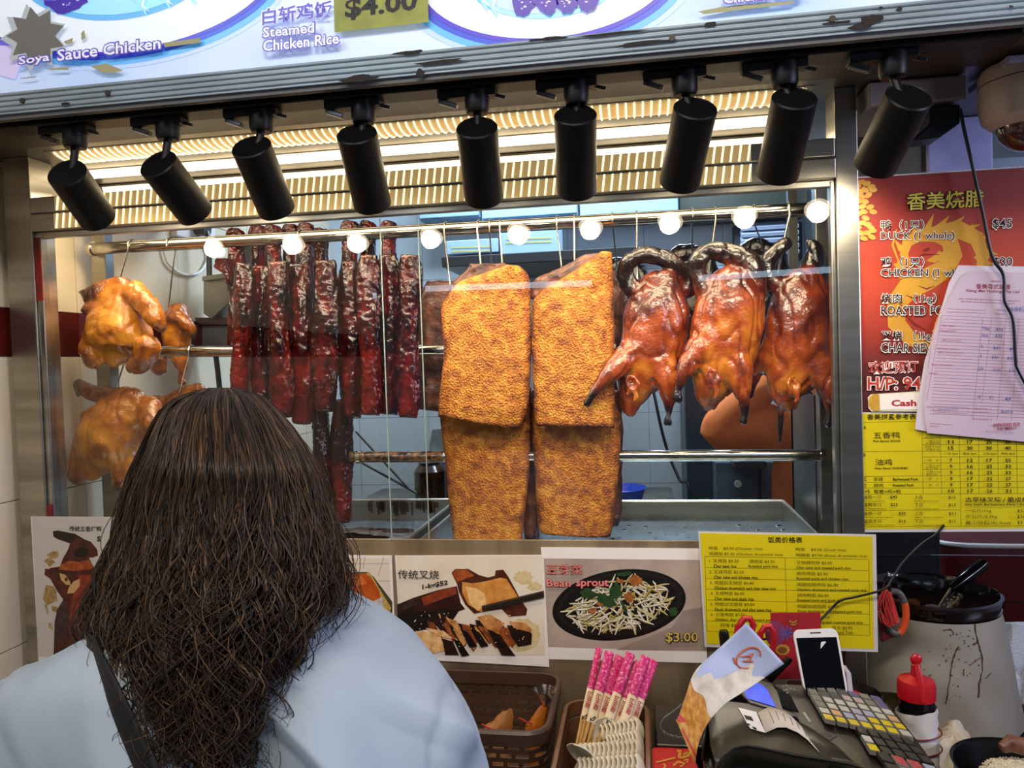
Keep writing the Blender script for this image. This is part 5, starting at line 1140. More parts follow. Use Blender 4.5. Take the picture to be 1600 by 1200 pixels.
for i in range(6): rs.append([c+V((.004+.0032*i)*math.cos(a)*(1+.4*noise.noise(V(a*2, i, 9))), (.004+.003*i)*math.sin(a), .005*i) for a in [2*math.pi*j/14 for j in range(14)]])
q.rings(rs, True, False); q.build('twisted_top', pane_mat('crinkled_film', (.92, .88, .86), 3, .15), t)
# ---- cutlery holder with chopsticks and spoons
TAN = mat('tan_plastic', '#6d4a30', .4, col2='#614129', nscale=20)
hx0, hx1 = P(876, 1120, -.2).x, P(1012, 1130, -.2).x
basket('cutlery_box', 'tan plastic box of wrapped chopsticks and white spoons beside the brown basket', hx0, hx1, -.36, -.095, ZC, 1.072, TAN, 'brown baskets', .94, False, .03)
for x, y, lab in ((868, 1143, 'left'), (868, 1170, 'lower left'), (1008, 1147, 'right')):
    pass
SLV = mat('pink_blossom_sleeve', '#c21a6a', .35, col2='#e58ab4', nscale=240, lo=.52, hi=.66)
PAP = mat('cream_sleeve', '#e2cfae', .5); WOOD = mat('pale_bamboo', '#c9a060', .5, col2='#b58a48', nscale=60)
RDI, BKI = mat('red_print_ink', '#a83040', .5), mat('black_print_ink', '#20201c', .5)
tops = [(936, 1015), (952, 1021), (968, 1027), (985, 1023), (997, 1036), (1009, 1028), (1021, 1034)]
feet = [(902, 1170), (912, 1172), (922, 1174), (934, 1176), (946, 1178), (958, 1178), (970, 1180)]
labs = ['leftmost', 'second from the left', 'third from the left', 'middle', 'third from the right', 'second from the right', 'rightmost']
for i, (a, b) in enumerate(zip(tops, feet)):
    t = thing('wrapped_chopsticks', labs[i]+' pair of chopsticks in pink blossom sleeves, tan box', 'chopsticks', P(*b, -.24), 'wrapped chopsticks')
    A, B = P(*a, -.10-.014*(i % 2)), P(*b, -.220-.014*(i % 2)); d = B-A; up = V(.12, -1, 0).normalized(); wd = .0058 if i in (0, 4) else .0080
    side = d.normalized().cross(up).normalized()
    def seg(u, v, w_, th, m, nm, q=None, extra=0):
        q = MB(); P0, P1 = A+d*u, A+d*v; q.tube([P0.lerp(P1, k/8) for k in range(9)], w_, 14, th, side=up); return q.build(nm, m, t)
    seg(-.01, .42, wd*1.02, .45, SLV, 'pink_sleeve'); seg(.42, .74, wd, .45, PAP, 'paper_sleeve')
    for s_ in (-1, 1):
        q = MB(); q.cyl(A+d*.70+side*s_*wd*.45, A+d*1.08+side*s_*wd*.4, .0030, .0022, 8); q.build('stick', WOOD, t)
    q = MB(); upn = (up-d.normalized()*up.dot(d.normalized())).normalized(); o_ = A+upn*(wd*.45+.0008)
    for k, ch in enumerate('卫生筷'):
        vs, fs, _, _ = glyphs(ch, .02); c = o_+d*(.48+.055*k); 
        q.add([c+side*((u_-.5)*-.0085)*(-1 if side.x < 0 else -1)*(1 if side.x < 0 else 1)+d.normalized()*(-(v_-.5)*.0085) for u_, v_ in vs], fs)
    q.build('red_lettering', RDI, t, smooth=False)
    q = MB(); c = o_+d*.70; q.tube([c+side*(.004*math.cos(k))+d.normalized()*(.005*math.sin(k*1.3)) for k in range(0, 8)], .0007, 5); q.build('black_logo', BKI, t)
    q = MB()
    for k in range(3):
        p0 = A+side*(k-1)*wd*.6; q.add([p0-side*.003+d*.01, p0+side*.004+d*.012, p0-d*(.015+.02*random.random())+side*random.uniform(-.004, .004)], [(0, 1, 2)])
    q.build('torn_end', SLV, t, smooth=False, solid=.0004)
# white soup spoons, nested in rows
SPN = mat('ivory_plastic', '#dcd2bc', .3, sss=.05)
def spoon_mesh(name):
    q = MB(); n = 12
    for s_, in ((0,),):
        rows = []
        for i in range(n+1):
            u = i/n; x = -.0 + u*.052; w_ = .021*math.sin(math.pi*min(.98, u*.93+.06))**.6; dp = .013*math.sin(math.pi*min(.97, u*.9+.08))**.8
            rows.append([V(x, w_*math.cos(a), -dp*math.sin(a)) for a in [math.pi*(.13+.74*j/12) for j in range(13)]])
        for i in range(1, 8):
            u = i/7; x = .052+u*.05; w_ = lerp(.010, .008, u); dp = lerp(.006, .003, u); rows.append([V(x, w_*math.cos(a), .010*u-dp*math.sin(a)) for a in [math.pi*(.13+.74*j/12) for j in range(13)]])
        q.rings(rows, False, False)
    o = q.build(name, SPN, solid=.001, pivot=(0, 0, 0)); return o
base_sp = spoon_mesh('soup_spoon')
cnt = 0
def put_spoon(loc, hd_, st, label):
    "hd_ = where the handle points, st = the way the spoons are stacked"
    global cnt
    o = base_sp if cnt == 0 else base_sp.copy()
    if cnt: C.objects.link(o)
    cnt += 1; X = V(*hd_).normalized(); Z = V(*st); Z = (Z-X*Z.dot(X)).normalized(); Y = Z.cross(X)
    o.matrix_world = Matrix.Translation(loc) @ Matrix((X, Y, Z)).transposed().to_4x4(); tag(o, label, 'spoon', 'white plastic soup spoons'); return o
rowsp = [((936, 1143), (990, 1133), -.215, 'back', 9), ((944, 1161), (989, 1154), -.250, 'second', 9), ((902, 1175), (989, 1168), -.285, 'third', 13), ((900, 1197), (990, 1191), -.320, 'front', 13)]
ordn = ['leftmost', 'second', 'third', 'fourth', 'fifth', 'sixth', 'seventh', 'eighth', 'ninth', 'tenth', 'eleventh', 'twelfth', 'last']
for a, b, Y, nm, n in rowsp:
    A, B = P(*a, Y), P(*b, Y)
    for k in range(n): put_spoon(A.lerp(B, k/(n-1))+V(0, 0, .002), (.10, .62, -.78), A-B, ordn[k]+' white spoon of the '+nm+' nested row in the tan box')
c = P(955, 1133, -.205); put_spoon(c+V(0, 0, .008), (-.55, -.25, -.75), (.2, -.9, .35), 'single white spoon standing upright against the wrapped chopsticks')
c = P(880, 1172, -.315); put_spoon(c+V(.010, 0, .006), (.5, .3, -.8), (-.6, -.7, .4), 'white spoon facing out at the left end of the front row')
# ---- red gift box with gold characters
rz = 1.045
A = [PZ(x, y, rz) for x, y in ((1006, 1180), (1022, 1167), (1078, 1166), (1092, 1200), (1092, 1240), (1004, 1240))]
t = thing('red_box', 'red box with golden brush characters beside the spoons', 'box', V(A[0].x+.04, A[0].y-.03, ZC)); q = MB(); q.prism(A, (0, 0, ZC-rz+.0005)); q.build('box_body', mat('bright_red_card', '#d02426', .4), t, smooth=False, bevel=.002)
q = MB(); SB = Sheet(A[0]+V(0, 0, .0006), A[1]+V(0, 0, .0006), A[3]+V(0, 0, .0006), .0003); zq = Zf(860, 1000, 6)
for pts, w_ in (([(1185,1040),(1215,1040),(1210,1095),(1215,1105)], 5), ([(1210,1105),(1260,1100),(1300,1080),(1320,1060),(1270,1062),(1245,1080)], 3.5), ([(990,1148),(1050,1135),(1130,1115),(1170,1108)], 2.5), ([(1060,1160),(1080,1185),(1060,1200)], 3), ([(1150,1180),(1200,1140),(1260,1160),(1220,1190)], 3.5), ([(1250,1130),(1290,1120),(1280,1150)], 3)): SB.stroke(q, zq(pts), w_, 1)
q.build('golden_characters', mat('gold_print', '#e2a43a', .35), t, smooth=False)
# black card reader cradle with coiled cord behind it
t = thing('cable_box', 'low black box with a coiled cord behind the red box', 'box', P(1050, 1150, -.12)); a, b = P(1022, 1112, -.10), P(1110, 1112, -.10); q = MB(); q.box((a.x, -.19, ZC), (b.x, -.05, a.z-.01)); q.build('case', BLACKP, t, smooth=False, bevel=.003)
q = MB(); pth = crom([tuple(P(*p, -.195)) for p in ((1066, 1100), (1052, 1112), (1036, 1124), (1033, 1138), (1042, 1147), (1060, 1152), (1078, 1152))], 10); q.tube([V(*p)+V(0, .0016*math.cos(i*1.6), .0016*math.sin(i*1.6))*(i > 34) for i, p in enumerate(pth)], .0016, 6); q.build('coiled_cord', mat('grey_cord', '#6b6b6d', .5), t)

# ---- cash register
K0, KS = V(0, -.3, 1.12), .25
KN = V(0, -KS, 1).normalized()
def K(px, py, up=0):
    d = ray(px, py); t = (K0-CAM).dot(KN)/d.dot(KN); return CAM+d*t+KN*up
REG = mat('black_register_plastic', '#0e0d0b', .36, col2='#14120f', nscale=90, bump=.04, bscale=600)
REGL = mat('dark_olive_cover', '#2c281b', .36, col2='#332e20', nscale=4)
reg = thing('cash_register', 'black cash register with coloured keys in the right foreground', 'cash register', V(.26, -.28, ZC))
ol = [K(*p) for p in ((1210, 1064), (1262, 1066), (1388, 1094), (1432, 1150), (1470, 1203), (1500, 1250), (1330, 1252), (1288, 1176), (1250, 1128))]
q = MB(); q.prism([p-KN*.004 for p in ol], -KN*.022); q.build('keyboard_panel', REG, reg, smooth=False, bevel=.002)
# body below
lowz = ZC+.006
def drop(p, z): return V(p.x, p.y, z)
q = MB(); bo = [K(*p) for p in ((1108, 1110), (1212, 1066), (1388, 1096), (1500, 1250), (1120, 1260), (1098, 1150))]
q.add([drop(p, lowz) for p in bo]+[p-KN*.028 for p in bo], [(0, 1, 2, 3, 4, 5), (11, 10, 9, 8, 7, 6)]+[(i, 6+i, 6+(i+1) % 6, (i+1) % 6) for i in range(6)]); q.build('body', REG, reg, smooth=False, bevel=.004)
# bent printer cover: back edge, crest, front arc
cr_ = [((1098, 1160), (1106, 1126), (1110, 1170), (1118, 1195)), ((1104, 1128), (1118, 1106), (1128, 1158), (1130, 1186)), ((1118, 1108), (1140, 1101), (1150, 1140), (1146, 1171)), ((1140, 1100), (1168, 1104), (1176, 1135), (1168, 1167)), ((1180, 1108), (1200, 1114), (1206, 1142), (1194, 1171)), ((1214, 1118), (1230, 1124), (1240, 1150), (1240, 1180)), ((1250, 1132), (1262, 1140), (1280, 1168), (1300, 1189)), ((1290, 1160), (1300, 1166), (1318, 1182), (1340, 1197))]
rows = []
for i, (a, b, c_, d) in enumerate(cr_):
    h = .006; rows.append([K(*a)-KN*.03, K(*a, 0), K(*b, h*.5), K(*[(b[j]*2+c_[j])/3 for j in (0, 1)], h*.8), K(*c_, h*.9), K(*[(c_[j]*2+d[j])/3 for j in (0, 1)], h*.55), K(*d, 0), K(*d)-KN*.03])
q = MB(); q.rings(rows, False, False); tag(q.build('printer_cover', REGL, reg, angle=50, solid=.004), 'rounded olive black printer cover')
q = MB(); q.tube([K(*p, .001) for p in ((1108, 1240), (1112, 1215), (1122, 1195), (1132, 1183), (1146, 1171), (1168, 1167), (1194, 1171), (1240, 1181), (1300, 1190), (1345, 1198))], .0022, 8); q.build('cover_lip', BLACKP, reg)
q = MB(); q.prism([K(*p, -.001) for p in ((1255, 1136), (1308, 1150), (1268, 1178), (1246, 1160))], KN*.0015); q.build('paper_slot', mat('slot_black', '#030303', .5), reg, smooth=False)
q = MB(); q.prism([K(*p, .0) for p in ((1309, 1152), (1345, 1182), (1352, 1203), (1300, 1189), (1280, 1172))], KN*.0025); q.build('slot_lid', REGL, reg, smooth=False, bevel=.001)
# display hood with a blue screen
q = MB(); q.prism([K(*p, .0) for p in ((1152, 1084), (1172, 1064), (1206, 1072), (1248, 1128), (1216, 1118), (1172, 1104))], KN*.006); q.build('display_hood', REG, reg, smooth=False, bevel=.002)
q = MB(); q.prism([K(*p, .0065) for p in ((1160, 1074), (1176, 1067), (1198, 1082), (1212, 1111), (1190, 1104), (1166, 1097))], KN*.0006); q.build('screen', mat('lit_blue_screen', '#1b36c8', .25, col2='#2c4ff0', nscale=60, emit=.55), reg, smooth=False)
q = MB(); q.prism([K(*p, .0065) for p in ((1213, 1080), (1235, 1094), (1248, 1120), (1222, 1112))], KN*.002); q.build('smoked_window', mat('smoked_plastic', '#15120a', .1), reg, smooth=False)
q = MB()
for p in ((1224, 1070), (1229, 1069), (1229, 1075), (1225, 1076), (1235, 1073), (1241, 1075), (1230, 1080)): q.sphere(K(*p, -.003), .0012, 4)
q.build('indicator_dots', mat('pale_print', '#b9b7b2', .5), reg)['kind'] = 'stuff'
q = MB(); a, b = K(1256, 1110, -.0034), K(1266, 1125, -.0034); q.bar(a, b, .004, .0008); q.build('name_plate', mat('silver_plate', '#b2b0aa', .35, .5), reg, smooth=False)
kc = {'g': ('#6f6d62', '#7a776b'), 'k': ('#33322f', '#2a2926'), 'w': ('#b5b1a4', '#a9a598'), 'l': ('#9a9cae', '#8f91a4'), 'y': ('#c9b51a', '#bba612'), 'o': ('#c59a72', '#b98d66'), 'r': ('#a8474a', '#9c3c40'), 'v': ('#5a527e', '#514a74'), 'p': ('#b09a96', '#a58e8a'), 'd': ('#4a4d50', '#3f4244')}
kmat = {k: mat('key_insert_'+k, v[0], .4, col2=v[1], nscale=160) for k, v in kc.items()}
KCAP = mat('clear_key_cap', '#8d8b82', .2, col2='#7b7970', nscale=50)
def keyblock(c4, grid, lab):
    tl, tr_, br, bl = [K(*p) for p in c4]; R_, Cn = len(grid), len(grid[0])
    def uv(u, v): return tl.lerp(tr_, u).lerp(bl.lerp(br, u), v)
    for r in range(R_):
        for c in range(Cn):
            if grid[r][c] == '.': continue
            g = .06; u0, u1, v0, v1 = (c+g)/Cn, (c+1-g)/Cn, (r+g)/R_, (r+1-g)/R_
            b4 = [uv(u0, v0), uv(u1, v0), uv(u1, v1), uv(u0, v1)]; ce_ = sum(b4, V(0, 0, 0))/4
            t4 = [p.lerp(ce_, .10)+KN*.0075 for p in b4]; q = MB(); q.add(b4+t4, [(0, 1, 5, 4), (1, 2, 6, 5), (2, 3, 7, 6), (3, 0, 4, 7), (4, 5, 6, 7), (3, 2, 1, 0)])
            k = q.build('key', KCAP if grid[r][c] not in 'k' else kmat['k'], reg, smooth=False, bevel=.0008)
            q = MB(); q.poly([p.lerp(ce_+KN*.0075, .06)+KN*.0004 for p in t4]); q.build('insert', kmat[grid[r][c]], k, smooth=False)
keyblock(((1253, 1071), (1374, 1095), (1430, 1161), (1288, 1131)), ['gggdvgv', 'gddppgv', 'gwwwwww', 'gwwllwo', 'wollyyy', 'yyyyyyw'], 'upper')
keyblock(((1334, 1140), (1420, 1160), (1464, 1203), (1358, 1180)), ['kkkkk', 'wkkkk', 'ykkkk'], 'lower')
keyblock(((1364, 1177), (1460, 1204), (1490, 1240), (1390, 1215)), ['krrl', 'kgkk'], 'front')
# receipts on the cover
t = thing('receipt', 'small printed slip lying on the printer cover of the register', 'receipt', K(1170, 1130, .006)); q = MB(); c4 = [K(*p, .0080) for p in ((1153, 1113), (1181, 1120), (1196, 1153), (1172, 1146))]; q.prism(c4, KN*.0005); q.build('paper', PAPER, t, smooth=False)
q = MB(); SR = Sheet(*[p+KN*.0006 for p in c4[:3]], .0003)
SR.poly(q, [(1162, 1117), (1174, 1120), (1178, 1127), (1166, 1124)], 1); SR.poly(q, [(1166, 1130), (1171, 1131), (1173, 1134), (1168, 1133)], 1); SR.poly(q, [(1175, 1135), (1181, 1137), (1183, 1141), (1177, 1139)], 1)
for i in range(5): SR.line(q, [(1157+i*1.2+3, 1121+i*5.2), (1160+i*1.2+3, 1128+i*5.2)], 1.2, 1)
q.build('print', INK, t, smooth=False)
t = thing('receipt', 'long white till receipt curling out of the register slot', 'receipt', K(1230, 1140, .014)); rows = []
for (a, b, h) in (((1184, 1121), (1196, 1153), .0085), ((1200, 1117), (1214, 1149), .013), ((1218, 1123), (1228, 1151), .015), ((1236, 1132), (1246, 1158), .014), ((1252, 1146), (1262, 1167), .011), ((1264, 1162), (1272, 1174), .007), ((1278, 1178), (1281, 1181), .004)): rows.append([K(*a, h), K((a[0]+b[0])/2, (a[1]+b[1])/2, h+.001), K(*b, h)])
q = MB(); q.rings(rows, False, False); q.build('paper', mat('till_paper', '#d3c8bb', .6), t, solid=.0004)
q = MB()
for i in range(7):
    u = .15+i*.105
    def pt(u, v): 
        k = u*(len(rows)-1); i0 = min(int(k), len(rows)-2); a = rows[i0][0].lerp(rows[i0+1][0], k-i0); b = rows[i0][2].lerp(rows[i0+1][2], k-i0); return a.lerp(b, v)+KN*.0014
    q.bar(pt(u, .2), pt(u, random.uniform(.6, .85)), .0011, .0003)
q.build('print', mat('grey_print', '#7d756c', .6), t, smooth=False)

# ---- leaflet with a wheat field and clouds, bent over the register
ys = [-.235, -.24, -.262, -.285, -.302, -.315, -.325]
Lp = [(1166, 973), (1134, 1003), (1104, 1030), (1084, 1052), (1072, 1085), (1060, 1120), (1056, 1124)]; Rp = [(1225, 1037), (1190, 1062), (1160, 1082), (1130, 1102), (1106, 1130), (1092, 1160), (1086, 1194)]
Lc = crom([tuple(P(*p, y)) for p, y in zip(Lp, ys)], 5); Rc = crom([tuple(P(*p, y)) for p, y in zip(Rp, ys)], 5); n_ = len(Lc); m_ = 14
t = thing('leaflet', 'bent leaflet printed with a wheat field and clouds leaning on the register', 'leaflet', V(*Rc[-1]))
def lf(u, v, e=0):
    k = u*(n_-1); i = min(int(k), n_-2); a = V(*Lc[i]).lerp(V(*Lc[i+1]), k-i); b = V(*Rc[i]).lerp(V(*Rc[i+1]), k-i); p = a.lerp(b, v); return p+(CAM-p).normalized()*(e+.0012)
q = MB(); q.rings([[lf(i/(n_-1), j/m_, -.0012) for j in range(m_+1)] for i in range(n_)], False, False)
q.build('paper', mat('pale_blue_sky_print', '#b9c3de', .4, col2='#a3b0d6', nscale=9), t, solid=.0006)
def patch(name, f, m, lay, nu=24, nv=14, u0=0, u1=1):
    q = MB(); q.rings([[lf(lerp(f(j/nv)[0], f(j/nv)[1], i/nu), j/nv, .0003*lay) for j in range(nv+1)] for i in range(nu+1)], False, False); return q.build(name, m, t)
patch('wheat_print', lambda v: (.50+.05*v+.03*math.sin(v*9), 1), mat('wheat_print', '#c47a1c', .5, col2='#e3a845', nscale=190, stretch=(1, 1, .35), lo=.4, hi=.6), 1)
patch('cloud_print', lambda v: (max(.14, .30+.16*math.sin(v*5+.6)+.06*math.sin(v*17)), .56+.05*v+.02*math.sin(v*9)), mat('cloud_print', '#ece2cc', .5, col2='#c2b49c', nscale=42, lo=.4, hi=.7), 2)
patch('red_print', lambda v: (.80, .80+.11*max(0, 1-v*3.2)), mat('leaflet_red', '#d23a30', .5), 3, 6, 14)
patch('red_strip', lambda v: (.90+.02*v, .90+.02*v+.025*(v > .25)), mat('leaflet_red', '#d23a30', .5), 3, 4, 20)
q = MB(); cpt = [lf(.14+.075*math.sin(a), .52+.17*math.cos(a), .001) for a in [.5+4.9*i/24 for i in range(25)]]; q.tube(cpt, .0012, 5)
for a, b in (((.16, .42), (.12, .5)), ((.10, .5), (.15, .58)), ((.17, .5), (.13, .62)), ((.2, .33), (.22, .45))): q.tube([lf(*a, .001), lf(*b, .001)], .0012, 5)
q.build('orange_emblem', mat('orange_print', '#d4683c', .5), t)

# ---- smartphone on its stand
c4 = [P(*p, y) for p, y in (((1238, 984), -.165), ((1308, 981), -.165), ((1326, 1086), -.205), ((1256, 1080), -.205))]
ph = thing('smartphone', 'white smartphone with a dark screen propped behind the register', 'smartphone', c4[3])
nn = (c4[1]-c4[0]).cross(c4[3]-c4[0]).normalized(); nn = -nn if nn.dot(CAM-c4[0]) < 0 else nn
def rr(c4, r, k=6, inset=(0, 0, 0, 0)):
    "rounded quad outline, r as share of width"
    def uv(u, v): return c4[0].lerp(c4[1], u).lerp(c4[3].lerp(c4[2], u), v)
    asp = (c4[1]-c4[0]).length/(c4[3]-c4[0]).length; u0, v0, u1, v1 = inset[0], inset[1], 1-inset[2], 1-inset[3]; out = []
    for cu, cv, a0 in ((u1-r, v0+r*asp, 270), (u1-r, v1-r*asp, 0), (u0+r, v1-r*asp, 90), (u0+r, v0+r*asp, 180)):
        for i in range(k+1): a = math.radians(a0+90*i/k); out.append(uv(cu+r*math.cos(a), cv+r*asp*math.sin(a)))
    return out
q = MB(); q.prism(rr(c4, .15), -nn*.0075); q.build('body', WHITEP, ph, smooth=False, bevel=.001)
q = MB(); q.prism([p+nn*.0003 for p in rr(c4, .01, 2, (.05, .14, .05, -.02))], nn*.0002); q.build('screen', mat('black_screen', '#040405', .06), ph, smooth=False)
q = MB(); a = c4[0].lerp(c4[1], .38).lerp(c4[3].lerp(c4[2], .38), .065); b = c4[0].lerp(c4[1], .62).lerp(c4[3].lerp(c4[2], .62), .065); q.tube([a+nn*.0004, b+nn*.0004], .0009, 6); q.build('earpiece', BLACKP, ph)
t = thing('phone_stand', 'small white stand behind the white smartphone', 'stand', V(c4[3].x, -.15, ZC)); q = MB(); q.prism([P(1322, 1050, -.17), P(1330, 1052, -.17), P(1334, 1088, -.185), P(1326, 1088, -.185)], (0, .03, 0)); q.build('prop', mat('lilac_plastic', '#b7aebc', .4), t, smooth=False, bevel=.001)
a = P(1300, 1086, -.19); q = MB(); q.box((a.x-.05, -.17, ZC), (a.x+.035, -.11, a.z-.012)); q.build('base', BLACKP, t, smooth=False, bevel=.003)
# ---- pen pot with scissors, marker and red packet
a = P(1190, 1040, -.14)
q = MB(); q.lathe([(.03, 0), (.045, 0), (.047, .12), (.044, .12), (.043, .005), (.02, .004)], Matrix.Translation(V(a.x-.005, -.10, ZC)), 28); tag(q.build('pen_pot', mat('dark_pot', '#191414', .35)), 'dark pen pot hidden behind the leaflet', 'pot')
q = MB(); q.tube([P(1134, 1050, -.115), P(1133, 1010, -.11), P(1131, 990, -.11), P(1130.5, 985, -.11)], [.0082, .0082, .0082, .0065], 16); tag(q.build('marker_pen', mat('marker_black', '#08080a', .25)), 'black marker pen standing left of the red scissors', 'pen')
sc_ = thing('scissors', 'red-handled scissors standing behind the leaflet', 'scissors', P(1180, 1060, -.115))
q = MB(); q.tube([P(*p, -.118) for p in ((1152, 1030), (1150, 1005), (1153, 980), (1163, 966), (1172, 966), (1177, 976), (1174, 990), (1182, 1030))], .0052, 10); tag(q.build('handle', mat('scissor_red', '#b01822', .35), sc_), 'left red loop')
q = MB(); q.tube([P(*p, -.112) for p in ((1186, 1010), (1188, 990), (1195, 979), (1203, 978), (1209, 988), (1209, 1005), (1204, 1025), (1192, 1045))], .0052, 10); tag(q.build('handle', mat('scissor_red', '#b01822', .35), sc_), 'right red loop')
q = MB(); q.bar(P(1182, 1030, -.115), V(P(1182, 1030, -.115).x, -.10, ZC+.01), .014, .002); q.build('blade', CHROME, sc_, smooth=False)
rp = thing('red_packet', 'red festive packet with purple and gold ornament behind the smartphone', 'red packet', P(1240, 1060, -.09)); c4 = [P(*p, -.09) for p in ((1204, 958), (1282, 957), (1286, 1060), (1206, 1062))]; q = MB(); q.prism(c4, (0, .002, 0)); q.build('envelope', mat('packet_red', '#a3222c', .45), rp, smooth=False)
pc = Pic(Sheet(V(0, -.0905, 0), V(1, -.0905, 0), V(0, -.0905, 1), .0003), Zf(1080, 820, 5.333), 1)
pc.c('#8a3a5a'); pc.ell(700, 905, 85, 110); pc.c('#4a4a8a', '#6a5a9a', 90)
for a_ in range(9): pc.stroke([(790, 900), (790+60*math.cos(a_*.7), 900+60*math.sin(a_*.7))], [6, 18])
pc.c('#b98a34'); pc.ell(760, 1040, 60, 45); pc.c('#7c4a20'); pc.ell(760, 1045, 40, 28); pc.c('#c9a04a'); pc.stroke([(815, 800), (850, 815), (880, 795)], 8); pc.stroke([(820, 825), (850, 835), (885, 820)], 8); pc.c('#5c3a2a'); pc.stroke([(808, 750), (812, 820), (850, 845), (890, 815), (896, 750)], 5)
pc.build('printed_ornament', rp)
q = MB(); a, b = PX(1172, 1062, .2), None
q.prism([P(*p, -.15) for p in ((1196, 1058), (1234, 1026), (1240, 1032), (1206, 1068))], (0, .03, -.01)); tag(q.build('stapler', BLACKP, smooth=False, bevel=.002), 'black stapler shape behind the leaflet tip', 'stapler')
# ---- thin wires
cable('thin_wire', 'thin black wire crossing in front of the lower yellow price list', [P(1160, 1001, -.10), P(1200, 998, -.08), P(1262, 986, -.05), P(1277, 974, -.045), P(1300, 950, -.03), P(1314, 938, -.03), P(1340, 932, -.03), P(1380, 921, -.035), P(1392, 908, -.03), P(1410, 880, -.02), P(1440, 850, -.012), P(1462, 835, -.01), P(1475, 820, -.008)], .0021)
cable('hanging_wire', 'black cable hanging in front of the red board and the invoice', [P(1500, 170, -.03), P(1508, 210, -.03), P(1520, 262, -.028), P(1535, 330, -.026), P(1550, 400, -.025), P(1568, 430, -.024), P(1570, 470, -.024), P(1583, 500, -.024), P(1587, 560, -.024), P(1592, 580, -.024), P(1625, 640, -.024)], .0028)
# ---- orange rubber-grip ring and red rubber bands on a hook by the yellow list
q = MB(); q.m = 0; pts = [(1392, 924), (1402, 925), (1410, 934), (1415, 950), (1415, 968), (1409, 985), (1400, 990), (1390, 984), (1384, 970)]
f_ = crom([tuple(P(*p, .03)) for p in pts], 6); q.tube(f_[:16], .0058, 10); q.m = 1; q.tube(f_[15:34], .0060, 10); q.m = 0; q.tube(f_[33:], .0062, 10)
t = thing('grip_ring', 'orange and grey rubber-gripped tool handle hanging beside the yellow list', 'tool handle', P(1400, 990, .03)); q.build('ring', [mat('grey_rubber', '#4a4644', .5), mat('orange_rubber', '#c9481a', .45)], t)
q = MB(); q.prism([P(*p, .03) for p in ((1372, 960), (1392, 960), (1400, 995), (1378, 1005))], (0, .012, 0)); tag(q.build('jaw', mat('dark_red_metal', '#5a1a12', .4), t, smooth=False, bevel=.003), 'dark red jaw')
q = MB(); q.tube([P(1380, 925, .03), P(1382, 905, .02), P(1388, 895, .015), P(1392, 900, .01)], .002, 8); tag(q.build('wall_hook', CHROME), 'small hook holding the red rubber bands', 'hook')
for i in range(14):
    x = 1370+i*1.7; q = MB(); pts = [P(1384+random.uniform(-3, 3), 921, .012+.002*(i % 5)), P(x+random.uniform(-2, 4), 945, .008+.002*(i % 5)), P(x+5+random.uniform(-3, 6), 968, .008+.002*(i % 4)), P(x+9, 980-abs(i-7), .012), P(x+11, 965, .018), P(1390+random.uniform(-3, 3), 925, .02)]
    q.tube(crom([tuple(p) for p in pts], 5), .0011, 6); tag(q.build('rubber_band', mat('red_rubber', '#b8322c', .5)), 'thin red rubber band of the bunch hanging by the yellow list', 'rubber band', 'bunch of red rubber bands')

# ---- sauce pot with white wrapper and ladle
pcx, pcy = P(1452, 925, .17).x, .17
pot = thing('sauce_pot', 'black sauce pot wrapped in a stained white sheet behind the squeeze bottle', 'pot', V(pcx, pcy, ZC)); M = Matrix.Translation(V(pcx, pcy, ZC)); zt = P(1452, 925, .17).z-ZC
R = .118
PB = mat('black_pot_glaze', '#0a0706', .12, col2='#1c0f0a', nscale=26, coat=.6, bump=.25, bscale=24, bdist=.003)
q = MB(); q.lathe([(.02, .004), (R*.85, .004), (R*.92, .06), (R*.95, zt-.02), (R*1.0, zt-.018), (R*1.03, zt-.008), (R*1.02, zt+.004), (R*.97, zt+.006), (R*.93, zt-.004), (R*.90, zt-.03), (.02, zt-.032)], M, 56); q.build('vessel', PB, pot)
q = MB(); rs = []
for i in range(15):
    v = i/14; z_ = lerp(zt-.022, .004, v); ring = []
    for j in range(72):
        a = 2*math.pi*j/72; r = R*(.985+.30*v**.85*(.8+.2*math.cos(a-.2)))+.006*noise.noise(V(math.cos(a)*2.2, math.sin(a)*2.2, v*2.5))*v*2
        dent = max(0, math.cos(a+2.25))**6*.012*math.exp(-((v-.28)/.14)**2); ring.append(V(pcx+(r-dent)*math.cos(a), pcy+(r-dent)*math.sin(a), ZC+z_))
    rs.append(ring)
q.rings(rs, True, False); wr = q.build('white_wrapper', mat('stained_white_sheet', '#8d887d', .5, col2='#817b70', nscale=5), pot, angle=60); tag(wr, 'white plastic sheet wrapped round the pot')
# sauce runs on the wrapper follow its surface
def onto(ob, px, py, lift=.0006):
    d = ray(px, py).normalized(); Mi = ob.matrix_world.inverted(); hit, p, n_, _ = ob.ray_cast(Mi @ CAM, (Mi.to_3x3() @ d)); return (ob.matrix_world @ p)-d*lift if hit else None
q = MB()
for pts, r in (([(1523, 975), (1527, 1000), (1533, 1020), (1535, 1045), (1531, 1065), (1529, 1090)], .0011), ([(1498, 1010), (1492, 1022), (1488, 1035), (1484, 1060), (1478, 1100)], .0010), ([(1515, 1040), (1524, 1033), (1532, 1028)], .0008), ([(1474, 985), (1486, 984), (1490, 992)], .0008), ([(1520, 1008), (1526, 1004)], .0012), ([(1506, 1045), (1506, 1056)], .0007), ([(1540, 1060), (1548, 1052)], .0008)):
    fp = crom([p for p in pts], 6); hs = [onto(wr, x+random.uniform(-.7, .7), y) for x, y in fp]; hs = [h for h in hs if h is not None]
    if len(hs) > 2: q.tube(hs, [r*random.uniform(.5, 1.6) for _ in hs], 6)
for _ in range(60):
    h = onto(wr, random.gauss(1490, 22), random.uniform(985, 1095), .0003)
    if h is not None: q.sphere(h, random.uniform(.0005, .0016), 4)
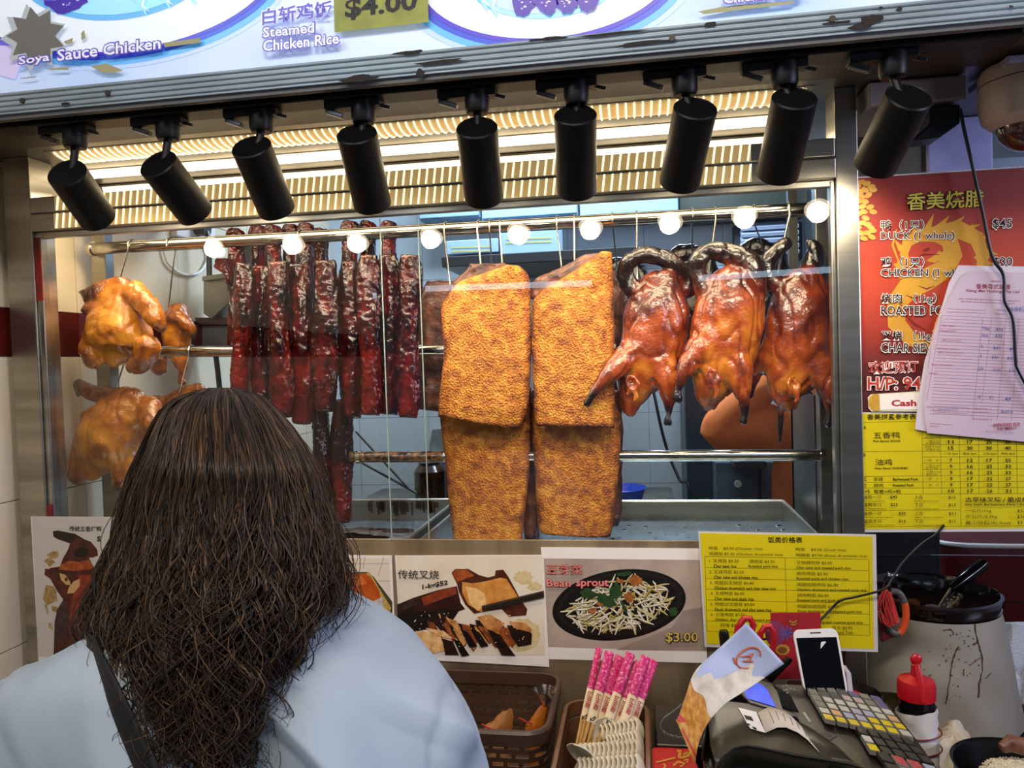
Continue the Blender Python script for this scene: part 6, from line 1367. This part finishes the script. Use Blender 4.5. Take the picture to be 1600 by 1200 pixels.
q.build('sauce_run', mat('brown_sauce_run', '#3a2413', .4, col2='#5a3c20', nscale=80), pot)['kind'] = 'stuff'
q = MB(); q.sphere(V(pcx-.05, pcy-.02, ZC+zt-.03), .018, 8, (1.3, 1, .4)); q.box((pcx-.075, pcy+.02, ZC+zt-.034), (pcx-.01, pcy+.04, ZC+zt-.026)); q.build('stewed_piece', mat('brown_stew', '#5a3416', .2, coat=.6), pot)
la = thing('ladle', 'black-handled ladle leaning in the sauce pot', 'ladle', P(1462, 955, .14))
q = MB(); a, b, c_ = P(1463, 956, .125), P(1486, 920, .155), P(1538, 880, .19); q.tube([a, b], .0035, 8); q.tube([a+V(.008, 0, 0), b+V(.006, 0, -.004)], .0022, 8); q.build('shank', CHROME, la)
q = MB(); q.tube([b, b.lerp(c_, .3), b.lerp(c_, .7), c_], [.008, .011, .0125, .010], 14); q.build('handle', mat('glossy_black_handle', '#08080a', .12), la)
q = MB(); q.sphere(a+V(-.006, .004, .004), .016, 8, (1, 1, .5)); q.build('bowl', STEELV, la)
# brass-rimmed dark tin left of the pot, black dish with a red lid in front of it
q = MB(); c = P(1394, 1085, -.06); q.lathe([(.02, 0), (.033, 0), (.034, .118), (.0365, .121), (.033, .121), (.031, .112), (.02, .11)], Matrix.Translation(V(c.x+.0, -.065, ZC)), 36); tag(q.build('sauce_tin', mat('olive_tin', '#2a2310', .3, .5, col2='#3a3016', nscale=12)), 'round olive tin with a bright rim behind the bottle', 'tin')
q = MB(); c = P(1338, 1082, -.09); q.lathe([(.02, 0), (.028, 0), (.042, .05), (.045, .05), (.043, .054), (.029, .01), (.02, .009)], Matrix.Translation(V(c.x-.005, -.085, P(1352, 1100, -.085).z-.035)), 32); c_ = q.build('black_dish', BLACKP); tag(c_, 'black dish behind the coloured keys', 'dish')
q = MB(); z_ = P(1352, 1100, -.085).z-.035; q.lathe([(.026, 0), (.026, ZC-z_)], Matrix.Translation(V(c.x-.005, -.085, z_)), 24); q.build('foot', BLACKP, c_)
q = MB(); q.sphere(V(c.x-.008, -.085, z_+.04), .026, 10, (1, 1, .55)); tag(q.build('red_bowl', mat('orange_red_plastic', '#c8281e', .35)), 'round red bowl upturned in the black dish behind the keys', 'bowl')
# ---- squeeze bottle wrapped in cloth
bxx, byy = P(1432, 1090, -.17).x, -.17; zt = P(1432, 1078, -.17).z; M = Matrix.Translation(V(bxx, byy, ZC)); H_ = zt-ZC
bo_ = thing('squeeze_bottle', 'squeeze bottle with a red flip cap, wrapped in white cloth', 'bottle', V(bxx, byy, ZC)); r = .0245
q = MB(); q.lathe([(.01, .001), (r*.95, .001), (r, .006), (r, H_-.002), (.012, H_)], M, 32); q.build('bottle', mat('dark_bottle', '#0d0d0e', .25), bo_)
q = MB(); q.lathe([(r*.9, H_-.012), (r*1.06, H_-.011), (r*1.08, H_+.008), (r*1.0, H_+.016), (r*.5, H_+.02), (.0075, H_+.022), (.0065, H_+.038), (.003, H_+.04)], M, 32); q.build('cap', mat('red_cap_plastic', '#b8141e', .3), bo_)
q = MB(); a = V(bxx, byy-.026, zt-.008); q.tube([a, a+V(0, .002, .022), a+V(-.002, .014, .046), a+V(-.003, .016, .054)], [.0042, .0042, .0042, .004], 10, .6); q.sphere(a+V(-.003, .016, .058), .0085, 8, (1, .5, 1)); q.build('flip_lid', mat('red_cap_plastic', '#b8141e', .3), bo_)
q = MB(); rs = []
for i in range(22):
    v = i/21; z_ = lerp(H_-.028, .002, v)
    rs.append([V(bxx+(r+.0035+.003*v+.0022*noise.noise(V(math.cos(a)*2, math.sin(a)*2, v*9))+.0012*math.sin(v*60+math.sin(a)*2))*math.cos(a), byy+(r+.0035+.003*v+.0022*noise.noise(V(math.cos(a)*2, math.sin(a)*2, v*9)))*math.sin(a), ZC+z_+.006*math.cos(a+.6)*(1-v)) for a in [2*math.pi*j/44 for j in range(44)]])
q.rings(rs, True, False); tag(q.build('cloth_wrap', mat('white_wrap_cloth', '#cfcac4', .85, col2='#a88a68', nscale=14, lo=.55, hi=.8, bump=.4, bscale=420, bdist=.001), bo_), 'white cloth bound round the bottle')
for k, z_ in enumerate((H_-.062, H_-.086)):
    q = MB(); q.tube([V(bxx+(r+.008)*math.cos(a), byy+(r+.008)*math.sin(a), ZC+z_+.003*math.cos(a+.6)) for a in [2*math.pi*j/36 for j in range(37)]], .0011, 6); q.build('red_band', mat('dark_red_band', '#6e1418', .5), bo_)
# ---- crumpled cloth, plate of rice
q = MB(); rs = []; c0 = P(1505, 1170, -.12); rnd = random.Random(3)
for i in range(24):
    t_ = i/23*math.pi/2*.99; ring = []
    for j in range(90):
        a = 2*math.pi*j/90; r0 = math.sin(t_ if i else .02); fold = .34*math.sin(a*9+3*math.sin(a*2)+i*.16)*r0*.5+.35*noise.noise(V(math.cos(a)*2.5, math.sin(a)*2.5, i*.12))
        ring.append(V(c0.x+.056*r0*(1+fold)*math.cos(a)*1.05, -.085+.062*r0*(1+fold)*math.sin(a), ZC+.001+.085*math.cos(t_)*(1+.4*noise.noise(V(math.cos(a)*1.5*r0, math.sin(a)*1.5*r0, 4))+.10*r0*math.sin(a*9+3*math.sin(a*2)+i*.16+1))))
    rs.append(ring)
q.rings(rs, True, True); tag(q.build('dish_cloth', mat('stained_cloth', '#c2b7a2', .9, col2='#a08558', nscale=14, lo=.45, hi=.75, bump=.3, bscale=350)), 'crumpled stained cloth between the bottle and the plate of rice', 'cloth')
pl = P(1593, 1198, -.27); 
t = thing('plate', 'black plate at the right edge carrying rice and meat', 'plate', V(pl.x, -.27, ZC)); zq_ = pl.z-.012-ZC
q = MB(); q.lathe([(.03, 0), (.065, .0), (.07, zq_*.5), (.079, zq_+.010), (.082, zq_+.012), (.078, zq_+.009), (.06, zq_*.55), (.02, zq_*.5)], Matrix.Translation(V(pl.x, -.27, ZC)), 48); q.build('dish', mat('black_melamine', '#0b0b0d', .25), t)
q = MB(); rn = random.Random(9)
for i in range(520):
    a, r0 = rn.uniform(0, 6.28), rn.random()**.5; x, y = pl.x+.002+.05*r0*math.cos(a), -.272+.042*r0*math.sin(a); z_ = ZC+zq_+.018*math.sqrt(max(0, 1-r0*r0))-.004; d = V(rn.gauss(0, 1), rn.gauss(0, 1), rn.gauss(0, .5)).normalized()*.0032
    q.tube([V(x, y, z_)-d, V(x, y, z_), V(x, y, z_)+d], [.0008, .0015, .0008], 5)
q.sphere((pl.x+.003, -.275, ZC+zq_-.004), .046, 10, (1.05, .88, .42))
tag(q.build('rice', mat('cooked_rice', '#d8ccb0', .5, sss=.1)), 'mound of white rice on the black plate', 'rice', kind='stuff')
mc = P(1590, 1166, -.262)
q = MB(); q.tube([mc+V(-.020, 0, -.004), mc+V(-.008, .004, .002), mc+V(.012, -.003, .0), mc+V(.035, 0, -.002)], [.007, .012, .012, .009], 14, .8); o = q.build('meat_piece', PORKM); at = o.data.attributes.new('tone', 'FLOAT', 'POINT'); at.data.foreach_set('value', [.15+.4*noise.noise(v.co*60) for v in o.data.vertices]); tag(o, 'sliced brown meat on the rice of the black plate', 'meat')
# ---- white towel over a steel rod at the far right
ta_, tb_ = P(1562, 977, .22), P(1640, 977, .22)
q = MB(); q.cyl(P(1544, 977, .213), P(1680, 979, .213), .003); q.cyl(V(ta_.x-.006, .22, ZC), V(ta_.x-.006, .22, ta_.z), .003); tag(q.build('towel_rod', CHROME), 'thin steel rod that carries the white towel', 'rod')
rs = []; q = MB()
for i in range(26):
    v = i/25; y = 972+v*130; ring = []
    lx = lerp(1572, 1574, v)-(14 if .55 < v < .68 else 0)*math.sin((v-.55)/.13*math.pi)
    for j in range(18):
        u = j/17; x = lerp(lx, 1650, u); ring.append(P(x, y, .20-.012*math.sin(u*9+v*2)-.006*v))
    rs.append(ring)
q.rings(rs, False, False); tag(q.build('towel', mat('white_terry_towel', '#b6bac0', .95, bump=.8, bscale=260, bdist=.003), solid=.004), 'white terry towel hanging at the right edge', 'towel')

# ------------------------------------------------------------------ fixtures at the upper right
t = thing('cable_trunking', 'square white cable trunking under the soffit right of the case', 'trunking', P(1430, 160, .05)); a, b = P(1440, 160, -.03), P(1510, 120, -.03)
q = MB(); q.box((.385, -.03, a.z), (b.x, .16, 2.086)); q.build('casing', mat('warm_white_casing', '#a89c98', .45, col2='#9e928e', nscale=8), t, smooth=False, bevel=.003)
boxthing('wall_duct', 'lilac painted duct behind the trunking at the upper right', 'duct', (P(1450, 250, .22).x, .22, 1.62), (P(1552, 250, .22).x, .26, 2.087), mat('lilac_paint', '#a2a6dc', .5, col2='#8388bc', nscale=9))
boxthing('steel_wall_plate', 'grey steel plate between the case and the lilac duct', 'plate', (.39, .23, 1.30), (P(1449, 250, .22).x, .26, 2.087), STEELV)
t = thing('power_adapter', 'black power adapter under the white trunking', 'adapter', P(1460, 200, .0)); a, b = P(1424, 216, -.02), P(1500, 164, -.02)
q = MB(); q.prism([P(1453, 166, -.025), P(1501, 162, -.025), P(1501, 192, -.025), P(1470, 214, -.025), P(1424, 220, -.025), P(1452, 194, -.025)], (0, .05, 0)); q.build('case', BLACKP, t, smooth=False, bevel=.003)
q = MB(); a = P(1480, 170, .0); q.box((a.x-.012, .0, a.z), (a.x+.012, .02, P(1480, 140, .0).z+.01)); q.build('bracket', BLACKP, t, smooth=False)
t = thing('dome_camera', 'cream dome security camera at the upper right corner', 'security camera', P(1600, 150, -.05)); yc = -.05
c = P(1606, 150, yc); rr_ = .068; M = Matrix.Translation(c)
q = MB(); q.lathe([(.02, .045), (rr_*.92, .045), (rr_, .036), (rr_, -.012), (rr_*.93, -.035), (rr_*.7, -.048), (.02, -.05)], M, 48); q.build('housing', mat('cream_housing', '#c2b0a4', .4), t)
q = MB(); q.lathe([(rr_*1.004, .0205), (rr_*1.004, .019)], M, 48, False); q.build('joint_line', BLACKP, t)
q = MB(); q.sphere(c+V(0, 0, -.045), .045, 14, (1, 1, .9)); q.build('dome', mat('smoked_dome', '#3a2320', .05, col2='#6a4038', nscale=30, coat=1), t)
q = MB(); q.box((c.x-.055, yc-.06, c.z+.045), (c.x+.09, yc+.08, 2.071)); q.build('mount', mat('lilac_mount', '#9a92a8', .45), t, smooth=False, bevel=.002)
# ------------------------------------------------------------------ customer seen from behind
YC = -.66
def PC(px, py, Y=YC): return P(px, py, Y)
cx = PC(372, 1000).x
cu = thing('person', 'customer seen from behind with long wavy brown hair and a pale blue shirt', 'person', (cx, YC, 0))
ht = PC(352, 612).z; hc = V(PC(350, 700).x, YC+.012, ht-.115)
nk = PC(362, 950).z-.02
hb = [([V(cx, YC+.01, nk-.03), V(cx, YC+.015, nk+.05), hc+V(0, .005, -.06), hc, hc+V(0, -.005, .055)], [.062, .055, .062, .080, .066], 1.18),
 ([V(cx, YC, .86), V(cx, YC, 1.02), V(cx, YC, 1.2), V(cx, YC, nk-.03)], [.17, .15, .19, .07], .62),
 ([V(cx-.08, YC, nk-.06), V(cx-.16, YC, nk-.12), V(cx-.20, YC, 1.10), V(cx-.22, YC+.04, .88), V(cx-.235, YC+.09, .80)], [.06, .062, .048, .036, .03], 1),
 ([V(cx+.08, YC, nk-.06), V(cx+.15, YC, nk-.13), V(cx+.19, YC, 1.08), V(cx+.19, YC+.06, .92), V(cx+.18, YC+.075, .90)], [.06, .062, .048, .036, .03], 1),
 ([V(cx-.09, YC, .88), V(cx-.10, YC, .48), V(cx-.10, YC-.02, .07)], [.10, .066, .045], 1), ([V(cx+.09, YC, .88), V(cx+.10, YC, .48), V(cx+.10, YC-.02, .07)], [.10, .066, .045], 1),
 ([V(cx-.10, YC-.03, .035), V(cx-.11, YC+.13, .03)], [.042, .032], 1), ([V(cx+.10, YC-.03, .035), V(cx+.11, YC+.13, .03)], [.042, .032], 1),
 ([hc+V(0, .098, -.005), hc+V(0, .112, -.03)], [.010, .014], 1), ([hc+V(-.079, .01, -.015), hc+V(-.082, 0, -.045)], [.012, .009], .6), ([hc+V(.079, .01, -.015), hc+V(.082, 0, -.045)], [.012, .009], .6)]
for s_ in (-1, 1):   # hands: palm, four fingers and thumb
    w_ = V(cx-.235, YC+.09, .80) if s_ < 0 else V(cx+.18, YC+.075, .90)
    d = V(0, .25, -.97) if s_ < 0 else V(-.75, .55, -.3); d.normalize(); sd = V(0, 1, .25) if s_ < 0 else V(.1, -.2, .97)
    sd = (sd-d*sd.dot(d)).normalized()
    hb.append(([w_, w_+d*.045, w_+d*.08], [.026, .034, .030], .7))
    for k, (o_, L) in enumerate(((.026, .062), (.009, .072), (-.009, .068), (-.026, .052))): a = w_+d*.075+sd*o_; hb.append(([a, a+d*L*.5, a+d*L*.95+V(0, .012, .0)], [.0088, .0082, .007], 1))
    a = w_+d*.03+sd*.028; hb.append(([a, a+d*.03+sd*.022, a+d*.055+sd*.028], [.011, .010, .008], 1))
bodyo = figure_skin('body', hb, mat('fair_skin', '#c48f70', .5, sss=.1), cu, .0085, 5)
# shirt: shoulders follow the slope seen in the picture
SHIRT = mat('pale_blue_cotton', '#b0c0d0', .85, col2='#a6b7c9', nscale=9, bump=.12, bscale=380, bdist=.0008)
rowsr = [(470, 915), (520, 938), (575, 962), (630, 992), (682, 1028), (722, 1068), (752, 1112), (778, 1165)]
pr_ = [PC(x, y) for x, y in rowsr]; pl_ = [PC(x, y) for x, y in ((270, 945), (215, 962), (160, 980), (100, 1004), (45, 1030), (0, 1054), (-40, 1085), (-80, 1150))]
mb = MB(); rs = []
zs = sorted([p.z for p in pr_], reverse=True)
zz = [pr_[0].z+.018, pr_[0].z+.006]+zs+[1.20, 1.10, .98, .86, .76]
def hw(side, z):
    pts = pr_ if side > 0 else pl_; pts = sorted(pts, key=lambda p: -p.z)
    if z >= pts[0].z: return abs(pts[0].x-cx)*(1-min(.9, (z-pts[0].z)/.05)*.30)
    for a, b in zip(pts, pts[1:]):
        if b.z <= z <= a.z: return abs(lerp(a.x, b.x, (a.z-z)/(a.z-b.z+1e-9))-cx)
    return abs(pts[-1].x-cx)*(1-.10*min(1, (pts[-1].z-z)/.3))
for z in zz:
    r, l = hw(1, z)*.945, hw(-1, z)*.97; ring = []
    dep = lerp(.075, .125, sstep(zz[0], zz[0]-.10, z)); yo = lerp(.0, -.012, sstep(zz[0], 1.1, z))
    for j in range(72):
        a = 2*math.pi*j/72; ca, sa = math.cos(a), math.sin(a); ex = .82
        x = (r if ca > 0 else l)*math.copysign(abs(ca)**ex, ca); ring.append(V(cx+x, YC+yo+dep*math.copysign(abs(sa)**.8, sa), z))
    rs.append(ring)
mb.rings(rs, True, False)
sh_ = mb.build('shirt', SHIRT, cu, angle=180)
q = sh_.modifiers.new('s', 'SUBSURF'); q.levels = 3; q.render_levels = 3
dg = bpy.context.evaluated_depsgraph_get(); dg.update(); me = bpy.data.meshes.new_from_object(sh_.evaluated_get(dg)); sh_.modifiers.clear(); sh_.data = me; me.name = 'shirt'
me.update(); nr = [v.normal.copy() for v in me.vertices]; Mw = sh_.matrix_world
shx, shz = pr_[4].x, pr_[4].z
for v, n_ in zip(me.vertices, nr):
    p = Mw @ v.co
    k = sstep(1.42, 1.30, p.z)
    # long soft folds that hang from the right shoulder and run across the back
    u = (p.x-shx)*.85+(p.z-shz)*.5; f_ = math.sin(u*62+4*noise.noise(p*4))*math.exp(-((p.x-shx+.02)/.11)**2)
    g_ = noise.noise(V(p.x*9+p.z*5, p.y*6, p.z*5))+.5*noise.noise(V(p.x*20+p.z*8, p.y*10, p.z*9+3))
    r_ = max(0, 1-abs(noise.noise(V(p.x*7+p.z*6, p.y*4, p.z*3.5-p.x*2)))*5)-.3
    v.co += n_*k*(.012*f_+.012*g_+.009*r_)
    # dropped sleeve seam
    s_ = abs(p.x-(shx+.012-.10*(p.z-shz))); v.co += n_*(-.0035*math.exp(-(s_/.004)**2)) if p.z < shz+.02 else V(0, 0, 0)
me.update()
q = MB(); q.tube([V(cx+.088*math.cos(a), YC+.004+.078*math.sin(a), zz[0]+.002+.006*math.sin(a)) for a in [2*math.pi*i/40 for i in range(41)]], .007, 10); q.build('collar', SHIRT, cu)
figure_skin('trousers', [([V(cx, YC, .92), V(cx, YC, .80)], [.20, .20], .72), ([V(cx-.09, YC, .86), V(cx-.105, YC, .48), V(cx-.105, YC-.02, .09)], [.125, .095, .075], 1), ([V(cx+.09, YC, .86), V(cx+.105, YC, .48), V(cx+.105, YC-.02, .09)], [.125, .095, .075], 1)], mat('navy_trousers', '#22262f', .8), cu, .014, 5, .005)
# black strap over the left shoulder, laid on the shirt
bag = thing('crossbody_bag', 'black strap of a crossbody bag running down the back of the customer', 'bag', (cx+.27, YC-.05, .80))
bpy.context.view_layer.update()
sp = []
for i in range(19):
    v = i/18; px = lerp(128, 236, v**1.1); py = lerp(955, 1215, v); h = onto(sh_, px, py, .007)
    if h is not None: sp.append(h)
top = sp[0]; sp = [top+V(-.010, .235, -.07), top+V(-.014, .17, .012), top+V(-.010, .08, .030)]+sp+[V(cx+.12, YC-.165, 1.05), V(cx+.27, YC-.145, .95), V(cx+.35, YC-.05, .85)]
f_ = [V(*p) for p in crom([tuple(p) for p in sp], 3)]; rows = []
for i, p in enumerate(f_):
    d = (f_[min(len(f_)-1, i+1)]-f_[max(0, i-1)]).normalized(); out = (p-V(cx, YC+.02, p.z)).normalized(); s_ = d.cross(out).normalized(); rows.append([p-s_*.0115, p-s_*.006+out*.001, p+s_*.006+out*.001, p+s_*.0115])
q = MB(); q.rings(rows, False, False); q.build('strap', mat('black_webbing', '#0d0e14', .7, bump=.3, bscale=500), bag, solid=.002)
q = MB(); q.box((cx+.335, YC-.10, .70), (cx+.385, YC+.06, .85)); q.build('pouch', mat('black_nylon', '#101118', .6), bag, smooth=False, bevel=.012)

# ---- hair: strands grown over a hull that follows the outline in the picture
out = [(606, 338, 360), (608, 318, 376), (612, 300, 392), (622, 274, 414), (640, 252, 432), (670, 236, 456), (700, 224, 476), (740, 208, 496), (800, 192, 512), (850, 182, 522), (900, 170, 526), (940, 160, 520), (980, 152, 500), (1050, 162, 476), (1100, 180, 462), (1200, 205, 440), (1280, 215, 425)]
tab = [(PC(0, y).z*0+P(340, y, YC).z, P(l, y, YC).x, P(r, y, YC).x) for y, l, r in out]
ztop = tab[0][0]+.004
def prof(y):
    if y <= out[0][0]:
        k = max(0, 1-(out[0][0]-y)/6)**.5; m_ = (out[0][1]+out[0][2])/2; return m_-(m_-out[0][1])*k, m_+(out[0][2]-m_)*k
    for (y0, l0, r0), (y1, l1, r1) in zip(out, out[1:]):
        if y0 <= y <= y1: t = (y-y0)/(y1-y0); return lerp(l0, l1, t), lerp(r0, r1, t)
    return out[-1][1], out[-1][2]
def depth(y): return lerp(.02, .115, math.sqrt(max(0, min(1, (y-606)/130)))) if y < 736 else lerp(.115, .150, sstep(736, 1050, y))
YH = YC+.005
def hull(phi, y, rho):
    l, r = prof(y); m_ = lerp((l+r)/2, 345, .3); ca, sa = math.cos(phi), math.sin(phi); w_ = (r-m_) if ca > 0 else (m_-l)
    return P(m_+w_*ca*rho, y, YH+depth(y)*sa*rho)
q = MB(); rs = []
for i in range(26):
    z = lerp(609, 968, (i/25)**1.3); k = .90 if i < 20 else lerp(.90, .6, (i-20)/5); rs.append([hull(2*math.pi*j/48, z, k) for j in range(48)])
q.rings(rs)
HAIR = bpy.data.materials.new('brown_hair'); HAIR.use_nodes = True; N, L_, B_ = nodes(HAIR)
g = N.new('ShaderNodeNewGeometry'); cr = N.new('ShaderNodeValToRGB'); L_.new(g.outputs['Random Per Island'], cr.inputs[0]); e = cr.color_ramp.elements
e[0].color = lin('#150e09'); e[1].color = lin('#6e5034'); e[0].position = .1; x = e.new(.55); x.color = lin('#31231a'); x = e.new(.85); x.color = lin('#4a3522')
L_.new(cr.outputs[0], B_.inputs['Base Color']); B_.inputs['Roughness'].default_value = .42; B_.inputs['Specular IOR Level'].default_value = .35
hair = q.build('hair', mat('dark_brown_hair', '#1c120b', .6), cu)
rn = random.Random(11); q = MB(); FINE = MB()
def strand(phi, ys, ye, rho, r, wav, mb, frizz=0, k=5, spread=0, lock=None):
    n = max(10, int((ye-ys)/13)); ph1, ph2 = rn.uniform(0, 6.28), rn.uniform(0, 6.28); wl = rn.uniform(.07, .13); pts, rad = [], []; drift = rn.gauss(0, .14)+spread
    if lock: ph1, ph2, wl, drift = lock[0]+rn.gauss(0, .35), lock[1]+rn.gauss(0, .35), lock[2], lock[3]+rn.gauss(0, .03)
    for i in range(n+1):
        v = i/n; y = lerp(ys, ye, v); low_ = sstep(700, 1000, y); amp = wav*(.20+.90*low_)*(1+.9*v*v)
        a = phi+drift*v; p = hull(a, y, rho*(1+.03*low_*math.sin(ph1*3)))
        tg = V(-math.sin(a), math.cos(a)*.6, 0); rd = V(math.cos(a), math.sin(a), 0); s_ = (y-ys)*.00058
        p += tg*(amp*math.sin(2*math.pi*s_/wl+ph1))+rd*(amp*.6*math.cos(2*math.pi*s_/wl+ph2)+frizz*v)
        pts.append(p); rad.append(r*(1-.65*v**3)*(.6+.4*min(1, v*8)))
    mb.tube(pts, rad, k, caps=False)
def yend(phi):
    c_, s_ = math.cos(phi), math.sin(phi)
    if s_ > .25: return rn.uniform(930, 990)
    if c_ > .82: return rn.uniform(870, 965)
    if c_ > .58: return rn.uniform(940, 1130)
    if c_ < -.85: return rn.uniform(960, 1060) if rn.random() < .75 else rn.uniform(1050, 1220)
    k_ = rn.random()
    return rn.uniform(1130, 1240) if k_ < .52 else rn.uniform(1030, 1150) if k_ < .8 else rn.uniform(950, 1050)
for i in range(230):       # wavy locks whose strands run together
    phi0 = rn.uniform(math.pi*.92, math.pi*2.08) if rn.random() < .88 else rn.uniform(0, math.pi)
    lock = (rn.uniform(0, 6.28), rn.uniform(0, 6.28), rn.uniform(.075, .13), rn.gauss(0, .10)); ye0 = yend(phi0); w0 = rn.uniform(.007, .0155); rho0 = rn.uniform(.92, 1.0); ys0 = 607+abs(rn.gauss(0, 34)) if rn.random() < .62 else rn.uniform(630, 860)
    for j in range(13):
        strand(phi0+rn.gauss(0, .055), max(607, ys0+rn.gauss(0, 22)), ye0+rn.gauss(0, 16), rho0+rn.gauss(0, .012), rn.uniform(.0007, .0017), w0*rn.uniform(.85, 1.15), q, lock=lock)
o1 = q.build('hair_strands', HAIR, hair, angle=180, recalc=False); o1['kind'] = 'stuff'
for i in range(900):
    phi = rn.uniform(math.pi*.9, math.pi*2.1); ys = rn.uniform(612, 940)
    strand(phi, ys, min(1240, yend(phi)+rn.uniform(0, 60)), rn.uniform(.98, 1.05), rn.uniform(.00028, .00055), rn.uniform(.004, .014), FINE, rn.uniform(-.004, .02), 4, rn.gauss(0, .1))
for i in range(70):   # loose curls at the right
    strand(rn.uniform(math.pi*1.80, math.pi*2.03), rn.uniform(780, 880), rn.uniform(930, 1010), rn.uniform(1.0, 1.06), rn.uniform(.0003, .0006), rn.uniform(.006, .012), FINE, rn.uniform(.0, .03), 4)
for i in range(60):   # loose curls over the back of the shirt
    strand(rn.uniform(math.pi*1.15, math.pi*1.9), rn.uniform(900, 1000), rn.uniform(1080, 1230), rn.uniform(1.0, 1.06), rn.uniform(.0004, .0008), rn.uniform(.010, .018), FINE, rn.uniform(.0, .012), 4)
o2 = FINE.build('flyaway_hair', HAIR, hair, angle=180, recalc=False); o2['kind'] = 'stuff'
